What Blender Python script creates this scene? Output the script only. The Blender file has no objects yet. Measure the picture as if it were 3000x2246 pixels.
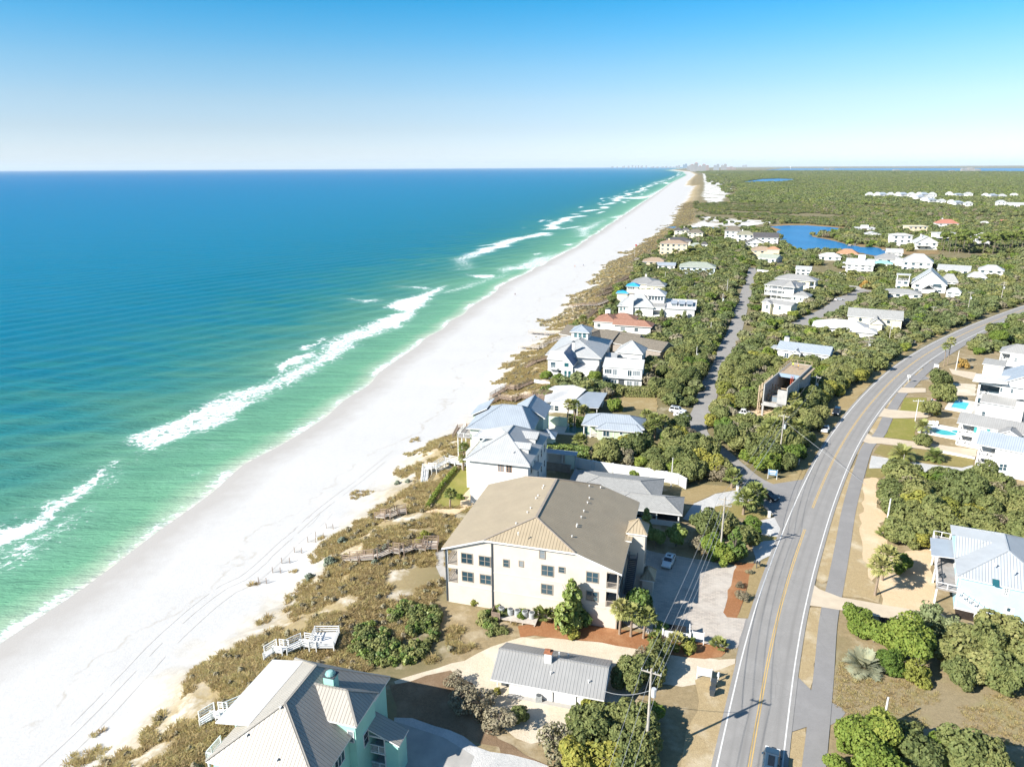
import bpy, bmesh, math, random
import numpy as np
from mathutils import Matrix, Vector
random.seed(7); rng = np.random.default_rng(7)
sc = bpy.context.scene; col = sc.collection
R = math.radians
# ---------------------------------------------------------------- camera
FPX = 2081.0; CH = 68.0; PIT = math.atan(633.0/FPX); ROL = -0.0055
_X = np.array([1, 0, 0.]); _U = np.array([0, math.sin(PIT), math.cos(PIT)]); CF = np.array([0, math.cos(PIT), -math.sin(PIT)])
CR = math.cos(ROL)*_X + math.sin(ROL)*_U; CU = -math.sin(ROL)*_X + math.cos(ROL)*_U
CAM = np.array([0, 0, CH])
cd = bpy.data.cameras.new('camera'); cam = bpy.data.objects.new('camera', cd); col.objects.link(cam)
mw = Matrix.Identity(4)
for i in range(3):
    mw[i][0] = CR[i]; mw[i][1] = CU[i]; mw[i][2] = -CF[i]; mw[i][3] = CAM[i]
cam.matrix_world = mw
cd.sensor_fit = 'HORIZONTAL'; cd.sensor_width = 36.0; cd.lens = 36.0*FPX/3000.0
cd.clip_start = 1.0; cd.clip_end = 90000.0
sc.camera = cam
# ---------------------------------------------------------------- light
SUN_EL = 32.3; SHADOW_AZ = 62.2                      # the shadows run this way (clockwise from +Y)
SUN_AZ = SHADOW_AZ + 180
w = bpy.data.worlds.new('World'); sc.world = w; w.use_nodes = True
nt = w.node_tree; nt.nodes.clear()
out = nt.nodes.new('ShaderNodeOutputWorld'); bg = nt.nodes.new('ShaderNodeBackground')
sky = nt.nodes.new('ShaderNodeTexSky'); sky.sky_type = 'NISHITA'; sky.sun_disc = False
sky.sun_elevation = R(SUN_EL); sky.sun_rotation = R(SUN_AZ); sky.air_density = 1.0; sky.dust_density = 0.3; sky.ozone_density = 2.0
geo = nt.nodes.new('ShaderNodeTexCoord'); sep = nt.nodes.new('ShaderNodeSeparateXYZ'); rmp = nt.nodes.new('ShaderNodeValToRGB')
mul = nt.nodes.new('ShaderNodeMixRGB'); mul.blend_type = 'MULTIPLY'; mul.inputs[0].default_value = 1.0
nt.links.new(geo.outputs['Generated'], sep.inputs[0]); nt.links.new(sep.outputs['Z'], rmp.inputs[0])
cr = rmp.color_ramp
SKYR = [(0.0, (0.72, 0.88, 1.37)), (0.022, (0.66, 0.76, 1.10)), (0.048, (0.60, 0.67, 0.89)), (0.081, (0.58, 0.68, 0.83)), (0.122, (0.44, 0.68, 0.83)), (0.161, (0.25, 0.66, 0.86)), (0.198, (0.10, 0.62, 0.86)), (0.4, (0.30, 0.58, 0.72)), (1.0, (0.60, 0.78, 0.88))]
cr.elements[0].position = 0.0; cr.elements[0].color = (*SKYR[0][1], 1)
cr.elements[1].position = 1.0; cr.elements[1].color = (*SKYR[-1][1], 1)
for pos, c in SKYR[1:-1]:
    e = cr.elements.new(pos); e.color = (*c, 1)
nt.links.new(sky.outputs[0], mul.inputs[1]); nt.links.new(rmp.outputs[0], mul.inputs[2])
nt.links.new(mul.outputs[0], bg.inputs[0]); bg.inputs[1].default_value = 0.09
nt.links.new(bg.outputs[0], out.inputs[0])
sd = bpy.data.lights.new('sun', 'SUN'); sd.energy = 5.0; sd.angle = R(0.5); sd.color = (1.0, 0.95, 0.87)
so = bpy.data.objects.new('sun', sd); col.objects.link(so)
_sv = Vector((math.sin(R(SUN_AZ))*math.cos(R(SUN_EL)), math.cos(R(SUN_AZ))*math.cos(R(SUN_EL)), math.sin(R(SUN_EL))))
so.rotation_euler = _sv.to_track_quat('Z', 'Y').to_euler()
sc.view_settings.view_transform = 'Standard'; sc.view_settings.look = 'None'
sc.view_settings.exposure = 1.08; sc.view_settings.gamma = 1.0
sc.cycles.max_bounces = 6; sc.cycles.diffuse_bounces = 2; sc.cycles.glossy_bounces = 2; sc.cycles.transparent_max_bounces = 6
sc.cycles.transmission_bounces = 2; sc.cycles.caustics_reflective = False; sc.cycles.caustics_refractive = False
sc.cycles.use_denoising = True

# ---------------------------------------------------------------- helpers
def G(px, py, z=0.0):                                # the point of the plane at height z seen at a photo pixel
    d = (px-1500)*CR + (1123-py)*CU + FPX*CF
    return CAM + (z-CH)/d[2]*d
def proj(P):
    q = np.asarray(P, float) - CAM
    k = q @ CF
    return 1500+FPX*(q @ CR)/k, 1123-FPX*(q @ CU)/k
def hgt(B, py):                                      # height above the base point B that reaches photo row py
    lo, hi = -5.0, 400.0
    for _ in range(40):
        m = (lo+hi)/2
        if proj((B[0], B[1], B[2]+m))[1] > py: lo = m
        else: hi = m
    return m
def tag(o, label=None, cat=None, group=None, kind=None):
    if label: o['label'] = label
    if cat: o['category'] = cat
    if group: o['group'] = group
    if kind: o['kind'] = kind
    return o
def empty(name, loc=(0, 0, 0), rz=0.0, label=None, cat=None, group=None):
    o = bpy.data.objects.new(name, None); col.objects.link(o)
    o.location = loc; o.rotation_euler = (0, 0, rz); o.empty_display_size = 0.5
    return tag(o, label, cat, group)
def copy_tree(o, parent=None):
    c = o.copy(); col.objects.link(c)
    if parent: c.parent = parent
    for ch in o.children: copy_tree(ch, c)
    return c

class MB:
    """collects faces and links them as one mesh object"""
    def __init__(s): s.v = []; s.f = []; s.uv = []; s.mi = []; s.sm = []
    def face(s, pts, mi=0, uv=None, smooth=False):
        i = len(s.v); s.v += [tuple(map(float, p)) for p in pts]; s.f.append(tuple(range(i, i+len(pts)))); s.mi.append(mi); s.sm.append(smooth)
        if uv is None:
            a = np.array(pts[0], float); b = np.array(pts[1], float); c = np.array(pts[-1], float)
            n = np.cross(b-a, c-a); l = np.linalg.norm(n)
            n = n/l if l > 1e-9 else np.array([0, 0, 1.])
            e = np.cross([0, 0, 1.], n)
            if np.linalg.norm(e) < 1e-4: e = np.array([1., 0, 0])
            e /= np.linalg.norm(e); t = np.cross(n, e)
            uv = [(float(np.dot(p, e)), float(np.dot(p, t))) for p in map(np.array, pts)]
        s.uv += uv
    def box(s, x0, y0, z0, x1, y1, z1, mi=0):
        a = [(x0, y0, z0), (x1, y0, z0), (x1, y1, z0), (x0, y1, z0), (x0, y0, z1), (x1, y0, z1), (x1, y1, z1), (x0, y1, z1)]
        for q in ((0, 1, 5, 4), (1, 2, 6, 5), (2, 3, 7, 6), (3, 0, 4, 7), (4, 5, 6, 7), (3, 2, 1, 0)): s.face([a[k] for k in q], mi)
    def bar(s, p, q, wd, ht=None, mi=0):             # a square bar from p to q
        p = np.array(p, float); q = np.array(q, float); ht = ht or wd
        d = q-p; L = np.linalg.norm(d)
        if L < 1e-6: return
        d /= L; u = np.array([0, 0, 1.]) if abs(d[2]) < .95 else np.array([1., 0, 0])
        e = np.cross(d, u); e /= np.linalg.norm(e); u = np.cross(e, d)
        e *= wd/2; u *= ht/2
        a = [p-e-u, p+e-u, p+e+u, p-e+u]; b = [q-e-u, q+e-u, q+e+u, q-e+u]
        for k in range(4): s.face([a[k], a[(k+1) % 4], b[(k+1) % 4], b[k]], mi)
        s.face(a[::-1], mi); s.face(b, mi)
    def tube(s, pts, rad, n=8, mi=0, cap=True):      # a round tube through points, radius per point
        pts = [np.array(p, float) for p in pts]
        if not hasattr(rad, '__len__'): rad = [rad]*len(pts)
        rings = []
        for k, p in enumerate(pts):
            d = pts[min(k+1, len(pts)-1)]-pts[max(k-1, 0)]; d /= np.linalg.norm(d)+1e-9
            u = np.array([0, 0, 1.]) if abs(d[2]) < .9 else np.array([1., 0, 0])
            e = np.cross(d, u); e /= np.linalg.norm(e); u = np.cross(e, d)
            rings.append([p+rad[k]*(math.cos(a)*e+math.sin(a)*u) for a in np.arange(n)*2*math.pi/n])
        for k in range(len(rings)-1):
            for j in range(n):
                s.face([rings[k][j], rings[k+1][j], rings[k+1][(j+1) % n], rings[k][(j+1) % n]], mi, smooth=True)
        if cap: s.face(rings[-1][::-1] if False else rings[-1], mi); s.face(rings[0][::-1], mi)
    def ball(s, c, r, nu=10, nv=6, mi=0, sq=(1, 1, 1)):
        P = lambda i, j: (c[0]+r*sq[0]*math.sin(math.pi*j/nv)*math.cos(2*math.pi*i/nu), c[1]+r*sq[1]*math.sin(math.pi*j/nv)*math.sin(2*math.pi*i/nu), c[2]+r*sq[2]*math.cos(math.pi*j/nv))
        for i in range(nu):
            for j in range(nv):
                q = [P(i, j), P(i, j+1), P(i+1, j+1), P(i+1, j)]
                if j == 0: q = [q[0], q[1], q[2]]
                elif j == nv-1: q = [q[0], q[1], q[3]]
                s.face(q, mi, smooth=True)
    def mesh(s, name, mats):
        me = bpy.data.meshes.new(name); me.from_pydata(s.v, [], s.f)
        for m in (mats if isinstance(mats, (list, tuple)) else [mats]): me.materials.append(m)
        uvl = me.uv_layers.new(name='UVMap'); uvl.data.foreach_set('uv', np.array(s.uv, 'f').ravel())
        me.polygons.foreach_set('material_index', s.mi); me.polygons.foreach_set('use_smooth', s.sm)
        me.update(); return me
    def build(s, name, mats, parent=None, kind=None):
        o = bpy.data.objects.new(name, s.mesh(name, mats)); col.objects.link(o)
        if parent: o.parent = parent
        if kind: o['kind'] = kind
        return o

def np_mesh(name, verts, quads, mats, attrs=None, smooth=True, tris=False):
    me = bpy.data.meshes.new(name); k = quads.shape[1]
    me.vertices.add(len(verts)); me.vertices.foreach_set('co', np.asarray(verts, 'f').ravel())
    me.loops.add(quads.size); me.loops.foreach_set('vertex_index', quads.astype('i').ravel())
    me.polygons.add(len(quads)); me.polygons.foreach_set('loop_start', np.arange(len(quads), dtype='i')*k)
    me.polygons.foreach_set('loop_total', np.full(len(quads), k, 'i'))
    me.polygons.foreach_set('use_smooth', np.full(len(quads), smooth))
    for m in (mats if isinstance(mats, (list, tuple)) else [mats]): me.materials.append(m)
    for a, val in (attrs or {}).items():
        at = me.attributes.new(a, 'FLOAT', 'POINT'); at.data.foreach_set('value', np.asarray(val, 'f').ravel())
    me.update(calc_edges=True); return me
def link(name, me, parent=None):
    o = bpy.data.objects.new(name, me); col.objects.link(o)
    if parent: o.parent = parent
    return o

# ---------------------------------------------------------------- materials
class NT:
    """small node-building helper"""
    def __init__(s, name):
        s.m = bpy.data.materials.new(name); s.m.use_nodes = True; s.t = s.m.node_tree; s.t.nodes.clear()
        s.o = s.n('ShaderNodeOutputMaterial'); s.b = s.n('ShaderNodeBsdfPrincipled'); s.l(s.b.outputs[0], s.o.inputs[0])
    def n(s, typ, **kw):
        x = s.t.nodes.new(typ)
        for k, v in kw.items(): setattr(x, k, v)
        return x
    def l(s, a, b): s.t.links.new(a, b)
    def put(s, sock, v):
        if hasattr(v, 'is_output'): s.l(v, sock)
        elif isinstance(v, (tuple, list)) and len(v) == 3 and len(sock.default_value) == 4: sock.default_value = (*v, 1)
        else: sock.default_value = v
    def math(s, op, a, b=0.0, clamp=False):
        x = s.n('ShaderNodeMath', operation=op, use_clamp=clamp); s.put(x.inputs[0], a); s.put(x.inputs[1], b); return x.outputs[0]
    def mix(s, f, a, b, mode='MIX'):
        x = s.n('ShaderNodeMixRGB', blend_type=mode); s.put(x.inputs[0], f); s.put(x.inputs[1], a); s.put(x.inputs[2], b); return x.outputs[0]
    def noise(s, scale, detail=4, rough=.55, vec=None, dist=0.0):
        x = s.n('ShaderNodeTexNoise'); x.inputs['Scale'].default_value = scale; x.inputs['Detail'].default_value = detail
        x.inputs['Roughness'].default_value = rough; x.inputs['Distortion'].default_value = dist
        if vec is not None: s.l(vec, x.inputs['Vector'])
        return x.outputs['Fac']
    def obj(s): return s.n('ShaderNodeTexCoord').outputs['Object']
    def pos(s): return s.n('ShaderNodeNewGeometry').outputs['Position']
    def scl(s, vec, sx, sy, sz, rz=0.0):
        x = s.n('ShaderNodeMapping'); s.l(vec, x.inputs[0]); x.inputs['Scale'].default_value = (sx, sy, sz); x.inputs['Rotation'].default_value = (0, 0, rz); return x.outputs[0]
    def ramp(s, f, stops):
        x = s.n('ShaderNodeValToRGB'); s.put(x.inputs[0], f); e = x.color_ramp.elements
        for k, (p, c) in enumerate(stops):
            if k < 2: e[k].position = p
            else: e.new(p)
        for k, (p, c) in enumerate(stops):
            e[k].position = p; e[k].color = (*c, 1) if len(c) == 3 else c
        return x.outputs[0]
    def attr(s, name): return s.n('ShaderNodeAttribute', attribute_name=name).outputs['Fac']
    def rnd(s): return s.n('ShaderNodeObjectInfo').outputs['Random']
    def step(s, v, lo, hi):                          # 0 at lo, 1 at hi
        x = s.n('ShaderNodeMapRange', clamp=True); s.put(x.inputs[0], v); x.inputs[1].default_value = lo; x.inputs[2].default_value = hi; return x.outputs[0]
    def bump(s, h, strength=.3, dist=.1, nrm=None):
        x = s.n('ShaderNodeBump'); x.inputs['Strength'].default_value = strength; x.inputs['Distance'].default_value = dist; s.l(h, x.inputs['Height'])
        if nrm is not None: s.l(nrm, x.inputs['Normal'])
        s.l(x.outputs[0], s.b.inputs['Normal']); return x.outputs[0]
    def fin(s, colr, rough=.8, spec=.2, metal=0.0):
        s.put(s.b.inputs['Base Color'], colr); s.put(s.b.inputs['Roughness'], rough); s.put(s.b.inputs['Specular IOR Level'], spec); s.b.inputs['Metallic'].default_value = metal
        return s.m
_mats = {}
def M(name, c1, c2=None, scale=1.0, rough=.8, spec=.2, bump=0.0, metal=0.0, detail=5, lo=.35, hi=.65, world=True):
    """plain material: c1 with irregular drifts towards c2"""
    if name in _mats: return _mats[name]
    t = NT(name); c = c1
    if c2 is not None:
        nz = t.noise(scale, detail, .6, t.pos() if world else t.obj()); c = t.mix(t.step(nz, lo, hi), c1, c2)
    if bump: t.bump(t.noise(scale*4, 4, .6, t.pos() if world else t.obj()), bump, .05)
    _mats[name] = t.fin(c, rough, spec, metal); return _mats[name]
def Mseam(name, c1, c2, pitch=.45, width=.16, rough=.45, spec=.35, dirt=.25):
    """standing-seam metal: a narrow raised rib every `pitch` metres along the eave (UV in metres)"""
    if name in _mats: return _mats[name]
    t = NT(name); uv = t.n('ShaderNodeUVMap').outputs[0]; sp = t.n('ShaderNodeSeparateXYZ'); t.l(uv, sp.inputs[0])
    fr = t.math('FRACT', t.math('DIVIDE', sp.outputs['X'], pitch)); tri = t.math('ABSOLUTE', t.math('SUBTRACT', fr, .5))
    rib = t.step(tri, .5-width, .5-width*.5)
    pan = t.n('ShaderNodeTexWhiteNoise', noise_dimensions='1D'); t.l(t.math('FLOOR', t.math('DIVIDE', sp.outputs['X'], pitch)), pan.inputs['W'])
    nz = t.noise(.35, 5, .65, t.pos())
    c = t.mix(t.step(nz, .35, .7), c1, tuple(.86*a for a in c1)); c = t.mix(t.math('MULTIPLY', pan.outputs[0], .12), c, tuple(.7*a for a in c1))
    c = t.mix(t.math('MULTIPLY', rib, .75), c, c2)
    t.bump(rib, .9, .05); _mats[name] = t.fin(c, rough, spec); return _mats[name]
def Mshingle(name, c1, c2, tile=.28, rough=.9):
    """shingle or tile courses (UV in metres)"""
    if name in _mats: return _mats[name]
    t = NT(name); uv = t.n('ShaderNodeUVMap').outputs[0]
    br = t.n('ShaderNodeTexBrick'); t.l(uv, br.inputs['Vector']); br.inputs['Scale'].default_value = 1.0; br.inputs['Brick Width'].default_value = tile*1.6; br.inputs['Row Height'].default_value = tile
    br.inputs['Mortar Size'].default_value = .025; br.inputs['Color1'].default_value = (*c1, 1); br.inputs['Color2'].default_value = (*c2, 1); br.inputs['Mortar'].default_value = (*(.6*a for a in c2), 1)
    nz = t.noise(.5, 6, .7, t.pos()); c = t.mix(t.math('MULTIPLY', t.step(nz, .3, .75), .35), br.outputs[0], tuple(.65*a for a in c1))
    t.bump(br.outputs['Fac'], .5, .03); _mats[name] = t.fin(c, rough, .15); return _mats[name]
def Mlap(name, c1, pitch=.18, rough=.6):
    """lapped board siding: a fine step every `pitch` metres of height"""
    if name in _mats: return _mats[name]
    t = NT(name); sp = t.n('ShaderNodeSeparateXYZ'); t.l(t.pos(), sp.inputs[0])
    fr = t.math('FRACT', t.math('DIVIDE', sp.outputs['Z'], pitch)); nz = t.noise(.6, 5, .6, t.pos())
    c = t.mix(t.step(nz, .4, .75), c1, tuple(.9*a for a in c1)); c = t.mix(t.math('MULTIPLY', t.step(fr, .16, .0), .3), c, tuple(.5*a for a in c1))
    t.bump(fr, .3, .03); _mats[name] = t.fin(c, rough, .2); return _mats[name]
# ================================================================ ground, water, roads
from mathutils.geometry import delaunay_2d_cdt
def _hash(ix, iy, seed):
    h = np.sin(ix*127.1+iy*311.7+seed*74.7)*43758.5453
    return h-np.floor(h)
def vnoise(x, y, seed=0):
    ix = np.floor(x); iy = np.floor(y); fx = x-ix; fy = y-iy; fx = fx*fx*(3-2*fx); fy = fy*fy*(3-2*fy)
    return (_hash(ix, iy, seed)*(1-fx)+_hash(ix+1, iy, seed)*fx)*(1-fy)+(_hash(ix, iy+1, seed)*(1-fx)+_hash(ix+1, iy+1, seed)*fx)*fy
def fbm(x, y, sc_, octv=3, seed=0):
    s = 0; a = .5; t = 0
    for k in range(octv):
        s = s+a*vnoise(x/sc_*2**k+17*k, y/sc_*2**k+9*k, seed+k); t += a; a *= .5
    return s/t
def inpoly(x, y, poly):
    poly = np.asarray(poly)[:, :2]; r = np.zeros(x.shape, bool); n = len(poly)
    for i in range(n):
        (x1, y1), (x2, y2) = poly[i], poly[(i+1) % n]
        c = ((y1 > y) != (y2 > y)); r ^= c & (x < (x2-x1)*(y-y1)/((y2-y1) if y2 != y1 else 1e-9)+x1)
    return r
def polydist(x, y, poly):                            # signed: positive inside
    poly = np.asarray(poly)[:, :2]; d = np.full(x.shape, 1e9); n = len(poly)
    for i in range(n):
        a = poly[i]; b = poly[(i+1) % n]; e = b-a; L = e@e+1e-9
        t = np.clip(((x-a[0])*e[0]+(y-a[1])*e[1])/L, 0, 1); d = np.minimum(d, np.hypot(x-a[0]-t*e[0], y-a[1]-t*e[1]))
    return np.where(inpoly(x, y, poly), d, -d)
SEA = -8.0
_a = R(14.3); DU = np.array([math.sin(_a), math.cos(_a)]); DV = np.array([math.cos(_a), -math.sin(_a)])
def uv_of(P): return P[..., 0]*DU[0]+P[..., 1]*DU[1], P[..., 0]*DV[0]+P[..., 1]*DV[1]
def xy_of(u, v): return u*DU[0]+v*DV[0], u*DU[1]+v*DV[1]
def _line(px, z):
    P = np.array([G(*q, z) for q in px]); return uv_of(P)
_su, _sv = _line([(0, 1878), (380, 1614), (732, 1356), (949, 1220), (1180, 1044), (1465, 841), (1695, 719), (1899, 583), (1966, 536), (2012, 513.5), (2003, 504), (1960, 499)], SEA)
_tu, _tv = _line([(312, 2210), (515, 2007), (705, 1831), (868, 1668), (990, 1505), (1153, 1356), (1302, 1248), (1438, 1126), (1560, 990), (1682, 868), (1804, 760), (1953, 665), (2034, 542)], -5.5)
def vs(u): return np.interp(u, _su, _sv)+1.4*(vnoise(u/19., u*0, 3)-.5)*2*np.clip(u/60, 0, 1)
def vt(u): return np.where(u > 2900, vs(u)+70, np.interp(u, _tu, _tv))+(fbm(u, u*0, 24., 3, 5)-.5)*14
def land_z(x, y):
    u = x*DU[0]+y*DU[1]; v = x*DV[0]+y*DV[1]; s = vs(u); t = vt(u); W = 22+6*(vnoise(u/40., u*0, 8)-.5)
    ds = v-s; z = np.where(ds < 0, SEA+np.maximum(ds*.05, -3), SEA+2.5*np.clip(ds/np.maximum(t-s, 5), 0, 1.2)**.9)
    q = np.clip((v-t+2)/(W+2), 0, 1); sm = q*q*(3-2*q)
    zz = z*(1-sm); bump = np.sin(np.pi*np.clip(q*1.02, 0, 1))
    zz = zz+bump*((fbm(x, y, 9., 3, 11)-.5)*1.7+(fbm(x, y, 3., 2, 12)-.5)*.5)
    return np.where(q >= 1, 0.0, zz)
def ground_at(px, py):                               # the point of the terrain seen at a photo pixel
    z = 0.0
    for _ in range(14):
        g = G(px, py, z); z = .5*z+.5*float(land_z(np.array(g[0]), np.array(g[1])))
    return np.array([g[0], g[1], float(land_z(np.array(g[0]), np.array(g[1])))])
# ---- terrain mesh
def _grow(a, b, step, rate):
    r = [a]
    while r[-1] < b: r.append(r[-1]+max(step, abs(r[-1]-a)*rate))
    return np.array(r)
_ud = np.concatenate([np.arange(20, 210, 1.0), 210+_grow(0, 60000, 1.0, .006)])
_dd = np.concatenate([-_grow(2, 40, 2, .2)[::-1], np.arange(0, 95, 1.0), 95+_grow(0, 60000, 1.5, .035)])
UU, DD = np.meshgrid(_ud, _dd, indexing='ij'); VV = vs(UU)+DD
TX, TY = xy_of(UU, VV); TZ = land_z(TX, TY)
nu, nd = UU.shape; idx = np.arange(nu*nd).reshape(nu, nd)
def _quads(idx): return np.stack([idx[:-1, :-1], idx[:-1, 1:], idx[1:, 1:], idx[1:, :-1]], -1).reshape(-1, 4)[:, ::-1]
def gpx(poly, z=0.0): return [G(*q, z)[:2] for q in poly]
def zone(X, Y, poly, soft):                          # 0..1 mask of a polygon with a soft edge
    m = np.zeros(X.shape); p = np.array(poly); lo = p.min(0)-soft; hi = p.max(0)+soft
    k = (X > lo[0]) & (X < hi[0]) & (Y > lo[1]) & (Y < hi[1])
    m[k] = np.clip(polydist(X[k], Y[k], p)/soft*.5+.5, 0, 1); return m
def q8(*pts): return [(1750+x/3.403, 450+y/3.403) for x, y in pts]
DUNE_FAR = gpx(q8((930, 195), (1030, 220), (1010, 350), (965, 420), (925, 520), (885, 640), (960, 660), (1300, 750), (900, 752), (700, 725), (640, 680), (720, 620), (760, 540), (790, 450), (920, 350), (955, 270)))
SAND_FAR = [gpx(q8((1030, 195), (1250, 205), (1330, 250), (1420, 360), (1330, 490), (985, 500), (960, 420), (1010, 330))), gpx(q8((900, 560), (960, 540), (1160, 620), (1450, 640), (1985, 680), (1720, 725), (1400, 790), (1050, 770), (690, 742), (900, 660))),
            gpx(q8((1060, 800), (1250, 780), (1260, 830), (1090, 830)))]
a_t = (VV-vt(UU))/24.0
a_sand = np.zeros(UU.shape); a_dune = np.zeros(UU.shape); a_tan = np.zeros(UU.shape)
for p in SAND_FAR: a_sand = np.maximum(a_sand, zone(TX, TY, p, 25.))
a_dune = zone(TX, TY, DUNE_FAR, 30.)
# open dry ground on the landward side of the highway and round the near yards
TAN = [gpx([(2105, 2300), (2290, 2300), (2330, 1960), (2400, 1560), (2520, 1290), (2700, 1080), (2800, 1030), (3000, 930), (3300, 930), (3300, 2300)]),
       gpx([(1140, 1995), (1260, 1970), (1330, 1900), (1180, 1760), (1310, 1760), (1810, 1830), (1900, 1500), (2060, 1430), (2280, 1415), (2200, 1800), (2120, 2300), (1160, 2300)])]
for p in TAN: a_tan = np.maximum(a_tan, zone(TX, TY, p, 1.5))
t = NT('sand_and_soil'); P = t.pos(); n1 = t.noise(.22, 6, .65, P); n2 = t.noise(1.4, 5, .65, P); n3 = t.noise(.035, 5, .6, P); n4 = t.noise(.012, 6, .65, P)
ds = t.attr('ds'); tt = t.attr('tt')
dry = t.mix(t.step(n2, .3, .8), (.520, .513, .500), (.455, .447, .432))
wet = t.step(t.math('ADD', ds, t.math('MULTIPLY', t.math('SUBTRACT', n1, .5), 10.0)), 13.0, 3.5)
sp_ = t.noise(2.3, 5, .8, P); band = t.math('MULTIPLY', t.step(tt, -1.5, -.2), t.step(sp_, .60, .70)); dry = t.mix(t.math('MULTIPLY', band, .55), dry, (.30, .26, .20)); wk = t.math('ABSOLUTE', t.math('SUBTRACT', t.math('ADD', tt, t.math('MULTIPLY', t.math('SUBTRACT', n3, .5), 1.6)), -.55)); dry = t.mix(t.math('MULTIPLY', t.math('MULTIPLY', t.step(wk, .035, .0), t.step(n1, .42, .6)), .5), dry, (.30, .25, .18)); dry = t.mix(t.math('MULTIPLY', t.step(t.noise(.09, 5, .7, t.scl(P, 2.2, .5, 1, R(14))), .45, .72), .5), dry, (.46, .45, .435))
sand = t.mix(wet, dry, (.385, .365, .342))
wr = t.math('ADD', ds, t.math('MULTIPLY', t.math('SUBTRACT', t.noise(.12, 4, .6, P), .5), 6.0))
cover = t.step(t.math('ADD', tt, t.math('ADD', t.math('MULTIPLY', t.math('SUBTRACT', n1, .5), .9), t.math('MULTIPLY', t.math('SUBTRACT', n3, .5), .9))), .0, .5)
litter = t.mix(t.step(n2, .35, .7), (.36, .285, .155), (.26, .20, .11)); pale = t.mix(t.step(n1, .5, .68), litter, (.60, .55, .47))
floor_ = t.mix(t.step(n2, .3, .7), (.15, .135, .065), (.22, .18, .10)); floor_ = t.mix(t.step(n1, .55, .68), floor_, (.36, .31, .22))
inl = t.mix(t.step(tt, .95, 1.35), pale, floor_)
n5 = t.noise(5.5, 4, .75, P); tan = t.mix(t.step(n2, .3, .72), (.33, .255, .145), (.225, .175, .10)); tan = t.mix(t.math('MULTIPLY', t.step(n5, .52, .7), .6), tan, (.12, .095, .055)); tan = t.mix(t.step(n1, .52, .72), tan, (.44, .37, .26)); tan = t.mix(t.step(n3, .55, .7), tan, (.20, .17, .085))
inl = t.mix(t.attr('tan'), inl, tan)
dn = t.mix(t.step(n4, .35, .7), (.30, .235, .13), (.23, .18, .10)); inl = t.mix(t.attr('dune'), inl, dn)
ws = t.step(t.math('SUBTRACT', t.math('MULTIPLY', t.attr('wsand'), .535), t.math('ADD', t.math('MULTIPLY', t.noise(.022, 6, .75, P), .7), t.math('MULTIPLY', n1, .3))), -.02, .05); inl = t.mix(ws, inl, (.70, .69, .66))
c = t.mix(cover, sand, inl)
t.bump(t.mix(.5, t.noise(3.0, 5, .7, P), n1), .35, .25)
M_ground = t.fin(c, .9, .12)
ground = link('ground', np_mesh('ground', np.stack([TX, TY, TZ], -1).reshape(-1, 3), _quads(idx), M_ground,
    {'ds': DD, 'tt': a_t, 'tan': a_tan, 'dune': a_dune, 'wsand': a_sand})); ground['kind'] = 'structure'
# ---- sea
_us = np.concatenate([np.arange(20, 230, 1.1), 230+_grow(0, 70000, 1.2, .006)])
_ds = np.concatenate([-np.array([3, 2, 1.]), np.arange(0, 130, 1.0), 130+_grow(0, 70000, 1.2, .02)])
U2, D2 = np.meshgrid(_us, _ds, indexing='ij'); V2 = vs(U2)-D2; SX, SY = xy_of(U2, V2)
FOAM = []
def fo(ox, oy, s, val, pts, soft=2.0): FOAM.append((gpx([(ox+x/s, oy+y/s) for x, y in pts], SEA), val, soft))
A = (0, 1200, 2.458); B_ = (700, 700, 2.458); C_ = (1500, 450, 3.687)
fo(*A, 1.0, [(-60, 870), (0, 850), (220, 780), (480, 610), (640, 470), (800, 385), (850, 360), (800, 420), (720, 500), (560, 640), (400, 770), (300, 850), (120, 960), (-60, 1040)])
fo(*A, .70, [(-60, 1040), (150, 950), (330, 860), (500, 740), (720, 660), (640, 780), (500, 920), (330, 1060), (150, 1130), (-60, 1190)], 4)
fo(*A, .6, [(620, 480), (780, 390), (900, 370), (960, 380), (900, 430), (840, 560), (720, 560), (600, 600)], 4)
fo(*A, .45, [(30, 800), (60, 720), (220, 700), (400, 620), (420, 640), (250, 720), (150, 760)], 3)
fo(*A, .82, [(930, 200), (1100, 130), (1250, 80), (1400, 0), (1560, -80), (1900, -80), (1750, 10), (1700, 50), (1500, 140), (1250, 230), (1050, 325), (980, 320), (930, 230)], 2)
fo(*A, .5, [(1530, 240), (1600, 222), (1660, 240), (1650, 265), (1560, 270)], 3); fo(*A, .45, [(1080, 330), (1200, 270), (1330, 270), (1300, 310), (1100, 350)], 3)
fo(*A, .95, [(1340, 490), (1390, 470), (1425, 462), (1420, 490)], 1)
fo(*B_, .80, [(0, 1080), (200, 1020), (300, 960), (450, 880), (550, 800), (680, 700), (830, 650), (1000, 580), (1200, 500), (1300, 400), (1480, 335), (1490, 345), (1400, 430), (1290, 520), (1200, 610), (1080, 670), (900, 730), (760, 850), (600, 930), (480, 1020), (200, 1130), (70, 1200), (-140, 1260), (-140, 1120)], 4)
fo(*B_, 1.0, [(430, 780), (520, 760), (610, 705), (620, 715), (560, 770), (480, 805), (430, 800)], 2)
fo(*B_, 1.0, [(300, 890), (400, 850), (550, 800), (540, 830), (440, 890), (310, 960), (200, 1030), (180, 1030), (250, 980), (300, 930)], 2)
fo(*B_, 1.0, [(1050, 490), (1180, 430), (1350, 380), (1490, 330), (1400, 420), (1280, 520), (1200, 610), (1150, 640), (1000, 660), (1000, 580), (1130, 540), (1180, 520)], 3)
fo(*B_, .8, [(750, 430), (1030, 440), (1000, 455), (900, 460)], 3); fo(*B_, .7, [(1110, 340), (1370, 345), (1380, 365), (1250, 360)], 3)
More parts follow.
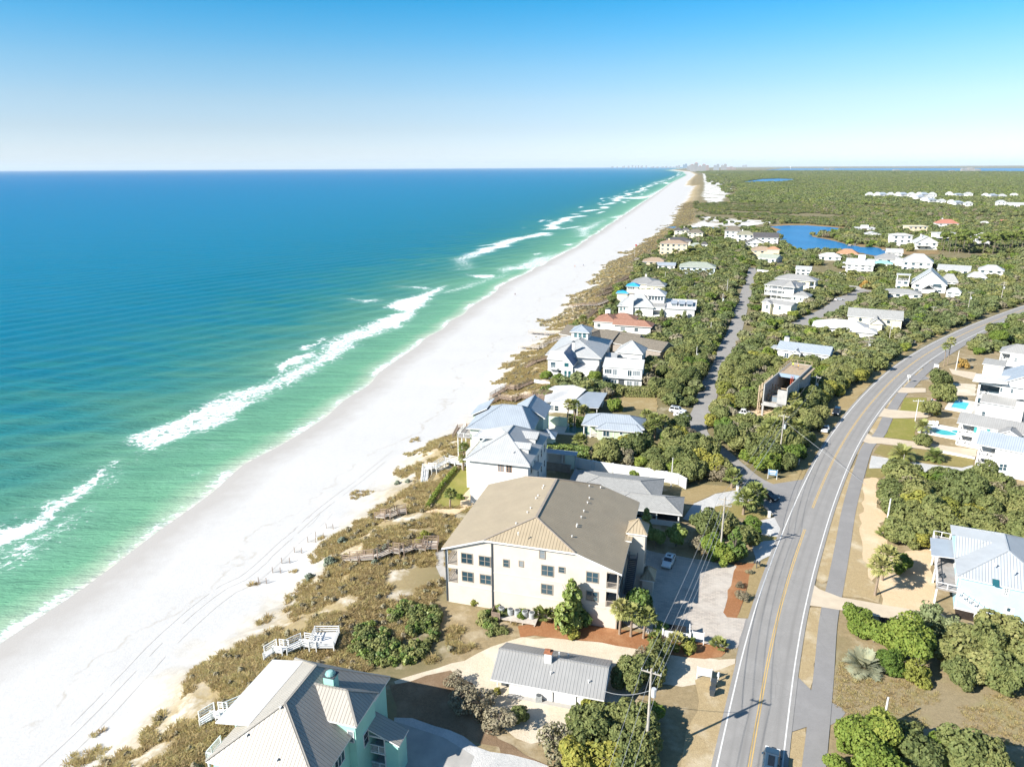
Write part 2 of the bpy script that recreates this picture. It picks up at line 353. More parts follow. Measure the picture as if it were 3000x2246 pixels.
fo(*B_, .68, [(1400, 400), (1500, 370), (1650, 320), (1800, 280), (1980, 240), (1960, 260), (1750, 320), (1650, 360), (1500, 395)], 4)
fo(*B_, .95, [(1630, 255), (1840, 260), (1830, 280), (1700, 280)], 3)
fo(*B_, .7, [(1850, 215), (1950, 185), (1970, 195), (2080, 150), (2180, 100), (2150, 130), (2260, 90), (2260, 180), (2100, 220), (2000, 225), (1900, 260)], 5)
fo(*C_, .68, [(-40, 1260), (250, 1130), (590, 1050), (560, 1080), (440, 1160), (300, 1220), (150, 1255), (40, 1260)], 5); fo(*C_, 1.0, [(240, 1085), (315, 1065), (310, 1085), (250, 1100)], 3)
fo(*C_, .9, [(530, 985), (690, 965), (640, 995)], 3); fo(*C_, .8, [(570, 1020), (670, 1015), (620, 1035)], 3)
fo(*C_, .75, [(660, 810), (800, 780), (1000, 700), (1030, 720), (940, 790), (860, 830), (860, 890), (760, 900), (680, 900), (700, 860)], 8); fo(*C_, .8, [(1030, 690), (1270, 640), (1280, 690), (1050, 700)], 8)
fo(*C_, .95, [(1230, 640), (1330, 570), (1340, 590), (1270, 640)], 8); fo(*C_, .85, [(1080, 470), (1240, 475), (1420, 460), (1560, 430), (1560, 460), (1430, 490), (1300, 490), (1100, 485)], 10)
fo(*C_, .8, [(1400, 470), (1550, 400), (1700, 340), (1720, 320), (1710, 370), (1560, 450), (1430, 490)], 12); fo(*C_, .85, [(1620, 310), (1700, 310), (1720, 330), (1620, 325)], 12); fo(*C_, .72, [(1700, 350), (1800, 240), (1880, 180), (1900, 200), (1790, 270), (1740, 360)], 20)
fo(*C_, 1.0, [(380, 730), (430, 715), (420, 735)], 5); fo(*C_, 1.0, [(590, 720), (650, 712), (640, 735)], 5)
foam = np.zeros(U2.shape)
wx = SX+(fbm(SX, SY, 7., 3, 81)-.5)*7; wy = SY+(fbm(SX, SY, 7., 3, 82)-.5)*7
for p, val, soft in FOAM: foam = np.maximum(foam, np.maximum(val*zone(wx, wy, p, soft*1.6), .52*val*zone(wx, wy, p, soft*1.6+16)))
for d0, w0, th, amp, sd_ in ((72., 13., .40, .88, 51), (46., 6., .52, .75, 53), (98., 6., .62, .8, 55)):
    far_ = np.clip((U2-420)/250., 0, 1); c_ = d0+26*(fbm(U2, U2*0, 90., 3, sd_)-.5)*2; on = np.clip((fbm(U2, U2*0+7, 55., 3, sd_+1)-th)*9+.4, 0, 1)
    foam = np.maximum(foam, amp*far_*on*np.clip(1.25-np.abs(D2-c_)/w0, 0, 1))
sw = np.clip(1-np.abs(D2-1.2)/(3.2+2.5*vnoise(U2/14., U2*0, 21)), 0, 1)*.85*np.clip(.35+.9*vnoise(U2/9., U2*0+3, 22), 0, 1); foam = np.maximum(foam, sw)
_c = G(700, 880, SEA)-G(0, 985, SEA); _c = _c[:2]/np.linalg.norm(_c[:2]); WN = np.array([_c[1], -_c[0]]); WANG = math.atan2(_c[1], _c[0])
ph = (SX*WN[0]+SY*WN[1]); al = SX*_c[0]+SY*_c[1]
am = np.clip((D2-6)/40, 0, 1)*np.clip(1.4-D2/500., .0, 1)*np.clip(1.5-U2/900., 0, 1)
SZ = SEA+am*(.30*np.sin(ph/15.*6.283+3*fbm(ph, al, 60., 2, 31)+al/70.)*(.3+1.0*fbm(ph, al, 45., 2, 33))+.22*(fbm(ph, al/6, 7., 2, 32)-.5))+.35*np.clip(foam-.8, 0, .2)*5*(vnoise(SX/1.7, SY/1.7, 5)*.6+.3)
SZ = np.where(D2 < 6, SEA+.02, SZ)
t = NT('sea_water'); P = t.pos(); dn_ = t.attr('dist')
big = t.noise(.02, 5, .6, t.scl(P, 1, 3.5, 1, -WANG)); dd = t.math('ADD', dn_, t.math('MULTIPLY', t.math('SUBTRACT', big, .5), .16))
base = t.ramp(dd, [(0.0, (.55, .53, .46)), (.11, (.34, .44, .32)), (.22, (.14, .33, .205)), (.33, (.10, .265, .175)), (.40, (.056, .205, .168)), (.445, (.022, .172, .185)), (.485, (.008, .150, .215)), (.57, (.003, .155, .26)), (.65, (.002, .155, .29)), (.80, (.001, .14, .315)), (1.0, (.001, .118, .305))])
P2 = t.scl(P, 1, 1, 1); lace = t.n('ShaderNodeTexVoronoi', feature='DISTANCE_TO_EDGE'); t.l(P, lace.inputs['Vector']); lace.inputs['Scale'].default_value = .33
wob = t.noise(.5, 6, .78, P); fine = t.noise(.75, 5, .8, t.scl(P, .55, 2.2, 1, -WANG))
net = t.math('SUBTRACT', t.step(t.mix(.45, wob, fine), .38, .61), t.math('MULTIPLY', t.step(lace.outputs['Distance'], .14, 0.0), .22))
fm = t.step(t.math('SUBTRACT', t.math('SUBTRACT', t.math('MULTIPLY', t.attr('foam'), 1.25), .38), net), -.13, .17)
fm = t.math('MULTIPLY', fm, t.step(t.attr('foam'), .05, .3))
tint = t.math('MULTIPLY', t.step(t.attr('foam'), .1, .9), .35)
base = t.mix(tint, base, (.32, .50, .42)); colr = t.mix(fm, base, (.78, .79, .79))
w1 = t.noise(.11, 6, .62, t.scl(P, .45, 2.6, 1, -WANG)); w2 = t.noise(.9, 4, .65, t.scl(P, .5, 1.6, 1, -WANG)); w3 = t.noise(.035, 3, .55, t.scl(P, .3, 2.8, 1, -WANG))
hh = t.math('ADD', t.math('ADD', t.math('MULTIPLY', w1, 1.0), t.math('MULTIPLY', w2, .36)), t.math('MULTIPLY', w3, 2.0))
t.bump(hh, .75, 1.3)
M_sea = t.fin(colr, t.mix(fm, (.38,)*3, (.9,)*3), .035)
sea = link('sea', np_mesh('sea', np.stack([SX, SY, SZ], -1).reshape(-1, 3), _quads(np.arange(U2.size).reshape(U2.shape))[:, ::-1], M_sea, {'dist': np.log10(1+np.maximum(D2, 0))/4.5, 'foam': foam})); sea['kind'] = 'structure'

# ---- flat sheets: yards, drives, beds
def ring(pts, step=2.5, jit=.18, seed=1):
    rg = np.random.default_rng(seed); o = []
    n = len(pts)
    for i in range(n):
        a = np.array(pts[i]); b = np.array(pts[(i+1) % n]); L = np.linalg.norm(b-a); k = max(1, int(L/step))
        for j in range(k):
            p = a+(b-a)*j/k; o.append(p+rg.normal(0, jit, 2) if j else p+rg.normal(0, jit*.5, 2))
    return o
SHEETS = []
def sheet(name, mat, px, z, jit=.15, kind='structure'):
    pts = ring(gpx(px, 0.0), 2.0, jit, len(SHEETS)+1); m = MB(); z += .0004*len(SHEETS)
    vv, _e, ff, *_r = delaunay_2d_cdt([Vector(p) for p in pts], [], [list(range(len(pts)))], 1, 1e-5)
    for q in ff:
        q = [vv[k] for k in q]
        if m_area(q) < 0: q = q[::-1]
        m.face([(p[0], p[1], z) for p in q])
    o = m.build(name, mat, kind=kind); SHEETS.append((name, pts)); return o
def m_area(p): return sum(p[i][0]*p[(i+1) % len(p)][1]-p[(i+1) % len(p)][0]*p[i][1] for i in range(len(p)))
def Mgrass(name, a, b, c=None, s=1.0):
    t = NT(name); P = t.pos(); x = t.mix(t.step(t.noise(1.6*s, 6, .7, P), .3, .72), a, b); x = t.mix(t.step(t.noise(.18*s, 5, .6, P), .5, .72), x, c or a); fn = t.noise(4.5*s, 5, .8, P); x = t.mix(t.math('MULTIPLY', t.step(fn, .54, .72), .5), x, tuple(.5*k for k in b)); x = t.mix(t.math('MULTIPLY', t.step(fn, .46, .3), .45), x, tuple(1.35*k for k in a))
    t.bump(t.noise(7., 4, .7, P), .6, .12); return t.fin(x, .95, .05)
M_lawn = Mgrass('green_lawn', (.25, .235, .065), (.19, .19, .05), (.29, .25, .09)); M_tanlawn = Mgrass('tan_lawn', (.34, .26, .135), (.27, .205, .10), (.38, .31, .18))
M_olive = Mgrass('olive_lawn', (.27, .225, .09), (.21, .18, .07), (.31, .25, .11))
M_mulch = Mgrass('pine_straw', (.34, .165, .08), (.24, .11, .05), (.38, .21, .11), 1.6); M_brown = Mgrass('brown_straw', (.24, .165, .105), (.17, .115, .07), (.29, .21, .14), 1.4)
M_black = Mgrass('dark_mulch', (.05, .036, .028), (.03, .024, .02), (.07, .05, .04), 1.6)
M_sandlot = Mgrass('pale_sand', (.60, .52, .40), (.52, .44, .33), (.66, .59, .48)); M_peach = Mgrass('peach_sand', (.62, .47, .30), (.55, .41, .26), (.64, .53, .38))
M_white = Mgrass('white_gravel', (.52, .51, .49), (.40, .40, .39), (.58, .56, .53), 1.5); M_straw = Mgrass('straw_verge', (.42, .325, .185), (.33, .25, .14), (.54, .46, .33), 1.2)
M_field = Mgrass('dry_field', (.31, .25, .15), (.235, .19, .115), (.27, .245, .12)); M_concrete = M('concrete', (.42, .40, .37), (.34, .325, .30), .5, .9, .1); M_beigecon = M('beige_concrete', (.56, .475, .36), (.49, .41, .31), .4, .9, .1)
t = NT('brick_pavers'); P = t.pos(); br = t.n('ShaderNodeTexBrick'); t.l(t.scl(P, 1, 1, 1, R(16)), br.inputs['Vector']); br.inputs['Scale'].default_value = 1; br.inputs['Brick Width'].default_value = .8; br.inputs['Row Height'].default_value = .4
br.inputs['Color1'].default_value = (.49, .43, .365, 1); br.inputs['Color2'].default_value = (.36, .32, .28, 1); br.inputs['Mortar'].default_value = (.30, .275, .245, 1); br.inputs['Mortar Size'].default_value = .03
cc = t.mix(t.step(t.noise(.25, 5, .65, P), .4, .7), br.outputs[0], (.50, .455, .40)); M_paver = t.fin(cc, .9, .1)
def asphalt(name, a, b, tracks=False):
    t = NT(name); P = t.pos(); nz = t.noise(6.0, 3, .8, P); c = t.mix(t.step(nz, .3, .7), a, b); c = t.mix(t.math('MULTIPLY', t.step(t.noise(.3, 5, .65, P), .45, .75), .5), c, tuple(1.2*x for x in a))
    c = t.mix(t.math('MULTIPLY', t.step(t.noise(.09, 4, .6, P), .55, .7), .3), c, tuple(.75*x for x in a))
    vo = t.n('ShaderNodeTexVoronoi', feature='DISTANCE_TO_EDGE'); vo.inputs['Scale'].default_value = .16; t.l(t.mix(.12, P, t.n('ShaderNodeTexNoise').outputs['Color']), vo.inputs['Vector'])
    c = t.mix(t.math('MULTIPLY', t.math('MULTIPLY', t.step(vo.outputs['Distance'], .012, .004), t.step(t.noise(.05, 3, .5, P), .52, .64)), .28), c, tuple(.45*x for x in a))
    if tracks:
        sp = t.n('ShaderNodeSeparateXYZ'); t.l(t.n('ShaderNodeUVMap').outputs[0], sp.inputs[0]); x = sp.outputs['X']; long = t.noise(.25, 4, .6, t.scl(t.n('ShaderNodeUVMap').outputs[0], 4, .12, 1))
        for k in (-2.45, -.95, .95, 2.45):
            g = t.math('ABSOLUTE', t.math('SUBTRACT', x, k)); c = t.mix(t.math('MULTIPLY', t.step(g, .55, .05), t.step(long, .3, .75)), c, tuple(.72*q for q in a))
        c = t.mix(t.math('MULTIPLY', t.step(t.math('ABSOLUTE', t.math('SUBTRACT', t.math('ABSOLUTE', x), 1.7)), .35, .0), .22), c, tuple(.8*q for q in a))
    return t.fin(c, .9, .12)
M_road = asphalt('worn_asphalt', (.295, .283, .268), (.245, .236, .224), True); M_path = asphalt('path_asphalt', (.26, .251, .243), (.22, .213, .207)); M_street = asphalt('street_asphalt', (.30, .285, .265), (.25, .238, .224))
M_yellow = M('yellow_paint', (.60, .40, .13), (.48, .34, .15), 1.2, .7); M_whitepaint = M('white_paint_line', (.72, .71, .68), (.55, .54, .52), 1.3, .7)
def spline(pts, step=2.0):
    pts = np.array(pts, float); P = np.vstack([2*pts[0]-pts[1], pts, 2*pts[-1]-pts[-2]]); o = []
    for i in range(1, len(P)-2):
        p0, p1, p2, p3 = P[i-1:i+3]; k = max(2, int(np.linalg.norm(p2-p1)/step))
        for j in range(k):
            s = j/k; o.append(.5*((2*p1)+(-p0+p2)*s+(2*p0-5*p1+4*p2-p3)*s*s+(-p0+3*p1-3*p2+p3)*s**3))
    o.append(pts[-1]); return np.array(o)
def normals(c):
    d = np.gradient(c, axis=0); d /= np.linalg.norm(d, axis=1)[:, None]; return np.stack([d[:, 1], -d[:, 0]], 1)
def ribbon(m, c, a, b, z, lo=0, hi=None):
    n = normals(c); L = np.concatenate([[0], np.cumsum(np.linalg.norm(np.diff(c, axis=0), axis=1))])
    for i in range(lo, (hi or len(c)-1)):
        q = [c[i]+n[i]*a, c[i]+n[i]*b, c[i+1]+n[i+1]*b, c[i+1]+n[i+1]*a]
        m.face([(p[0], p[1], z) for p in q], uv=[(a, L[i]), (b, L[i]), (b, L[i+1]), (a, L[i+1])])
_yc = [G(*q)[:2] for q in [(2197, 2241), (2221, 2100), (2252, 1899), (2286, 1772), (2310, 1680), (2398, 1419), (2449, 1318), (2506, 1232), (2569, 1156), (2626, 1096), (2692, 1042), (2775, 1001), (2870, 954), (2996, 903)]]
_yc = np.array(_yc); _yc = np.vstack([_yc[0]-(_yc[1]-_yc[0])*2.2, _yc, _yc[-1]+(_yc[-1]-_yc[-2])*1.5+np.array([3, -3]), _yc[-1]+(_yc[-1]-_yc[-2])*4+np.array([20, -14])])
for _ in range(2): _yc[1:-1] = .25*_yc[:-2]+.5*_yc[1:-1]+.25*_yc[2:]
HWY = spline(_yc)
m = MB(); ribbon(m, HWY, -4.15, 4.15, .13); road = m.build('highway', M_road, kind='structure')
m = MB(); ribbon(m, HWY, -3.62, -3.44, .142); ribbon(m, HWY, 3.44, 3.62, .142); m.build('white_edge_lines', M_whitepaint, kind='structure')
m = MB()
_gap = [proj((p[0], p[1], 0))[1] for p in HWY]
for i in range(len(HWY)-1):
    if 1490 < _gap[i] < 1560: continue
    ribbon(m, HWY, -.21, -.07, .142, i, i+1); ribbon(m, HWY, .07, .21, .142, i, i+1)
m.build('yellow_centre_lines', M_yellow, kind='structure')
PATHC = spline([G(*q)[:2] for q in [(2379, 2300), (2385, 2242), (2412, 1988), (2427, 1817), (2449, 1706), (2468, 1604), (2488, 1489), (2518, 1378), (2542, 1310), (2578, 1270), (2604, 1216), (2639, 1159), (2670, 1128), (2708, 1090), (2756, 1049), (2806, 1017), (2870, 979), (2950, 935)]])
m = MB(); ribbon(m, PATHC, -1.3, 1.3, .10); m.build('bike_path', M_path, kind='structure')
STC = spline([G(*q)[:2] for q in [(2250, 1432), (2190, 1400), (2110, 1330), (2040, 1262), (2061, 1197), (2085, 1121), (2111, 1074), (2129, 1018), (2150, 978), (2167, 922), (2184, 864), (2201, 806), (2207, 785)]])
m = MB(); ribbon(m, STC, -2.9, 2.9, .085); m.build('side_street', M_street, kind='structure')
LANE = spline([G(*q)[:2] for q in [(2330, 958), (2400, 925), (2440, 905), (2475, 878), (2520, 860), (2545, 850)]])
m = MB(); ribbon(m, LANE, -4.5, 4.5, .085); m.build('lane', M_street, kind='structure')
sheet('road_apron', M_path, [(2176, 1408), (2226, 1413), (2262, 1419), (2352, 1405), (2365, 1420), (2300, 1548), (2290, 1556), (2268, 1514), (2224, 1472), (2235, 1440)], .10, .05)
sheet('road_apron', M_path, [(2184, 1813), (2222, 1800), (2172, 1990), (2153, 1990), (2160, 1900)], .062, .08)
sheet('road_apron', M_path, [(2322, 1977), (2329, 1975), (2377, 2022), (2400, 2015), (2395, 2130), (2361, 2130), (2300, 2150), (2306, 2100)], .09, .05); sheet('road_apron', M_path, [(2434, 2055), (2464, 2072), (2478, 2088), (2462, 2108), (2430, 2126)], .05, .05)
sheet('parking_lot', M_paver, [(1860, 1600), (1921, 1618), (2158, 1657), (2121, 1794), (2130, 1808), (2202, 1812), (2160, 1898), (2136, 1900), (2070, 1886), (1960, 1858), (1840, 1836), (1800, 1800)], .04, .05)
sheet('sand_yard', M_sandlot, [(1150, 2000), (1280, 1960), (1400, 1915), (1530, 1868), (1660, 1868), (1763, 1880), (1900, 1905), (1962, 1915), (2064, 1929), (2155, 1933), (2152, 1995), (2060, 2000), (1900, 2010), (1800, 2070), (1740, 2130), (1640, 2160), (1560, 2180), (1440, 2120), (1400, 2050), (1300, 2012), (1170, 2014)], .03, .35)
sheet('mulch_bed', M_mulch, [(1517, 1834), (1592, 1817), (1700, 1815), (1804, 1841), (1900, 1858), (2000, 1871), (2067, 1885), (2136, 1899), (2119, 1923), (2064, 1930), (1962, 1916), (1900, 1906), (1848, 1899), (1763, 1882), (1660, 1871), (1523, 1865)], .05, .25)
sheet('mulch_bed', M_mulch, [(2132, 1644), (2214, 1650), (2212, 1667), (2191, 1706), (2178, 1761), (2162, 1810), (2129, 1807), (2121, 1794), (2157, 1657)], .05, .15)
sheet('grass_verge', M_tanlawn, [(2212, 1652), (2257, 1640), (2232, 1715), (2202, 1812), (2162, 1810), (2178, 1761), (2191, 1706)], .055, .15)
sheet('grass_verge', M_straw, [(2040, 1990), (2153, 1945), (2136, 2080), (2092, 2260), (1985, 2260), (2010, 2150), (2050, 2050)], .045, .4)
sheet('mulch_bed', M_brown, [(1140, 2010), (1250, 1977), (1318, 1963), (1380, 2000), (1430, 2130), (1500, 2180), (1660, 2260), (1480, 2260), (1460, 2190), (1300, 2140), (1160, 2110)], .04, .3)
sheet('gravel_edge', M_white, [(1155, 2104), (1205, 2105), (1320, 2135), (1400, 2190), (1500, 2215), (1680, 2270), (1150, 2270)], .05, .3)
sheet('driveway', M_concrete, [(1155, 2112), (1300, 2160), (1390, 2215), (1365, 2275), (1140, 2275)], .06, .02)
sheet('driveway', M_white, [(2000, 1520), (2033, 1475), (2095, 1447), (2175, 1433), (2232, 1413), (2245, 1462), (2160, 1472), (2095, 1484), (2092, 1505), (2080, 1525), (2030, 1530)], .055, .05)
sheet('driveway', M_white, [(2205, 1530), (2270, 1515), (2287, 1548), (2276, 1575), (2210, 1562)], .055, .05); sheet('driveway', M_white, [(2205, 1590), (2272, 1580), (2260, 1625), (2215, 1650)], .05, .1)
sheet('lawn', M_olive, [(2093, 1484), (2155, 1472), (2224, 1474), (2266, 1507), (2220, 1523), (2126, 1513), (2090, 1503)], .06, .1); sheet('lawn', M_olive, [(2205, 1562), (2276, 1573), (2272, 1582), (2205, 1592)], .06, .1)
sheet('lawn', M_tanlawn, [(1970, 1445), (2060, 1420), (2155, 1425), (2172, 1433), (2095, 1446), (2035, 1473), (1980, 1457)], .05, .15)
sheet('lawn', M_tanlawn, [(2226, 1412), (2340, 1385), (2372, 1366), (2352, 1405), (2262, 1419)], .05, .15)
sheet('grass_verge', M_tanlawn, [(2340, 1390), (2345, 1340), (2372, 1268), (2425, 1200), (2475, 1158), (2530, 1110), (2600, 1062), (2655, 1030), (2720, 992), (2800, 952), (2820, 955), (2711, 1003), (2654, 1038), (2594, 1089), (2521, 1155), (2468, 1225), (2395, 1323), (2354, 1406)], .05, .3)
sheet('lawn', M_lawn, [(2591, 1281), (2616, 1226), (2680, 1226), (2683, 1292)], .05, .1); sheet('lawn', M_lawn, [(2632, 1207), (2650, 1165), (2715, 1165), (2715, 1207)], .05, .1)
sheet('lawn', M_olive, [(2559, 1327), (2578, 1302), (2680, 1315), (2857, 1338), (2850, 1362), (2818, 1368), (2720, 1357), (2600, 1340)], .055, .1); sheet('lawn', M_olive, [(2540, 1372), (2590, 1372), (2600, 1390), (2580, 1400), (2535, 1398)], .05, .1)
sheet('driveway', M_white, [(2553, 1334), (2600, 1342), (2720, 1360), (2818, 1370), (2850, 1362), (2862, 1386), (2780, 1396), (2700, 1386), (2590, 1371), (2546, 1372)], .05, .08)
sheet('driveway', M_beigecon, [(2518, 1292), (2530, 1262), (2556, 1280), (2600, 1284), (2690, 1296), (2862, 1318), (2860, 1338), (2680, 1313), (2578, 1300), (2548, 1300)], .11, .03); sheet('driveway', M_beigecon, [(2562, 1222), (2580, 1192), (2605, 1200), (2680, 1206), (2720, 1207), (2720, 1224), (2620, 1226), (2590, 1222)], .11, .03)
sheet('driveway', M_beigecon, [(2618, 1150), (2632, 1134), (2660, 1136), (2712, 1138), (2712, 1150), (2660, 1152)], .11, .03); sheet('driveway', M_path, [(2660, 1110), (2690, 1088), (2724, 1110), (2690, 1116)], .05, .03); sheet('driveway', M_path, [(2690, 1075), (2715, 1058), (2748, 1070), (2725, 1082)], .05, .03)
sheet('gravel_yard', M_beigecon, [(2780, 1080), (2860, 1092), (2865, 1108), (2850, 1112), (2790, 1096)], .05, .1)
sheet('sand_yard', M_sandlot, [(2785, 1122), (2858, 1126), (2858, 1160), (2800, 1158)], .04, .2)
VERGE = [[(2408, 1710), (2380, 1690), (2402, 1590), (2436, 1497), (2470, 1394), (2503, 1362), (2508, 1365), (2480, 1480), (2458, 1600), (2440, 1690)], [(2368, 1780), (2408, 1782), (2400, 1870), (2384, 1975), (2374, 2018), (2330, 1975), (2342, 1890)], [(2304, 2150), (2360, 2132), (2350, 2265), (2290, 2265)],
         [(2502, 1330), (2520, 1298), (2558, 1300), (2535, 1332)], [(2537, 1257), (2565, 1223), (2590, 1222), (2562, 1275)], [(2582, 1190), (2612, 1150), (2630, 1152), (2604, 1196)], [(2636, 1130), (2652, 1112), (2672, 1116), (2650, 1134)], [(2670, 1098), (2690, 1078), (2712, 1082), (2692, 1100)], [(2714, 1056), (2775, 1016), (2830, 990), (2838, 993), (2790, 1020), (2745, 1050), (2724, 1066)]]
for v_ in VERGE: sheet('grass_verge', M_straw, v_, .05, .2)
sheet('sand_strip', M_peach, [(2500, 1420), (2565, 1395), (2590, 1500), (2600, 1600), (2640, 1650), (2560, 1700), (2520, 1720), (2490, 1735), (2470, 1730), (2490, 1600)], .035, .6)
sheet('sand_yard', M_peach, [(2572, 1695), (2620, 1640), (2655, 1615), (2731, 1608), (2745, 1775), (2694, 1797), (2579, 1770)], .045, .3)
sheet('grass_verge', M_straw, [(2466, 1745), (2490, 1600), (2500, 1440), (2515, 1400), (2530, 1420), (2520, 1560), (2545, 1690), (2580, 1740), (2578, 1770)], .04, .3)
sheet('driveway', M_beigecon, [(2367, 1712), (2378, 1708), (2400, 1726), (2461, 1750), (2691, 1790), (2760, 1800), (2830, 1850), (2700, 1825), (2562, 1806), (2468, 1789), (2400, 1778), (2364, 1774)], .11, .03)
sheet('mulch_bed', M_black, [(2796, 1777), (2915, 1812), (2912, 1836), (2800, 1808)], .06, .05); sheet('mulch_bed', M_black, [(2575, 1808), (2640, 1818), (2640, 1830), (2580, 1828)], .09, .1)
sheet('dry_field', M_field, [(2455, 1930), (2480, 1960), (2560, 1990), (2700, 1985), (2830, 1990), (3060, 2040), (3060, 2200), (2860, 2160), (2700, 2130), (2600, 2110), (2490, 2095), (2440, 2060), (2440, 1990)], .03, .5)
sheet('lawn', M_lawn, [(1270, 1478), (1290, 1440), (1330, 1390), (1352, 1368), (1382, 1368), (1382, 1420), (1352, 1455), (1345, 1487), (1300, 1485)], .045, .12)
sheet('garden_path', M_peach, [(1382, 1425), (1362, 1445), (1349, 1470), (1348, 1490), (1270, 1490), (1240, 1500), (1330, 1510), (1390, 1480)], .05, .1)
sheet('terrace', M_concrete, [(1275, 1620), (1300, 1600), (1310, 1700), (1290, 1690), (1278, 1660)], .05, .1)
sheet('lawn', M_tanlawn, [(1780, 1155), (1850, 1160), (1925, 1165), (1925, 1205), (1830, 1195), (1780, 1185)], .05, .3); sheet('construction_dirt', M_peach, [(2180, 1200), (2215, 1190), (2300, 1210), (2330, 1230), (2200, 1250), (2150, 1240)], .05, .3)
sheet('driveway', M_white, [(1905, 1052), (1950, 1050), (1965, 1070), (1915, 1075)], .05, .15); sheet('driveway', M_white, [(2018, 833), (2047, 833), (2047, 853), (2032, 853)], .05, .2); sheet('driveway', M_concrete, [(2425, 832), (2500, 832), (2540, 850), (2530, 858), (2470, 840)], .05, .2)
# ---- lakes and the bay beyond the forest
t = NT('lake_water'); P = t.pos(); c = t.mix(t.step(t.noise(.02, 4, .6, P), .35, .7), (.012, .125, .30), (.022, .16, .36)); t.bump(t.noise(.6, 4, .6, P), .3, .3); M_lake = t.fin(c, .3, .25)
sheet('lake', M_lake, [(2255, 664.5), (2300, 661), (2363, 661), (2433, 666), (2480, 671), (2471, 680), (2427, 677), (2404, 687), (2376, 688), (2380, 694), (2433, 704), (2477, 715), (2521, 724.5), (2572, 726), (2585, 733), (2600, 736), (2590, 747), (2563, 750), (2515, 740), (2458, 737), (2395, 737), (2354, 740), (2325, 735), (2318, 731), (2300, 718), (2285, 705), (2285, 695), (2270, 682), (2288, 673)], .2, .5)
sheet('lake', M_lake, [(2161, 535.3), (2185, 532), (2232, 525), (2279, 523.5), (2346, 526), (2323, 530), (2294, 534), (2250, 535), (2191, 536)], .4, 2.); sheet('lake', M_lake, [(2161, 586), (2172, 584.4), (2185, 584), (2198, 584.5), (2207, 586), (2196, 588), (2185, 588.6), (2170, 588)], .3, 1.)
sheet('lagoon', M_lake, [(1950, 667), (1972, 664.5), (2060, 667), (2150, 668), (2150, 670), (2050, 671), (1990, 670)], .25, .5)
sheet('bay', M_lake, [(2240, 498.5), (2400, 500), (2700, 501.5), (3000, 503.5), (3300, 505), (3300, 494.0), (2800, 493), (2300, 494)], 2.5, 5.)
M_shore = Mgrass('marsh_grass', (.30, .21, .11), (.24, .165, .085), (.20, .17, .08), .15)
sheet('lake_shore', M_shore, [(2240, 664), (2300, 655), (2363, 656), (2433, 662), (2500, 668), (2500, 680), (2440, 682), (2404, 690), (2385, 690), (2433, 700), (2477, 711), (2572, 722), (2620, 730), (2750, 735), (2750, 745), (2600, 750), (2563, 752), (2515, 742), (2400, 740), (2354, 742), (2310, 725), (2270, 690), (2250, 676)], .1, 1.5)
sheet('marsh', M_shore, [(2130, 579), (2170, 577), (2240, 581), (2235, 585), (2160, 584)], .15, 3.)
# ================================================================ houses near the camera
t = NT('window_glass'); M_glass = t.fin(t.mix(t.step(t.rnd(), .74, .78), t.mix(t.rnd(), (.015, .035, .05), (.05, .10, .13)), (.20, .23, .25)), .08, .7); M_glass2 = M('teal_glass', (.02, .10, .12), None, rough=.1, spec=.6)
M_white = M_gravel_white = M_white
M_w = M('white_trim', (.72, .71, .69), (.62, .62, .61), .6, .5, .3); M_stucco = M('white_stucco', (.70, .69, .665), (.62, .61, .59), .4, .85, .15); M_lapw = Mlap('white_siding', (.70, .695, .68))
M_cream = Mlap('cream_siding', (.60, .535, .46), .2); M_mint = Mlap('mint_siding', (.36, .66, .56), .2); M_blue = Mlap('pale_blue_siding', (.40, .62, .73), .18); M_green = Mlap('sage_siding', (.50, .60, .44)); M_yellowish = M('beige_stucco', (.72, .60, .42), (.62, .52, .37), .4, .85)
M_greywall = M('grey_shingle_wall', (.33, .29, .25), (.25, .22, .19), 1.5, .9); M_paleyel = M('pale_yellow_wall', (.70, .66, .52), (.62, .58, .46), .5, .8)
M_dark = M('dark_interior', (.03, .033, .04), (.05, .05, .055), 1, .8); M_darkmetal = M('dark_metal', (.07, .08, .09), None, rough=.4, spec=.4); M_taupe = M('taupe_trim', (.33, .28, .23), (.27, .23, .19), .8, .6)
M_wood = M('weathered_wood', (.33, .26, .20), (.22, .175, .14), 2.5, .9, .1); M_newwood = M('new_lumber', (.44, .34, .235), (.34, .26, .18), 1.5, .85, .1); M_deck = M('grey_decking', (.33, .305, .285), (.26, .24, .225), 1.2, .85, .1)
R_tan = Mseam('tan_metal_roof', (.375, .305, .208), (.21, .168, .112), .5, .1); R_grey = Mseam('grey_metal_roof', (.31, .305, .295), (.26, .258, .25), .45, .12); R_lt = Mseam('pale_metal_roof', (.43, .435, .43), (.30, .31, .32), .45, .1)
R_sand = Mseam('sand_metal_roof', (.375, .345, .30), (.25, .23, .20), .42, .12); R_bluish = Mseam('bluish_metal_roof', (.345, .385, .43), (.23, .265, .31), .45, .12); R_white = Mseam('white_metal_roof', (.56, .55, .53), (.44, .44, .43), .5, .1)
R_membrane = M('white_roof_membrane', (.54, .535, .52), (.47, .465, .455), .7, .6); R_shgrey = Mshingle('grey_shingle', (.37, .37, .36), (.30, .30, .29)); R_shbrown = Mshingle('brown_shingle', (.21, .185, .15), (.16, .14, .115)); R_shdark = Mshingle('dark_shingle', (.115, .11, .115), (.085, .082, .085))
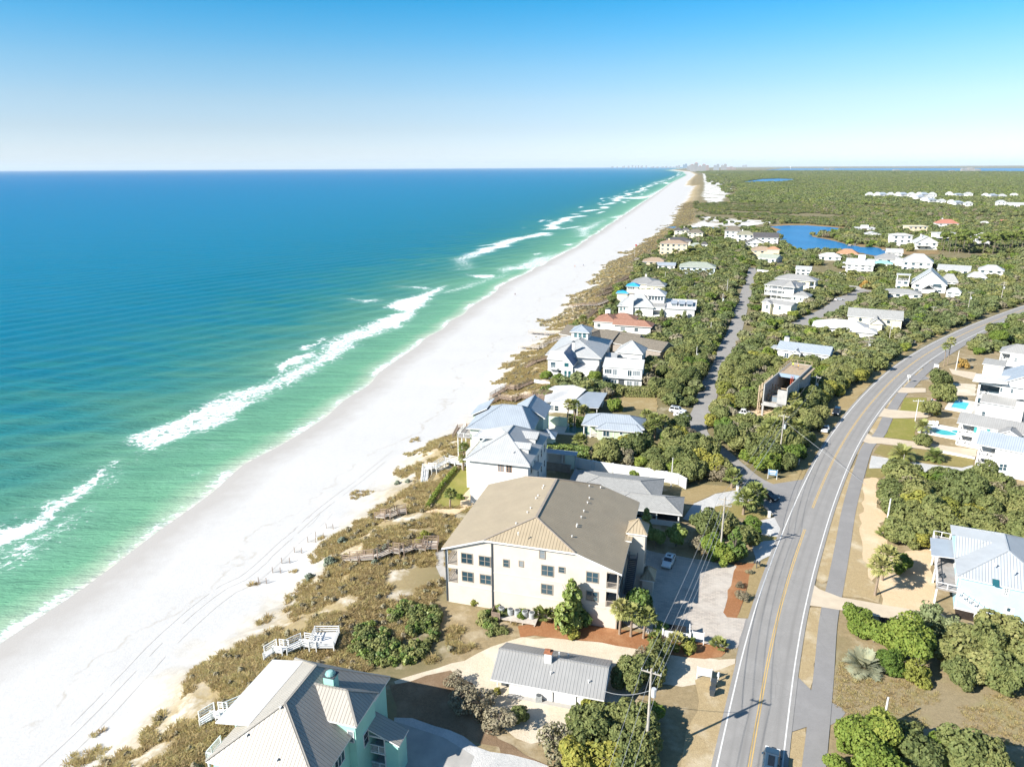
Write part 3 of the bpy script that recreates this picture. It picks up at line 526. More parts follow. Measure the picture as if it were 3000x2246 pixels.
R_terra = Mshingle('terracotta_tile', (.37, .20, .145), (.29, .155, .11), .35); R_tantile = Mshingle('tan_tile', (.40, .30, .22), (.33, .25, .18), .35); R_olive = Mshingle('olive_shingle', (.31, .30, .22), (.25, .24, .18)); R_orange = Mshingle('orange_tile', (.48, .27, .165), (.40, .22, .13), .35); R_red = Mshingle('red_tile', (.46, .20, .15), (.38, .165, .12), .35); R_green = Mshingle('green_grey_shingle', (.36, .39, .33), (.30, .33, .28)); R_turq = M('turquoise_roof', (.22, .50, .50), (.28, .52, .52), .5, .5); R_blue = M('bright_blue_roof', (.03, .30, .62), (.05, .34, .62), .5, .5)

class House:
    def __init__(s, name, label, cat, o, yaw, wall, roof, trim=None, group=None):
        s.o = np.array([o[0], o[1], 0.]); s.yaw = R(yaw); s.ex = np.array([math.cos(s.yaw), math.sin(s.yaw), 0]); s.ey = np.array([-s.ex[1], s.ex[0], 0])
        s.root = empty(name, (o[0], o[1], 0), s.yaw, label, cat, group); s.W = MB(); s.wm = wall; s.rm = roof; s.tm = trim or M_w; s.foot = []
    def loc(s, P): q = np.asarray(P)-s.o; return float(q @ s.ex), float(q @ s.ey), float(q[2])
    def wor(s, x, y, z=0.0): return s.o+s.ex*x+s.ey*y+np.array([0, 0, z])
    def box(s, x0, y0, x1, y1, z0, z1): s.W.box(x0, y0, z0, x1, y1, z1); s.foot.append((x0, y0, x1, y1))
    def part(s, name, mb, mat):
        if name.split('_')[-1] in ('post', 'pillar', 'column', 'conduit') and len(mb.f) > 6 and len(mb.f) % 6 == 0:   # one object per post
            for k in range(0, len(mb.f), 6):
                q = MB(); v0 = k*4; q.v = mb.v[v0:v0+24]; q.uv = mb.uv[v0:v0+24]; q.f = [tuple(i-v0 for i in f) for f in mb.f[k:k+6]]; q.mi = mb.mi[k:k+6]; q.sm = mb.sm[k:k+6]; o = q.build(name, mat, s.root)
            return o
        return mb.build(name, mat, s.root)
    def pbox(s, name, mat, *b): m = MB(); m.box(*b); return s.part(name, m, mat)
    def roof(s, x0, y0, x1, y1, ze, zr, axis='x', ra=None, rb=None, mat=None, name='roof', th=.2, oh=.45, gable=True, caps=True):
        """hip (run given) or gable (run 0) roof over the eave rectangle"""
        if axis == 'y': T = lambda a, b, z: (x0+b, y0+(a), z); Lx, Ly = y1-y0, x1-x0
        else: T = lambda a, b, z: (x0+a, y0+b, z); Lx, Ly = x1-x0, y1-y0
        ra = Ly/2 if ra is None else ra; rb = Ly/2 if rb is None else rb; h = Ly/2
        A, B_, C_, D = T(0, 0, ze), T(Lx, 0, ze), T(Lx, Ly, ze), T(0, Ly, ze); r0, r1 = T(ra, h, zr), T(Lx-rb, h, zr)
        m = MB(); fl = axis == 'y'
        def F(pts, mi=0): m.face(pts[::-1] if fl else pts, mi)
        if Lx-ra-rb < .05: F([A, B_, r0]); F([C_, D, r0])
        else: F([A, B_, r1, r0]); F([C_, D, r0, r1])
        if ra > 0: F([D, A, r0])
        if rb > 0: F([B_, C_, r1])
        lo = lambda p: (p[0], p[1], p[2]-th)
        E = [(A, B_), (C_, D)]; E += [(D, A)] if ra > 0 else [(D, r0), (r0, A)]; E += [(B_, C_)] if rb > 0 else [(B_, r1), (r1, C_)]
        for p, q in E: F([lo(p), lo(q), q, p], 1)
        F([lo(A), lo(D), lo(C_), lo(B_)], 1)
        if caps:
            up = lambda p: (p[0], p[1], p[2]+.03); cp = [(r0, r1)]
            if ra > 0: cp += [(A, r0), (D, r0)]
            if rb > 0: cp += [(B_, r1), (C_, r1)]
            for p, q in cp: m.bar(up(p), up(q), .26, .08, 2)
        mt = mat or s.rm
        if gable:
            for end, run in ((0, ra), (Lx, rb)):
                if run == 0:
                    k = oh if end == 0 else Lx-oh; sl = (zr-ze)/h; zz = ze-th
                    pts = [T(k, oh, zz), T(k, Ly-oh, zz), T(k, Ly-oh, ze+sl*oh-.12), T(k, h, zr-.12), T(k, oh, ze+sl*oh-.12)]
                    s.W.face(pts)
        return s.part(name, m, [mt, s.tm, mt])
    def slab(s, pts, th=.18, mat=None, name='roof'):    # a sloping roof plane given by its corners (seen from above, counter-clockwise)
        m = MB(); m.face(pts); lo = [(p[0], p[1], p[2]-th) for p in pts]; m.face(lo[::-1], 1)
        for k in range(len(pts)): j = (k+1) % len(pts); m.face([lo[k], lo[j], pts[j], pts[k]], 1)
        return s.part(name, m, [mat or s.rm, s.tm])
    def pt(s, face, pos, u, z, out=0.0): return {'F': (u, pos-out, z), 'B': (u, pos+out, z), 'L': (pos-out, u, z), 'R': (pos+out, u, z)}[face]
    def fbox(s, m, face, pos, u0, u1, z0, z1, a, b, mi=0):
        p = s.pt(face, pos, u0, z0, a); q = s.pt(face, pos, u1, z1, b); m.box(*(min(i, j) for i, j in zip(p, q)), *(max(i, j) for i, j in zip(p, q)), mi)
    def win(s, face, pos, u0, u1, z0, z1, nx=1, ny=2, fw=.1, trim=None, glass=None, name='window'):
        m = MB(); g = MB(); f = lambda *a: s.fbox(m, face, pos, *a)
        f(u0-fw, u0, z0-fw, z1+fw, -.02, .07); f(u1, u1+fw, z0-fw, z1+fw, -.02, .07); f(u0, u1, z1, z1+fw, -.02, .07); f(u0, u1, z0-fw, z0, -.02, .09)
        for k in range(1, nx): u = u0+(u1-u0)*k/nx; f(u-.05, u+.05, z0, z1, -.02, .06)
        for k in range(1, ny): z = z0+(z1-z0)*k/ny; f(u0, u1, z-.03, z+.03, -.02, .055)
        s.fbox(g, face, pos, u0, u1, z0, z1, -.02, .03)
        w_ = s.part(name, m, trim or s.tm); g.build('pane', glass or M_glass, w_); return w_
    def onpl(s, face, pos, px, py):
        n = s.ey if face in 'FB' else s.ex; o = s.wor(0, pos) if face in 'FB' else s.wor(pos, 0)
        d = (px-1500)*CR+(1123-py)*CU+FPX*CF; k = ((o-CAM) @ n)/(d @ n); l = s.loc(CAM+k*d); return (l[0] if face in 'FB' else l[1]), l[2]
    def winpx(s, face, pos, x0, y0, x1, y1, **kw):
        ym = (y0+y1)/2; xm = (x0+x1)/2; a = s.onpl(face, pos, x0, ym)[0]; b = s.onpl(face, pos, x1, ym)[0]; c = s.onpl(face, pos, xm, y1)[1]; d = s.onpl(face, pos, xm, y0)[1]
        return s.win(face, pos, min(a, b), max(a, b), c, d, **kw)
    def door(s, face, pos, u, z=0.05, w=1.0, h=2.1, mat=None):
        m = MB(); s.fbox(m, face, pos, u-w/2-.1, u+w/2+.1, z, z+h+.12, -.02, .04); s.fbox(m, face, pos, u-w/2, u+w/2, z, z+h, -.02, .06, 1); d = s.part('door', m, [s.tm, mat or s.tm])
        k = MB(); s.fbox(k, face, pos, u+w/2-.16, u+w/2-.08, z+.95, z+1.1, .05, .11); k.build('handle', M_darkmetal, d); return d
    def rail(s, pts, h=1.0, gap=.25, mat=None, post=1.6, r=.05, name='railing', close=False):
        m = MB(); pts = [np.array(p, float) for p in pts]; Z = np.array([0, 0, 1.])
        for p, q in zip(pts[:-1], pts[1:]):
            L = np.linalg.norm(q-p); m.bar(p+Z*h, q+Z*h, .12, .08); m.bar(p+Z*.12, q+Z*.12, .06, .06)
            for k in range(int(L/post)+1): x = p+(q-p)*min(1, k*post/max(L, .1)); m.bar(x, x+Z*(h+.05), .11)
            if gap:
                for k in range(1, int(L/gap)): x = p+(q-p)*k*gap/L; m.bar(x+Z*.1, x+Z*h, .035)
            m.bar(q, q+Z*(h+.05), .11)
        return s.part(name, m, mat or s.tm)
    def chimney(s, x, y, z0, z1, w=.9, d=.9, mat=None, cap=None):
        m = MB(); m.box(x-w/2, y-d/2, z0, x+w/2, y+d/2, z1); c = s.part('chimney', m, mat or s.wm); k = MB(); k.box(x-w/2-.1, y-d/2-.1, z1, x+w/2+.1, y+d/2+.1, z1+.12); k.box(x-w/4, y-d/4, z1+.12, x+w/4, y+d/4, z1+.4); k.build('chimney_cap', cap or M_darkmetal, c); return c
    def vent(s, x, y, z, r=.09, h=.45, mat=None):
        m = MB(); m.tube([(x, y, z-.2), (x, y, z+h)], r, 8); m.tube([(x, y, z+h), (x, y, z+h+.08)], r*1.9, 8); return s.part('roof_vent', m, mat or M_w)
    def notch(s, x0, y0, x1, y1, levels, zt, post=None, rails=True, back=None, gap=.12, slabmat=None, railmat=None):
        """open balconies stacked in a corner: levels are (floor, ceiling); solid bands between"""
        z = 0.0
        for a, b in levels:
            if a-z > .03: s.W.box(x0, y0, z, x1, y1, a)
            z = b
        if zt-z > .03: s.W.box(x0, y0, z, x1, y1, zt)
    def finish(s, name='wall'): s.part(name, s.W, s.wm); return s.root
HOUSES = []
def near(*a, **k): h = House(*a, **k); HOUSES.append(h); return h

# ---- the tan roofed condominium
h = near('condo_building', 'cream three-storey condominium with a big tan metal roof', 'building', G(1293, 1605, 10), -16.0, M_cream, R_tan)
gx = lambda x, y: (1200+x/2.949, 1360+y/2.949)
KL, KR, RX, W_, D_ = 7.14, 21.58, 14.36, 28.72, 24.7; zk = 10+KL*5/RX
m = MB(); f = lambda pts: m.face(pts)
Lp = [(0, D_, 10), (0, 0, 10), (KL, 0, zk), (RX, 4.9, 15), (RX, 19.8, 15), (KL, D_, zk)]; Rp = [(W_, 0, 10), (W_, D_, 10), (KR, D_, zk), (RX, 19.8, 15), (RX, 4.9, 15), (KR, 0, zk)]
f(Lp); f(Rp); f([(KL, 0, zk), (KR, 0, zk), (RX, 4.9, 15)]); f([(KR, D_, zk), (KL, D_, zk), (RX, 19.8, 15)])
per = [(0, 0, 10), (KL, 0, zk), (KR, 0, zk), (W_, 0, 10), (W_, D_, 10), (KR, D_, zk), (KL, D_, zk), (0, D_, 10)]; lo = lambda p: (p[0], p[1], p[2]-.3)
for a, b in zip(per, per[1:]+per[:1]): m.face([lo(a), lo(b), b, a], 1)
m.face([lo(p) for p in (per[7], per[6], per[1], per[0])], 1); m.face([lo(p) for p in (per[6], per[5], per[2], per[1])], 1); m.face([lo(p) for p in (per[5], per[4], per[3], per[2])], 1)
up = lambda p: (p[0], p[1], p[2]+.05)
for a, b in (((RX, 4.9, 15), (RX, 19.8, 15)), ((KL, 0, zk), (RX, 4.9, 15)), ((KR, 0, zk), (RX, 4.9, 15)), ((KR, D_, zk), (RX, 19.8, 15)), ((KL, D_, zk), (RX, 19.8, 15))): m.bar(up(a), up(b), .4 if a[0] == b[0] else .25, .1, 2)
h.part('roof', m, [R_tan, M_w, M_taupe])
x0, x1, y0, y1 = .6, 28.2, .5, 24.2
sl = 5/RX; rl = lambda x: min(10+sl*x, 10+sl*(W_-x), zk)-.32
w = h.W
def gab(xa, xb, z0, ya, yb):
    xs = sorted({xa, xb, *[k for k in (KL, KR) if xa < k < xb]})
    top = [(x, ya, rl(x)) for x in xs]; bot = [(xb, ya, z0), (xa, ya, z0)]
    w.face([(xa, ya, z0), (xb, ya, z0)]+top[::-1])
w.box(2.5, y0, 0, 26.4, y1, 9.7); gab(2.5, 26.4, 9.7, y0, y1); gab(x0, 2.5, 9.55, y0, y1); gab(26.4, x1, 9.55, y0, y1)
h.foot.append((0, 0, 31, 24.7))
for xa, xb in ((x0, 2.5), (26.4, x1)):
    w.box(xa, 8, 0, xb, y1, 9.7); w.box(xa, y0, 0, xb, 8, 3.7); w.box(xa, y0, 6.35, xb, 8, 6.95); w.box(xa, y0, 9.55, xb, 8, 9.75)
for xa in (x0, 28.0):
    m = MB()
    for z0_, z1_ in ((3.7, 6.35), (6.95, 9.55)): m.box(xa, y0, z0_, xa+.22, y0+.25, z1_); m.box(xa, 7.7, z0_, xa+.22, 7.95, z1_)
    h.part('balcony_post', m, M_w)
for z in (3.7, 6.95):
    h.rail([(2.45, .6, z), (.7, .6, z), (.7, 7.9, z)], 1.0, .14, M_taupe, 3, name='balcony_railing'); h.rail([(26.5, .6, z), (28.1, .6, z), (28.1, 7.9, z)], 1.0, .14, M_taupe, 3, name='balcony_railing')
    m = MB(); m.face([(2.49, 1, z+.1), (2.49, 7.5, z+.1), (2.49, 7.5, z+2.3), (2.49, 1, z+2.3)][::-1]); h.part('balcony_door', m, M_glass)
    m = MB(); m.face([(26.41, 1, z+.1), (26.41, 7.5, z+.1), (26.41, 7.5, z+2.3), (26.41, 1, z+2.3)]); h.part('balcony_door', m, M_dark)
m = MB(); m.box(1.2, 3, 3.72, 1.7, 3.5, 4.4); m.box(1.2, 3, 4.4, 1.3, 3.5, 4.9); h.part('balcony_chair', m, M_darkmetal)
for q, nx in (((450, 770, 540, 850), 2), ((603, 795, 695, 873), 2), ((457, 930, 547, 1005), 2), ((612, 955, 703, 1028), 2), ((812, 823, 857, 880), 1), ((948, 835, 980, 878), 1), ((1125, 735, 1168, 808), 1), ((1143, 875, 1240, 958), 2), ((1291, 888, 1338, 930), 1), ((1140, 1037, 1233, 1115), 2), ((1530, 932, 1628, 1013), 2), ((1530, 1098, 1625, 1173), 2)):
    h.winpx('F', y0, *gx(*q[:2]), *gx(*q[2:]), nx=nx, trim=M_taupe, fw=.12)
m = MB(); m.bar((8.3, .4, .2), (8.3, .4, 12.1), .16); h.part('downspout', m, M_darkmetal); m = MB(); m.bar((x0-.08, .42, .2), (x0-.08, .42, 9.6), .16); h.part('downspout', m, M_darkmetal); m = MB(); m.bar((28.15, .4, .2), (28.15, .4, 9.6), .18); h.part('downspout', m, M_taupe)
m = MB(); m.box(2.5, y0-.06, 3.3, 26.4, y0+.02, 3.5); m.box(2.5, y0-.05, 6.6, 26.4, y0+.02, 6.75); h.part('band_course', m, M_cream)
for qx, qy in ((1157, 182), (1148, 203), (1110, 268), (1092, 290), (1045, 375), (1017, 412), (920, 508), (938, 593), (1552, 183), (1650, 195), (1553, 288), (1537, 328), (1505, 400), (1483, 452), (1447, 518), (1443, 533), (1403, 620)):
    z = 12.5
    for _ in range(12): l = h.loc(G(*gx(qx, qy+8), z)); z = min(10+sl*l[0], 10+sl*(W_-l[0])) if l[1] > (4.9/(RX-KL))*abs(0) else z
    h.vent(l[0], l[1], z, .07, .22)
# lift tower, porch annex and outside stairs on the landward side
h.box(28.2, 11.3, 31.0, 14.8, 0, 10.9); h.roof(27.9, 11.0, 31.3, 15.1, 10.95, 12.7, 'x', 1.7, 1.7); h.box(30.95, 10.5, 32.7, 13.6, 0, 3.2); h.roof(30.6, 10.2, 33.0, 13.9, 3.25, 4.5, 'y', 1.2, 1.2)
h.slab([(27.6, 9.6, 10.3), (29.0, 9.6, 10.3), (29.0, 11.3, 10.3), (27.6, 11.3, 10.3)])
m = MB(); m.box(28.2, .6, 3.45, 29.9, 11, 3.7); m.box(28.2, 10.2, 6.7, 29.9, 11.2, 6.95); h.part('walkway', m, M_concrete)
m = MB()
for k in range(20): m.box(28.7, 4.6+k*.29, 3.7+k*.165, 30.0, 4.9+k*.29, 3.78+k*.165)
m.bar((28.7, 4.6, 3.7), (28.7, 10.4, 6.95), .1, .3); m.bar((30.0, 4.6, 3.7), (30.0, 10.4, 6.95), .1, .3); h.part('outside_stair', m, M_darkmetal)
h.rail([(28.7, 4.6, 3.8), (28.7, 10.4, 7.0)], .95, .3, M_darkmetal, name='stair_railing'); h.rail([(30.0, 4.6, 3.8), (30.0, 10.4, 7.0)], .95, .3, M_darkmetal, name='stair_railing')
m = MB()
for k in range(15): m.box(29.2+k*.28, .4, 2.45-k*.165, 29.5+k*.28, 1.6, 2.53-k*.165)
h.part('outside_stair', m, M_w); h.rail([(29.2, .4, 2.5), (33.2, .4, .1)], .95, .3, M_taupe, name='stair_railing')
for yy in (2.0, 9.0): h.door('R', 28.2, yy, 3.72, mat=M_taupe)
h.win('R', 31.0, 12.2, 13.2, 5.2, 6.6, trim=M_taupe)
h.finish()

# ---- mint house at the bottom edge
h = near('mint_house', 'mint green house with a sand coloured hipped metal roof and a low chimney', 'house', G(601.7, 2228.2, 7.5), -16.0, M_mint, R_sand); qx = lambda x, y: (580+x/3.687, 1900+y/3.687)
h.box(.5, .5, 12.95, 16.8, 0, 7.4); h.box(8.4, 7.4, 13.9, 12.1, 0, 9.2)
h.roof(0, 0, 13.4, 17.3, 7.5, 12.0, 'y', 5.4, 5.5); h.roof(6.0, 7.0, 14.3, 12.5, 9.3, 11.3, 'x', 0, 2.5, gable=False)
h.slab([(-1.6, 3.9, 8.75), (2.9, 3.9, 9.5), (2.9, 14.9, 9.5), (-1.6, 14.9, 8.75)], mat=R_membrane, name='deck_roof'); h.box(-1.3, 6.5, .5, 14.6, 0, 8.6)
h.slab([(13.0, 10.0, 6.6), (17.8, 10.0, 4.75), (17.8, 12.7, 4.75), (13.0, 12.7, 6.6)], mat=R_sand, name='porch_roof')
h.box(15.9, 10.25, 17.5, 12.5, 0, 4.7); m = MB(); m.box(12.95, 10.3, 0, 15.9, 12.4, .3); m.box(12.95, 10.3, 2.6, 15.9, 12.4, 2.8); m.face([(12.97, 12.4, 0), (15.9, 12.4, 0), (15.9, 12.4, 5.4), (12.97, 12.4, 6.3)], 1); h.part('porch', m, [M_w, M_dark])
m = MB(); m.box(13.3, 10.3, .3, 13.5, 10.5, 6.4); m.box(15.7, 10.3, .3, 15.9, 10.5, 5.4); m.box(13.3, 10.3, 4.9, 15.9, 10.45, 5.1); h.part('porch_post', m, M_w)
h.rail([(13.4, 10.35, 2.8), (15.8, 10.35, 2.8)], 1.0, .15); h.rail([(13.4, 10.35, .3), (15.8, 10.35, .3)], 1.0, .15)
h.rail([(-2.9, 5.7, 3.9), (-2.9, 3.2, 3.9), (-.2, 3.2, 3.9)], 1.0, .15, name='deck_railing'); h.pbox('deck', M_deck, -3.0, 3.1, 3.7, .5, 6.6, 3.9)
m = MB(); [m.box(a, b, 0, a+.2, b+.2, 3.7) for a, b in ((-2.9, 3.2), (-2.9, 6.2))]; h.part('deck_post', m, M_w)
c = h.chimney(9.2, 10.8, 9.5, 12.0, 1.3, 1.1); m = MB(); m.ball((9.2, 10.8, 12.2), .62, 12, 6, sq=(1, 1, .6)); m.build('chimney_hood', M('green_copper', (.12, .27, .25), (.3, .5, .47), 2, .5), c)
h.winpx('R', 12.95, *qx(1470, 1090), *qx(1580, 1265), nx=3, ny=1); h.win('R', 13.9, 9.0, 10.0, 4.6, 6.2); h.win('F', .5, 2, 4.4, 3.8, 5.2, nx=3); h.win('F', .5, 7, 9, 3.8, 5.2, nx=2); h.win('F', 7.4, 13.0, 13.6, 6.7, 8.1)
for a, b in ((q_ := [h.loc(G(*qx(895, 680), 11.2)), h.loc(G(*qx(533, 985), 9)), h.loc(G(*qx(848, 1170), 9))]) and [(q[0], q[1]) for q in q_]): h.vent(a, b, 7.5+min(b/5.4, a/6.7, (13.4-a)/6.7)*4.5, .08, .25)
h.finish()

# ---- small cottage
h = near('cottage', 'small white single-storey cottage with a plain grey gabled roof and white chimney', 'house', G(1443, 1984, 2.8), -15.5, M_stucco, R_grey); qc = lambda x, y: (1250+x/2.925, 1680+y/2.925)
h.roof(-.2, -.3, 15.0, 7.7, 2.75, 4.65, 'x', 0, 0, oh=.4); h.box(2.1, .8, 14.3, 7.0, 0, 2.7); h.box(.1, 3.0, 2.1, 7.0, 0, 2.7)
for yy in (.9,): h.pbox('porch_post', M_w, .3, yy, 0, .45, yy+.15, 2.6)
c = h.chimney(6.9, 3.3, 3.6, 5.75, .95, .85, M_stucco, M('brick_cap', (.36, .15, .08), (.25, .11, .06), 3))
for q in ((835, 948, 885, 962), (1045, 987, 1092, 1000), (1220, 1023, 1268, 1037)): h.winpx('F', .8, *qc(*q[:2]), *qc(*q[2:]), nx=2, ny=1)
for a, b in ((7.9, 5.6), (9.2, 5.5), (8.2, 3.9), (7.6, 1.6), (12.7, 1.4)): h.vent(a, b, 2.75+1.9*min(b+.3, 7.7-b)/4, .06, .4, M_w)
h.pbox('porch_step', M_concrete, 2.0, .1, .02, 14.2, .8, .12); h.door('F', 3.0, 1.2, .1, mat=M_greywall); m = MB(); m.box(.6, 2.0, .1, 1.8, 2.6, .8); m.box(.6, 2.6, .8, 1.8, 2.7, 1.2); h.part('porch_bench', m, M_darkmetal)
m = MB(); m.bar((8.1, .72, .1), (8.1, .72, 2.6), .07); m.bar((11.2, .72, .1), (11.2, .72, 2.6), .06); h.part('conduit', m, M_darkmetal); h.finish()

# ---- white house behind the condominium
h = near('white_house', 'tall white stucco house with pale grey metal roof and two roof dormers', 'house', G(1362.7, 1341.7, 10.5), -16.0, M_stucco, R_lt); qw = lambda x, y: (1200+x/3.687, 1080+y/3.687)
h.box(.6, .9, 13.2, 17.6, 0, 10.3); h.roof(0, .2, 13.7, 18.4, 10.4, 14.0, 'y', 7.3, 6.0); 
h.slab([(-.5, -.1, 10.25), (13.9, -.1, 10.25), (13.0, 1.0, 10.62), (.6, 1.0, 10.62)], name='flared_eave')
h.box(-2.6, 7.8, .6, 17.0, 0, 7.4); h.pbox('terrace_floor', M_paleyel, -2.7, 7.7, 7.4, .6, 17.1, 7.55); h.rail([(-2.6, 7.8, 7.5), (-2.6, 17, 7.5)], 1.0, .2); h.slab([(-.9, 6.7, 12.6), (4.2, 7.0, 12.7), (6.3, 8.3, 13.9), (4, 12, 13.2), (-.4, 12, 12.4)], .15, R_white, 'terrace_roof')
for yy, L in ((4.3, 2.6), (10.2, 4.2)):
    m = MB(); m.box(9.2, yy, 10.6, 12.4, yy+L, 12.2); m.box(12.38, yy+.4, 10.9, 12.45, yy+L-.4, 11.9, 1); d = h.part('dormer', m, [M_stucco, M_glass])
    m = MB(); m.face([(8.6, yy-.3, 12.15), (12.8, yy-.3, 12.15), (12.8, yy+L/2, 13.0), (8.6, yy+L/2, 13.0)]); m.face([(12.8, yy+L+.3, 12.15), (8.6, yy+L+.3, 12.15), (8.6, yy+L/2, 13.0), (12.8, yy+L/2, 13.0)]); m.face([(12.5, yy, 12.1), (12.5, yy+L, 12.1), (12.5, yy+L/2, 12.95)], 1); m.build('dormer_roof', [R_lt, M_stucco], d)
for q in ((958, 1022, 1010, 1103), (1047, 1032, 1100, 1113)): h.winpx('F', .9, *qw(*q[:2]), *qw(*q[2:]), nx=2, ny=4, trim=M('tan_frame', (.45, .30, .22)))
for yy in (3, 6, 9, 12, 15): h.win('R', 13.2, yy, yy+.9, 7.2, 8.9, trim=M_w); h.win('R', 13.2, yy, yy+.9, 3.6, 5.2)
h.slab([(12.8, 4.0, 8.2), (14.6, 4.0, 7.7), (14.6, 8.0, 7.7), (12.8, 8.0, 8.2)], mat=R_lt, name='awning'); h.vent(2.6, 3.2, 11.9); h.vent(9.6, 2.6, 11.5); h.finish()

# ---- pale blue-white hipped house further along
h = near('hip_roof_house', 'pale green house with a broad ice-blue hipped roof beside the sea', 'house', G(1365, 1254, 8), -12.0, M('pale_green_stucco', (.66, .72, .60), (.58, .64, .53), .5), R_bluish); qb = qw
h.box(.8, .8, 15.4, 15.0, 0, 7.8); h.roof(0, 0, 16.2, 16, 8.0, 11.9, 'x', 7.2, 4.2, oh=.5); h.box(12, 11, 17.0, 20.0, 0, 7.9); h.roof(8.5, 10.5, 17.6, 20.5, 8.0, 10.8, 'y', 0, 0)
h.slab([(-1.5, 9, 8.0), (3, 9, 10.2), (3, 17.5, 10.2), (-1.5, 17.5, 8.0)]); h.box(-.8, 9.5, .9, 17, 0, 7.9)
h.box(17.0, 5.2, 20.5, 9.0, 0, 5.0); h.roof(16.5, 4.8, 21.0, 9.4, 5.1, 6.5, 'x', 2.3, 2.3); h.slab([(16.5, -1.2, 3.9), (27, -1.2, 3.6), (27, 1.2, 3.6), (16.5, 1.2, 3.9)], name='breezeway_roof'); h.box(24.2, -.9, 26.5, -.6, 0, 3.5)
for k in (16.8, 20, 23.5, 26.7): h.pbox('porch_post', M_w, k, -1.0, 0, k+.2, -.8, 3.6)
h.pbox('porch_deck', M_deck, -2.5, .5, 5.2, .9, 8, 5.4); h.rail([(-2.4, 8, 5.4), (-2.4, .6, 5.4), (.8, .6, 5.4)], 1, .3); m = MB(); [m.box(-2.4, y, 0, -2.2, y+.2, 5.2) for y in (.6, 4, 7.6)]; h.part('deck_post', m, M_w)
for yy in (2, 5.5): h.win('R', 15.4, yy, yy+1.1, 5.2, 6.8)
h.win('F', .8, 3, 4.2, 4.8, 6.5); h.win('F', .8, 9, 10.2, 4.8, 6.5); h.finish()

# ---- sage cottage with hipped roof
h = near('hip_roof_house', 'low sage green cottage with pale blue-grey hipped roof and white corner boards', 'house', G(1703, 1244, 3.6), -13.5, M_green, R_bluish); qg = lambda x, y: (1600+x/3.687, 1080+y/3.687)
h.roof(0, 0, 16.3, 8.6, 3.6, 5.7, 'x', 4.6, 4.3); h.box(4.2, .4, 15.7, 7.9, 0, 3.5); h.roof(3.7, -1.1, 15.9, 3.0, 3.15, 4.4, 'x', 2.5, 2.0, name='porch_roof'); h.box(4.5, -.5, 15.4, .4, 0, 3.05)
for x in (.5, 2.2): h.pbox('porch_post', M_w, x, .5, 0, x+.25, .75, 3.4)
h.box(1.2, 4, 4.2, 7.9, 0, 3.5)
for q, nx in (((617, 668, 680, 728), 2), ((795, 683, 825, 710), 1), ((905, 695, 965, 742), 2)): h.winpx('F', -.5, *qg(*q[:2]), *qg(*q[2:]), nx=nx, ny=1, fw=.14)
for x in (8.4, 12.0, 15.25): h.pbox('corner_board', M_w, x, -.56, 0, x+.2, -.5, 3.0)
h.finish()

# ---- long grey shingled house
h = near('shingle_roof_house', 'low pale house with a long grey shingled roof and open garage wing', 'house', G(1692, 1374, 3.2), -16.0, M_stucco, R_shgrey)
h.roof(-.6, -13, 19.2, 0, 3.2, 5.0, 'x', 6.5, 4.8); h.box(.2, -12.2, 18.6, -.7, 0, 3.1); h.roof(9, -16, 23.8, -7.8, 3.05, 4.6, 'x', 4, 3.9); h.box(9.8, -15.3, 14.5, -8.5, 0, 2.95); h.box(14.5, -8.9, 23.2, -8.5, 0, 2.95); h.box(14.5, -15.3, 23.2, -15.0, 0, 1.0)
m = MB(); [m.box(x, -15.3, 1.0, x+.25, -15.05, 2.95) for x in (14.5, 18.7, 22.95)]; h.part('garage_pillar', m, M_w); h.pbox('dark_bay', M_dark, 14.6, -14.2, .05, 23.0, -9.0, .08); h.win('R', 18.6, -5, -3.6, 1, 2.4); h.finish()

# ---- flat roofed white cottage with grey carport
h = near('beach_cottage', 'white cottage with low cream folded roof and corrugated grey carport', 'house', G(1680, 1127.5, 4.5), -14.0, M_stucco, R_white); qf = qw
h.slab([(-6.2, -14.6, 3.1), (2.4, -9.5, 3.3), (4.4, -3.4, 4.5), (0, 0, 4.5), (-1.0, -4.5, 3.6)], .2); h.slab([(-7.2, -2.2, 3.5), (-3.4, -4.8, 3.7), (-1.0, -4.5, 3.6), (0, 0, 4.5), (-6, 1, 3.6)], .2); h.slab([(-6.2, -14.6, 3.1), (-1.0, -4.5, 3.6), (-3.4, -4.8, 3.7), (-7.2, -8, 3.3)], .2)
h.slab([(2.6, -9.6, 3.15), (3.0, -15.4, 2.8), (9.6, -15.0, 2.8), (10.6, -2.0, 3.4), (4.5, -3.5, 3.8)], .12, R_bluish, 'carport_roof')
h.box(-5.6, -13.4, 2.2, -4, 0, 3.05); h.box(-5.5, -4, 3.4, -.6, 0, 3.3); h.box(8.8, -6, 9.6, -2.4, 0, 3.0); h.box(3, -4, 9.4, -3.6, 0, 3.1); h.pbox('carport_post', M_w, 9.0, -14.6, 0, 9.2, -14.4, 2.7); h.pbox('carport_post', M_w, 3.4, -14.8, 0, 3.6, -14.6, 2.7)
for q in ((1515, 395, 1555, 445), (1568, 400, 1607, 452)): h.winpx('F', -13.4, *qf(*q[:2]), *qf(*q[2:]), nx=1)
h.slab([(-.8, -13.4, 2.6), (-.8, -14.5, 2.2), (1.6, -14.5, 2.2), (1.6, -13.4, 2.6)], .1, M_w, 'awning'); h.finish()

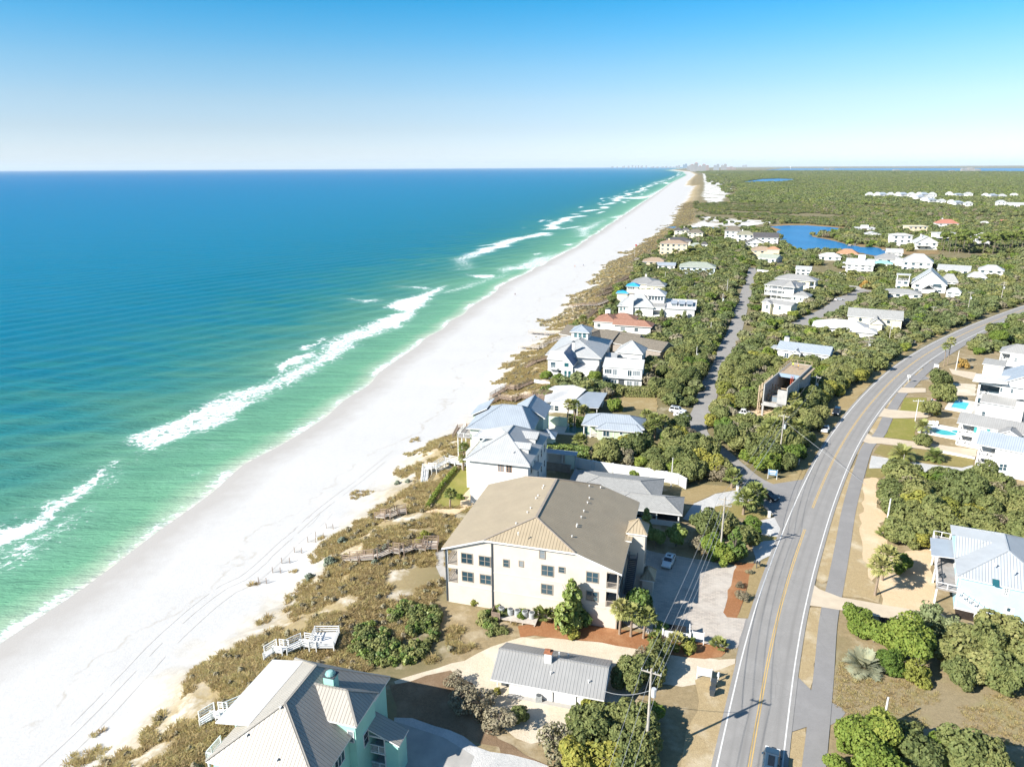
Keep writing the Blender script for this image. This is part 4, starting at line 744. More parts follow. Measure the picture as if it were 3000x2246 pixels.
# ---- light blue house on the right
h = near('blue_house', 'light blue boarded house with grey metal roof, raised deck and white stairs', 'house', G(2803.6, 1687.1, 6), -28.0, M_blue, R_bluish, ); qq = lambda x, y: (2700+x/4.73, 1500+y/4.73)
RB = Mseam('silver_metal_roof', (.41, .43, .445), (.23, .26, .30), .42, .12); h.rm = RB
h.box(.5, .4, 13.4, 18.2, 0, 5.85); h.roof(0, 0, 14, 18.8, 6.0, 9.0, 'y', 6.6, 6.1); 
m = MB(); m.face([(-.1, 5.9, 6.05), (4.4, 10.1, 8.35), (-.1, 14.4, 6.05)]); m.face([(-.05, 5.8, 6.1), (6.6, 10.1, 8.3), (.0, 10.1, 8.25)]); m.face([(.0, 10.1, 8.25), (6.6, 10.1, 8.3), (-.05, 14.5, 6.1)]); m.face([(0, 5.9, 6), (0, 10.1, 8.2), (0, 14.4, 6)][::-1], 1); h.part('cross_gable', m, [RB, M_blue])
h.slab([(-3.2, 7.1, 5.15), (.4, 7.1, 5.5), (.4, 13.9, 5.5), (-3.2, 13.9, 5.15)], .12, R_bluish, 'porch_roof')
h.pbox('deck', M_deck, -2.4, .3, 2.85, .5, 19.5, 3.05); m = MB()
for y in (.4, 7.2, 13.6, 19.2): m.box(-2.4, y, 0, -2.15, y+.25, 5.2 if 5 < y < 15 else 2.9)
h.part('deck_post', m, M_w); h.rail([(.6, .4, 3.05), (-2.3, .4, 3.05), (-2.3, 7.0, 3.05)], 1.05, 0, M_w, 1.5); h.rail([(-2.3, 7.2, 3.05), (-2.3, 19.3, 3.05), (.4, 19.3, 3.05)], 1.05, 0, M_w, 1.3)
m = MB()
for k in range(17): m.box(.6+k*.31, -.9, 2.9-k*.17, .92+k*.31, .3, 2.98-k*.17)
m.bar((.5, -.9, 2.85), (5.9, -.9, .1), .12, .35); m.bar((.5, .3, 2.85), (5.9, .3, .1), .12, .35); m.box(3.1, -.85, 0, 3.35, -.6, 1.5); m.box(4.0, -.85, 0, 4.2, -.6, 1.1); h.part('outside_stair', m, M_w)
h.rail([(.5, -.9, 3.0), (5.9, -.9, .2)], 1.0, 0, M_w, .85, name='stair_railing'); h.rail([(.5, .3, 3.0), (5.9, .3, .2)], 1.0, 0, M_w, .85, name='stair_railing')
for c_ in (1.2, .9): m = MB(); m.box(-1.9, 3+c_, 3.06, -1.2, 3.7+c_, 3.5); m.box(-1.9, 3.0+c_, 3.5, -1.8, 3.7+c_, 4.0)
h.part('deck_chair', m, M_darkmetal)
h.winpx('F', .4, *qq(1150, 1055), *qq(1195, 1140), nx=2, ny=4, fw=.22); h.door('F', .4, h.onpl('F', .4, *qq(1205, 1400))[0], .1, 1.1, 2.2); h.winpx('F', .36, *qq(1182, 1322), *qq(1232, 1372), nx=1, ny=1, fw=.05)
h.win('L', .5, 3, 4.8, 3.2, 5.3, nx=2, ny=1); h.win('L', .5, 8.6, 10.4, 3.2, 5.3, nx=2, ny=1); h.pbox('base_board', M_w, .45, .33, 0, 13.4, .4, .35); h.pbox('corner_board', M_w, .45, .35, 0, .7, .42, 5.8)
s_ = h.loc(G(*qq(1048, 890), 7.3)); m = MB(); a = .9/2.2; zz = lambda y: 6+3*y/6.6+.12
m.face([(s_[0]-.45, s_[1]-.6, zz(s_[1]-.6)), (s_[0]+.45, s_[1]-.6, zz(s_[1]-.6)), (s_[0]+.45, s_[1]+.6, zz(s_[1]+.6)), (s_[0]-.45, s_[1]+.6, zz(s_[1]+.6))]); h.part('skylight', m, M_glass2)
h.vent(s_[0]-.3, s_[1]+2.2, 8.0, .08, .3); h.vent(s_[0]+2.2, s_[1]+1.6, 7.7, .08, .3); h.finish()

# ---- white villas on the right edge
def villa_bal(h, x0, x1, y0, d, lv, xl):
    for a, b in lv:
        m = MB(); m.face([(x0, y0+d, a), (x1, y0+d, a), (x1, y0+d, b), (x0, y0+d, b)]); h.part('balcony_door', m, M_glass); h.rail([(x1, y0+.1, a), (x0+.1, y0+.1, a), (x0+.1, y0+d, a)], 1.0, .3, M_w, 2.5, name='balcony_railing')
        m = MB(); m.box(x0+.8, y0+1.2, a, x0+1.6, y0+1.9, a+.75); m.box(x0+2.0, y0+1.0, a, x0+2.4, y0+1.4, a+.45); m.box(x0+2.35, y0+1.0, a+.45, x0+2.42, y0+1.4, a+.95); h.part('balcony_table', m, M_w)
h = near('white_villa', 'tall bright white villa with stacked corner balconies beside the blue pool', 'house', G(2854.6, 1115.3, 12), -39.0, M_lapw, R_lt); qv = lambda x, y: (2700+x/5.173, 980+y/5.173)
for z0_, z1_ in ((0, 4.6), (7.2, 8.0), (11.0, 11.6)): h.W.box(1.0, 1.3, z0_, 6.2, 6.5, z1_)
h.W.box(1.0, 1.3, 0, 1.5, 1.8, 11.6); h.W.box(5.9, 1.3, 0, 6.2, 1.8, 11.6); h.box(1.0, 4.8, 6.2, 16, 0, 11.8); h.box(6.2, 1.3, 17, 17, 0, 11.8); villa_bal(h, 1.1, 5.9, 1.4, 3.3, ((4.6, 7.2), (8.0, 11.0)), 1)
h.slab([(-.4, -.3, 12.0), (7.5, -.3, 12.6), (7.5, 5.6, 13.4), (-.4, 5.6, 12.7)], mat=R_white); h.roof(5.0, .6, 18.5, 18, 11.9, 15.6, 'y', 0, 0, mat=R_bluish)
for q in ((1192, 805, 1225, 862), (1352, 828, 1388, 885)): h.winpx('F', 1.3, *qv(*q[:2]), *qv(*q[2:]))
h.slab([(2.3, -2.2, 7.2), (16, -2.2, 7.2), (16, 1.3, 8.6), (2.3, 1.3, 8.6)], mat=R_grey, name='lower_roof'); h.box(2.8, -1.6, 16, 1.3, 0, 7.1); h.winpx('F', -1.6, *qv(912, 1165), *qv(962, 1245)); h.winpx('F', -1.6, *qv(1492, 1258), *qv(1540, 1305)); h.chimney(11.2, -2.4, 3, 9.2, 1.8, 1.3, M_stucco); h.finish()
h = near('white_villa', 'white two-storey villa with teal shutters and grey roof by the free-form pool', 'house', G(2806.3, 1237, 6), -39.0, M_lapw, R_grey)
h.slab([(-.2, -.3, 6.0), (16, -.3, 6.0), (16, 3.6, 7.9), (-.2, 3.6, 7.9)]); h.slab([(16, 7.5, 6.0), (-.2, 7.5, 6.0), (-.2, 3.6, 7.9), (16, 3.6, 7.9)]); h.W.box(.3, .2, 0, 3.6, 3, .3); h.W.box(.3, .2, 2.8, 3.6, 3, 3.2); h.W.box(.3, .2, 5.7, 3.6, 3, 5.9); h.W.box(.3, .2, 0, .6, .5, 5.9); h.box(3.6, .2, 16, 7, 0, 5.85); h.box(.3, 3, 3.6, 7, 0, 5.85); villa_bal(h, .4, 3.6, .3, 2.7, ((.3, 2.8), (3.2, 5.7)), 1)
h.roof(8.6, -3.2, 13.4, 3.6, 6.0, 7.3, 'y', 0, 3.4, mat=R_grey, name='porch_gable'); h.box(8.9, -2.8, 13.1, .3, 0, 5.9)
for q in ((793, 1395, 838, 1483), (985, 1428, 1033, 1518)):
    a = h.onpl('F', .2, *qv(q[0], (q[1]+q[3])/2))[0]; b = h.onpl('F', .2, *qv(q[2], (q[1]+q[3])/2))[0]; z0_ = h.onpl('F', .2, *qv((q[0]+q[2])/2, q[3]))[1]; z1_ = h.onpl('F', .2, *qv((q[0]+q[2])/2, q[1]))[1]; m = MB(); h.fbox(m, 'F', .2, a, b, z0_, z1_, -.02, .05); h.part('shutter', m, M('teal_shutter', (.06, .30, .30)))
h.finish()
h = near('white_villa', 'white villa with bluish metal roof and two open porches over a pale gravel drive', 'house', G(2863.3, 1300, 6.5), -39.0, M_lapw, R_bluish)
h.slab([(-.3, -.2, 6.5), (15, -.2, 6.5), (15, 4.6, 8.6), (-.3, 4.6, 8.6)]); h.slab([(15, 9.6, 6.5), (-.3, 9.6, 6.5), (-.3, 4.6, 8.6), (15, 4.6, 8.6)]); h.W.box(.3, .3, 0, 3.6, 3, .9); h.W.box(.3, .3, 3.2, 3.6, 3, 3.6); h.W.box(.3, .3, 6.0, 3.6, 3, 6.4); h.W.box(.3, .3, 0, .6, .6, 6.4); h.box(3.6, .3, 15, 9, 0, 6.4); h.box(.3, 3, 3.6, 9, 0, 6.4); villa_bal(h, .4, 3.6, .4, 2.6, ((.9, 3.2), (3.6, 6.0)), 1)
a8 = lambda x, y: (2400+x/2.957, 1300+y/2.957); h.winpx('F', .3, *a8(1562, 172), *a8(1590, 228)); h.winpx('F', .3, *a8(1596, 176), *a8(1624, 230)); h.finish()
h = near('white_villa', 'white villa with grey hipped roof at the upper right edge behind the scrub', 'house', G(2928, 1029.3, 6.5), -39.0, M_lapw, R_grey)
h.roof(0, 0, 15, 8, 6.5, 9.0, 'x', 4.2, 4); h.W.box(.4, .4, 0, 3.2, 3, 2.9); h.W.box(.4, .4, 5.9, 3.2, 3, 6.4); h.W.box(.4, .4, 0, .7, .7, 6.4); h.box(3.2, .4, 14.6, 7.6, 0, 6.4); h.box(.4, 3, 3.2, 7.6, 0, 6.4); villa_bal(h, .5, 3.2, .5, 2.5, ((2.9, 5.9),), 1); h.win('F', .4, 4.6, 5.4, 3.5, 5); h.slab([(-3.5, -9.5, 3.6), (3, -9.5, 3.6), (3, -3.5, 4.4), (-3.5, -3.5, 4.4)], mat=R_shgrey, name='garage_roof'); h.box(-3, -9, 2.6, -4, 0, 3.5); h.finish()
# ================================================================ houses in the middle distance
qA = lambda x, y: (1450+x/3.687, 780+y/3.687)
h = near('modern_white_house', 'sprawling white house with glazed cupola, hipped metal roof and steep gable in painted navy shade', 'house', G(*qA(615, 910), 6.5), -16.0, M_stucco, R_lt)
h.roof(-1, -6.2, 18.5, 21, 6.5, 10.2, 'y', 10, 9); h.box(0, -5, 17.5, 20, 0, 6.3); h.box(5.4, 7.6, 11.3, 15, 6, 11.8); h.roof(4.8, 7.0, 11.9, 15.6, 12, 13.8, 'y', 3.6, 3.6, mat=R_bluish)
h.win('F', 7.6, 6.3, 7.4, 10, 11.6, glass=M_glass2); h.win('F', 7.6, 7.9, 9.0, 10, 11.6, glass=M_glass2); h.win('F', 7.6, 9.5, 10.6, 10, 11.6, glass=M_glass2); h.win('R', 11.3, 8.4, 9.8, 10, 11.6); h.win('R', 11.3, 11.4, 13, 10, 11.6)
wl = lambda x, y, z: h.loc(G(x, y, z))
b = h.loc(G(*qA(570, 1000), 6.5)); X0, Y0 = b[0], b[1]
h.slab([(X0-.3, Y0-.2, 6.5), (X0+6, Y0-.2, 6.5), (X0+6, Y0+5, 8.2), (X0-.3, Y0+5, 8.2)], mat=R_white); h.box(X0, Y0+.3, X0+5.6, Y0+9, 0, 6.4); h.win('F', Y0+.3, X0+1, X0+2.6, 3.6, 5.4); h.win('F', Y0+.3, X0+3.6, X0+4.6, .8, 2.8); h.pbox('porch', M_w, X0+.6, Y0-1.2, 0, X0+3.6, Y0+.3, .2); h.pbox('balcony', M_w, X0+.5, Y0-1.0, 3.2, X0+3.4, Y0+.3, 3.4); h.rail([(X0+.5, Y0-.9, 3.4), (X0+3.4, Y0-.9, 3.4)], .9, .3)
h.box(X0+5.6, Y0-1.2, X0+8.8, Y0+12, 0, 5.2); m = MB(); m.face([(X0+5.6, Y0-1.2, 5.2), (X0+8.8, Y0-1.2, 5.2), (X0+5.9, Y0-1.2, 9.2)]); h.part('gable_wall', m, M_stucco); h.slab([(X0+5.6, Y0-1.5, 9.4), (X0+9.1, Y0-1.5, 5.0), (X0+9.1, Y0+12, 5.0), (X0+5.6, Y0+12, 9.4)], mat=M('navy_shade_roof', (.06, .12, .22), (.08, .15, .26), .5, .4)); m = MB(); m.box(X0+5.5, Y0-1.3, 5, X0+5.75, Y0+12, 9.3); h.part('gable_wall', m, M_stucco)  # steep gable's landward slope: its shade is put into the navy base colour
h.win('F', Y0-1.2, X0+6, X0+6.8, .6, 3.2, glass=M_glass2); h.win('F', Y0-1.2, X0+7.3, X0+8.2, .6, 3.2, glass=M_glass2); h.win('F', Y0-1.2, X0+6.0, X0+7.4, 4.6, 5.9, ny=1, glass=M_glass2); h.chimney(X0+7.2, Y0+7.6, 6, 11, .9, .8, M_stucco)
h.box(X0+8.8, Y0-.6, X0+16, Y0+10, 0, 3.9); h.slab([(X0+8.8, Y0-.8, 4.0), (X0+16.4, Y0-.8, 4.0), (X0+16.4, Y0+10.4, 4.0), (X0+8.8, Y0+10.4, 4.0)], mat=R_membrane, name='flat_roof'); h.slab([(X0+15, Y0+10, 4.2), (X0+21.5, Y0+11, 4.2), (X0+21, Y0+18.5, 5.4), (X0+13, Y0+18, 5.4)], mat=R_lt, name='link_roof'); h.box(X0+15.5, Y0+11.5, X0+20.5, Y0+17, 0, 4.1)
h.finish()
h = near('garage_building', 'white double garage with pale pyramid roof behind the modern white house', 'garage', G(*qA(1295, 925), 5.5), -20.0, M_stucco, R_lt)
h.roof(0, 0, 10, 9.6, 5.5, 9.0, 'x', 4.9, 4.9); h.box(.5, .5, 9.5, 9, 0, 5.4)
for x in (1.2, 5.5): m = MB(); m.box(x, .44, .1, x+3.2, .52, 2.6); h.part('garage_door', m, M_w); m = MB(); m.box(x, .42, 2.9, x+3.2, .5, 3.6); h.part('transom_window', m, M_glass)
h.finish()
h = near('guest_house', 'boxy white guest house with rows of tall windows and a pale shed roof', 'house', G(*qA(1170, 1080), 6.3), -16.0, M_stucco, R_white)
h.slab([(-.2, -.3, 6.35), (12.8, -.3, 6.35), (12.6, 6.6, 7.7), (-.4, 6.6, 7.7)]); h.box(0, 0, 12.5, 6.3, 0, 6.3); h.pbox('ledge', M_w, 0, -.9, 2.9, 12.5, 0, 3.05); h.rail([(.1, -.8, 3.0), (4.4, -.8, 3.0)], .9, .3); h.rail([(7.4, -.8, 3.0), (12.4, -.8, 3.0)], .9, .3)
for q in ((1188, 1110, 1258, 1155, 4), (1275, 1113, 1315, 1180, 2), (1435, 1125, 1475, 1190, 2), (1492, 1130, 1565, 1180, 4)): h.winpx('F', 0, *qA(*q[:2]), *qA(*q[2:4]), nx=q[4], ny=1)
for q in ((1195, 1220, 1245, 1280, 2), (1265, 1225, 1310, 1285, 2), (1425, 1240, 1478, 1298, 2), (1503, 1245, 1550, 1300, 2)): h.winpx('F', 0, *qA(*q[:2]), *qA(*q[2:4]), nx=q[4], ny=1)
a = h.onpl('F', 0, *qA(1333, 1260))[0]; b = h.onpl('F', 0, *qA(1395, 1260))[0]; m = MB(); m.box(a, -.06, 0, b, .02, 2.4); h.part('garage_door', m, M_darkmetal); h.finish()
def rectpx(P, z, Q, yaw):
    o = G(*P, z); a = R(yaw); ex = np.array([math.cos(a), math.sin(a), 0]); q = G(*Q, z)-o; return o, q @ ex, q @ np.array([-ex[1], ex[0], 0])
h = near('brown_roof_house', 'sprawling house with weathered brown shingle gables next to the cupola house', 'house', G(*qA(720, 720), 4), -38.0, M_greywall, R_shbrown)
h.roof(0, -2, 24, 10, 4, 6.8, 'x', 0, 0); h.roof(11, -10, 20, 5, 4, 6.6, 'y', 0, 0); h.box(.5, -1.5, 23.5, 9.5, 0, 3.9); h.box(11.5, -9.4, 19.5, 0, 0, 3.9); h.roof(16, 3, 32, 11, 4, 6.4, 'x', 0, 0); h.box(17, 3.5, 31.4, 10.5, 0, 3.9); h.finish()
h = near('brown_roof_house', 'small weathered brown shingle gabled house beside the pyramid roofed garage', 'house', G(*qA(1250, 825), 3.5), -42.0, M_greywall, R_shbrown)
h.roof(0, 0, 22, 10, 3.6, 6.2, 'x', 0, 0); h.box(.5, .5, 21.4, 9.5, 0, 3.5); h.win('L', .5, 3, 5, 1, 2.4); h.win('F', .5, 5, 7, 1, 2.4); h.finish()
h = near('terracotta_house', 'low white house with red terracotta tile roof and a squat white chimney', 'house', G(*qA(1075, 575), 3.5), -20.0, M_stucco, R_terra)
h.roof(0, -3.4, 10.6, 9, 3.5, 5.9, 'y', 5, 5); h.box(.6, -2.8, 10, 8.4, 0, 3.4); h.roof(5, 3, 17.5, 13, 3.5, 5.6, 'x', 5, 5); h.box(6, 3.6, 17, 12.4, 0, 3.4); h.roof(9.5, -7.4, 26.5, .8, 3.4, 5.3, 'x', 0, 4); h.box(10.4, -6.6, 25.8, 0, 0, 3.3); h.chimney(4.6, 6.4, 4.5, 7.2, 2.2, 1.4); h.win('F', -2.8, 2, 3.4, 1, 2.4); h.win('F', -6.6, 13, 15, 1, 2.4); h.win('F', -6.6, 19, 20.6, 1, 2.4); h.finish()
h = near('dormer_house', 'white house with a tall chimney and a long wing of three awning dormers', 'house', G(*qA(1330, 440), 4.0), -16.0, M_lapw, R_lt)
h.roof(-.4, -.5, 17, 14, 4.6, 9.5, 'x', 6, 6); h.box(.2, .2, 16.4, 13.4, 0, 4.6); h.box(5.3, -.7, 7.2, .9, 0, 10.5); h.pbox('chimney_cap', M_greywall, 5.1, -.9, 10.5, 7.4, 1.1, 10.8); h.box(13.2, 5.5, 21, 15, 0, 9.3); h.roof(12.6, 4.8, 21.6, 16, 9.4, 12, 'y', 4.5, 5, mat=R_white); h.roof(3.5, 6, 14.5, 18, 6.5, 11, 'x', 3, 0, mat=R_white)
for k in range(5): h.win('F', 5.5, 13.8+k*1.4, 14.8+k*1.4, 7.2, 8.8)
h.slab([(15.5, .2, 5.0), (22, .2, 5.0), (22, 5.4, 5.9), (15.5, 5.4, 5.9)], mat=R_grey); h.W.box(15.8, .5, 0, 21.8, 5, .8); h.W.box(15.8, .5, 3.2, 21.8, 5, 4.7); h.W.box(15.8, 3.5, 0, 21.8, 5.4, 4.9); h.W.box(15.8, .5, 0, 16.1, .8, 4.8); h.W.box(21.5, .5, 0, 21.8, .8, 4.8)
for q in ((1355, 410, 1370, 480), (1390, 425, 1405, 470), (1483, 440, 1495, 465), (1555, 440, 1572, 480)): h.winpx('F', .2, *qA(*q[:2]), *qA(*q[2:]), glass=M_glass2)
h.slab([(21.5, .2, 4.4), (36, .2, 4.4), (36, 12, 7.0), (21.5, 12, 7.0)], mat=R_white); h.box(22, .8, 35.4, 11.6, 0, 4.3)
for k in range(3):
    x = 24.4+k*3.6; m = MB(); m.box(x, 3.2, 4.6, x+2.6, 6.6, 6.3); m.box(x+.3, 3.14, 5.2, x+2.3, 3.22, 6.1, 1); d = h.part('dormer', m, [M_lapw, M_glass]); m = MB(); m.face([(x-.2, 2.7, 6.2), (x+2.8, 2.7, 6.2), (x+2.8, 7.4, 7.2), (x-.2, 7.4, 7.2)]); m.build('dormer_roof', R_bluish, d)
h.finish()
h = near('blue_roof_house', 'pale house with small bright blue tent-like roofs overlooking the beach', 'house', G(*qA(1305, 290), 5.5), -16.0, M_paleyel, R_blue)
h.roof(0, 0, 6.5, 6, 5.5, 6.6, 'x', 3, 3); h.box(.6, .6, 6, 5.5, 0, 5.4); b = h.loc(G(*qA(1412, 215), 9)); h.roof(b[0], b[1], b[0]+7, b[1]+6.5, 9, 10.5, 'x', 3.2, 3.2); h.box(b[0]+.6, b[1]+.6, b[0]+6.4, b[1]+6, 0, 8.8); [h.win('F', b[1]+.6, b[0]+1+k*.9, b[0]+1.6+k*.9, 7.6, 8.6, ny=1) for k in range(4)]; h.finish()
h = near('grey_roof_house', 'single-storey house with faded grey hipped metal roof beside the blue tent roofs', 'house', G(*qA(1480, 170), 4), -20.0, M_paleyel, R_grey)
h.roof(-.5, -5, 15, 12, 4, 6.9, 'x', 7, 7); h.roof(9, -7, 20, 3, 3.6, 5.8, 'x', 4, 4); h.box(.4, -4.4, 14.4, 11, 0, 3.9); h.box(9.6, -6.4, 19.4, 2.4, 0, 3.5); h.chimney(7, 6, 5, 8.2, 1.0, 1.0); h.finish()
qB = lambda x, y: (2000+x/3.687, 780+y/3.687)
h = near('long_white_house', 'long white boarded bungalow with blue-grey gabled roof amid thick scrub', 'house', G(*qB(1010, 890), 4.5), -33.0, M_lapw, R_bluish)
b1 = h.loc(G(*qB(1590, 965), 4.5)); b2 = h.loc(G(*qB(1615, 850), 6.2)); Lx = b1[0]; h.roof(0, -.2, Lx, 9.4, 4.5, 6.6, 'x', 0, 0); h.box(.5, .4, Lx-.5, 8.8, 0, 4.4); h.roof(Lx*.30, -1.8, Lx*.30+3.4, 4, 4.1, 5.3, 'y', 0, 2, mat=R_lt); [h.pbox('porch_post', M_w, x, -1.6, 0, x+.2, -1.4, 4) for x in (Lx*.3+.2, Lx*.3+3)]; h.chimney(2, 7, 5, 7.8, 1.6, 1)
for x in (3, 8.6, Lx*.72, Lx*.82): h.win('F', .4, x, x+1.4, 1.6, 3.2, nx=2)
h.slab([(-2.5, 1, 4.2), (0, 1, 4.4), (0, 7, 4.4), (-2.5, 7, 4.2)], mat=R_lt); h.win('R', Lx-.5, 3, 4.4, 1.4, 3); h.finish()
h = near('porch_house', 'two-storey white house with wraparound porches, grey hipped roof and a square corner tower', 'house', G(*qB(890, 190), 8), -35.0, M_lapw, R_grey)
h.roof(0, -2, 18, 12, 8, 10.4, 'x', 6, 6); h.box(2.6, 1, 17, 11, 0, 7.8); h.roof(9.5, -4.5, 16.5, 3, 8.1, 11, 'x', 3.5, 3.5); h.box(11, -2.6, 15.6, 2, 0, 8)
for z in (2.6, 5.2): h.pbox('porch_floor', M_w, .4, -1.6, z, 16, 11, z+.2); h.rail([(.5, 11, z+.2), (.5, -1.5, z+.2), (10, -1.5, z+.2), (10, -3.8, z+.2), (15.8, -3.8, z+.2)], .9, .4, M_w)
m = MB(); [m.box(x, y, 0, x+.2, y+.2, 8) for x, y in ((.5, -1.5), (.5, 2.5), (.5, 6.5), (.5, 10.5), (4, -1.5), (7, -1.5), (10, -3.8), (15.6, -3.8))]; h.part('porch_post', m, M_w); h.slab([(9.6, -4.4, 2.9), (16.4, -4.4, 2.9), (16.4, -2, 2.9), (9.6, -2, 2.9)], mat=M_w, name='porch_floor')
b = h.loc(G(*qB(1160, 310), 4)); h.roof(b[0], b[1], b[0]+9.5, b[1]+8, 4, 5.8, 'x', 4, 4); h.box(b[0]+.5, b[1]+.5, b[0]+9, b[1]+7.5, 0, 3.9); h.win('F', b[1]+.5, b[0]+2, b[0]+2.8, 1.6, 3); h.win('F', b[1]+.5, b[0]+5, b[0]+5.8, 1.6, 3); h.finish()
h = near('long_hip_house', 'wide two-storey house with pale grey hipped roof and tall shaded porch columns', 'house', G(*qB(990, 130), 6.5), -33.0, M_paleyel, R_grey)
h.roof(0, 0, 22.5, 9.5, 6.5, 9, 'x', 6.5, 6.5); h.box(1, .8, 19, 9, 0, 6.3); m = MB(); [m.box(21.4, y, 0, 21.9, y+.4, 6.4) for y in (.8, 4, 8)]; m.box(18, .8, 3, 22, 9, 3.3); h.part('porch_column', m, M_w); h.win('F', .8, 15, 17, 3.8, 5.4, nx=2); h.finish()
h = near('small_house', 'small pale yellow two-storey house with grey gabled roof beside the side street', 'house', G(*qB(850, 385), 5), -50.0, M_paleyel, R_grey)
b1 = h.loc(G(*qB(1170, 435), 5)); h.roof(0, 0, b1[0], 6.5, 5, 6.5, 'x', 0, 0); h.box(.4, .4, b1[0]-.4, 6, -1, 4.9); h.roof(2.2, -2.0, 6.2, 3, 5, 6.2, 'y', 0, 2); h.box(2.6, -1.5, 5.8, 2, 0, 4.9); h.win('F', -1.5, 3.6, 4.6, 2.6, 4.2); h.win('F', .4, 9, 10.2, 2.6, 4.2); h.finish()
qC = lambda x, y: (2300+x/3.16, 900+y/3.16)
h = near('cream_house', 'cream barn-like house with long grey gabled roof and porthole windows', 'house', G(*qC(575, 80), 4.5), -26.0, M_paleyel, R_shgrey)
b1 = h.loc(G(*qC(985, 88), 4.5)); h.roof(0, 0, 22, 11, 4.5, 7.4, 'x', 0, 0); h.box(.5, .5, 21.5, 10.5, 0, 4.4); h.roof(9, -6.5, 14.5, 3, 3.2, 5.4, 'y', 0, 2); h.box(9.5, -6, 14, 1, 0, 3.1)
for x in (5.4, 16.4): m = MB(); m.tube([(x, .46, 3.2), (x, .38, 3.2)], .7, 14); h.part('round_window', m, M_glass)
h.finish()
h = near('white_roof_house', 'low house under a broad bright white hipped roof in front of the cream barn-like house', 'house', G(*qC(245, 175), 3), -26.0, M_stucco, R_membrane)
h.roof(0, 0, 22, 13, 3, 5.6, 'x', 8, 6); h.box(.8, .8, 21, 12.2, 0, 2.9); h.roof(15, -3, 25, 6, 2.8, 4.0, 'x', 4, 4); h.box(16, -2.4, 24, 5, 0, 2.7); h.finish()
M_dkbrown = M('brown_shoring', (.30, .20, .13), (.22, .15, .10), 2)
# ---- the concrete shell under construction
h = near('concrete_shell', 'unfinished concrete block building on columns with open floors and timber decking', 'building', G(2229, 1217, 0), 30.0, M('concrete_block', (.40, .39, .37), (.31, .305, .295), .6, .9), M_newwood)
qD = lambda x, y: (2200+x/6.37, 1040+y/6.37)
xb = h.loc(G(*qD(450, 1090), 0)); ex_ = h.loc(G(*qD(960, 190), 10))
_d = (G(*qD(960, 190), 9.5)-G(*qD(510, 590), 9.5)); yw = math.degrees(math.atan2(_d[1], _d[0])); h.yaw = R(yw-90); h.root.rotation_euler.z = h.yaw; h.ex = np.array([math.cos(h.yaw), math.sin(h.yaw), 0]); h.ey = np.array([-h.ex[1], h.ex[0], 0])
Wd = h.loc(G(*qD(450, 1090), 0))[0]; Ln = np.linalg.norm(_d)+1.0; Wd = max(6.5, min(8.5, Wd+.8))
for x in (0, Wd-.5):
    for y in (0, Ln*.33, Ln*.66, Ln-.6): h.W.box(x, y, 0, x+.5, y+.5, 3.2)
h.foot.append((0, 0, Wd, Ln)); h.W.box(-.2, -.2, 3.2, Wd+.2, Ln, 3.6); h.W.box(Wd-.25, 0, 3.6, Wd, Ln, 9.4); h.W.box(0, 0, 3.6, .3, Ln, 9.4); h.W.box(Wd-2.6, 0, 3.6, Wd-.25, .25, 8.4); h.W.box(.3, Ln-.3, 3.6, Wd-.25, Ln, 9.4); h.W.box(0, 0, 3.6, Wd, .3, 4.3)
h.pbox('timber_deck', M_newwood, .3, Ln*.52, 9.0, Wd-.25, Ln-.3, 9.3); m = MB(); m.box(.3, Ln*.5, 8.3, Wd-.25, Ln*.52, 9.3); h.part('formwork', m, M('blue_formwork', (.25, .33, .42)))
for k in range(3): m = MB(); m.box(Wd-.02, 2+k*5, 5.2, Wd+.06, 2.4+k*5, 7.6); h.part('slot_window', m, M_w)
m = MB()
for k in range(12): m.box(Wd*.62, Ln*.47, 3.8+k*.45, Wd*.62+.6, Ln*.47+.08, 3.87+k*.45)
m.bar((Wd*.62, Ln*.48, 3.6), (Wd*.62, Ln*.48, 9.3), .1); m.bar((Wd*.62+.6, Ln*.48, 3.6), (Wd*.62+.6, Ln*.48, 9.3), .1); h.part('ladder', m, M('red_ladder', (.45, .09, .05)))
h.pbox('block_pallet', M('blue_grey_crate', (.18, .22, .25)), 1.5, 3.0, 3.6, 4.0, 4.6, 5.4); h.pbox('lumber_stack', M_newwood, 1.2, 7, 3.6, 5, 8.2, 4.0); h.pbox('lumber_stack', M_newwood, 1.0, 10, 3.6, 4, 12, 4.2)
h.pbox('plywood_floor', M_newwood, .3, .3, 3.6, Wd-.25, Ln-.3, 3.66)
for k in range(8): h.pbox('shoring_post', M_dkbrown, .8+(k % 2)*(Wd-2.2), 2.2+k*1.7, 3.66, 1.0+(k % 2)*(Wd-2.2), 2.4+k*1.7, 6.2+(k % 3))
for k in range(4): h.pbox('beam', M_newwood, .3, 3+k*2.0, 5.2+.9*(k % 2), Wd-.3, 3.2+k*2.0, 5.45+.9*(k % 2))
h.rail([(0, Ln*.55, 9.3), (0, Ln, 9.3), (Wd, Ln, 9.3)], 1.1, 0, M_newwood, 2.2, name='guard_rail'); m = MB(); m.box(Wd, Ln*.5, 8.6, Wd+1.1, Ln, 8.7); [m.bar((Wd, Ln*f_, 7.4), (Wd+1, Ln*f_, 8.6), .1) for f_ in (.52, .7, .88)]; h.part('scaffold_walkway', m, M_newwood)
m = MB()
for k in range(9): m.box(-1.6+.1*(k % 2), 1+k*1.6, 0, -1.3, 1.2+k*1.6, 8.5); m.box(-1.9, 1+k*1.6, 1+.8*k % 6, -.4, 1.15+k*1.6, 1.15+.8*k % 6)
m.box(-1.6, 1, 3.4, -1.35, 14.5, 3.6); m.box(-1.6, 1, 6.4, -1.35, 14.5, 6.6); h.part('scaffold', m, M_newwood); h.finish()

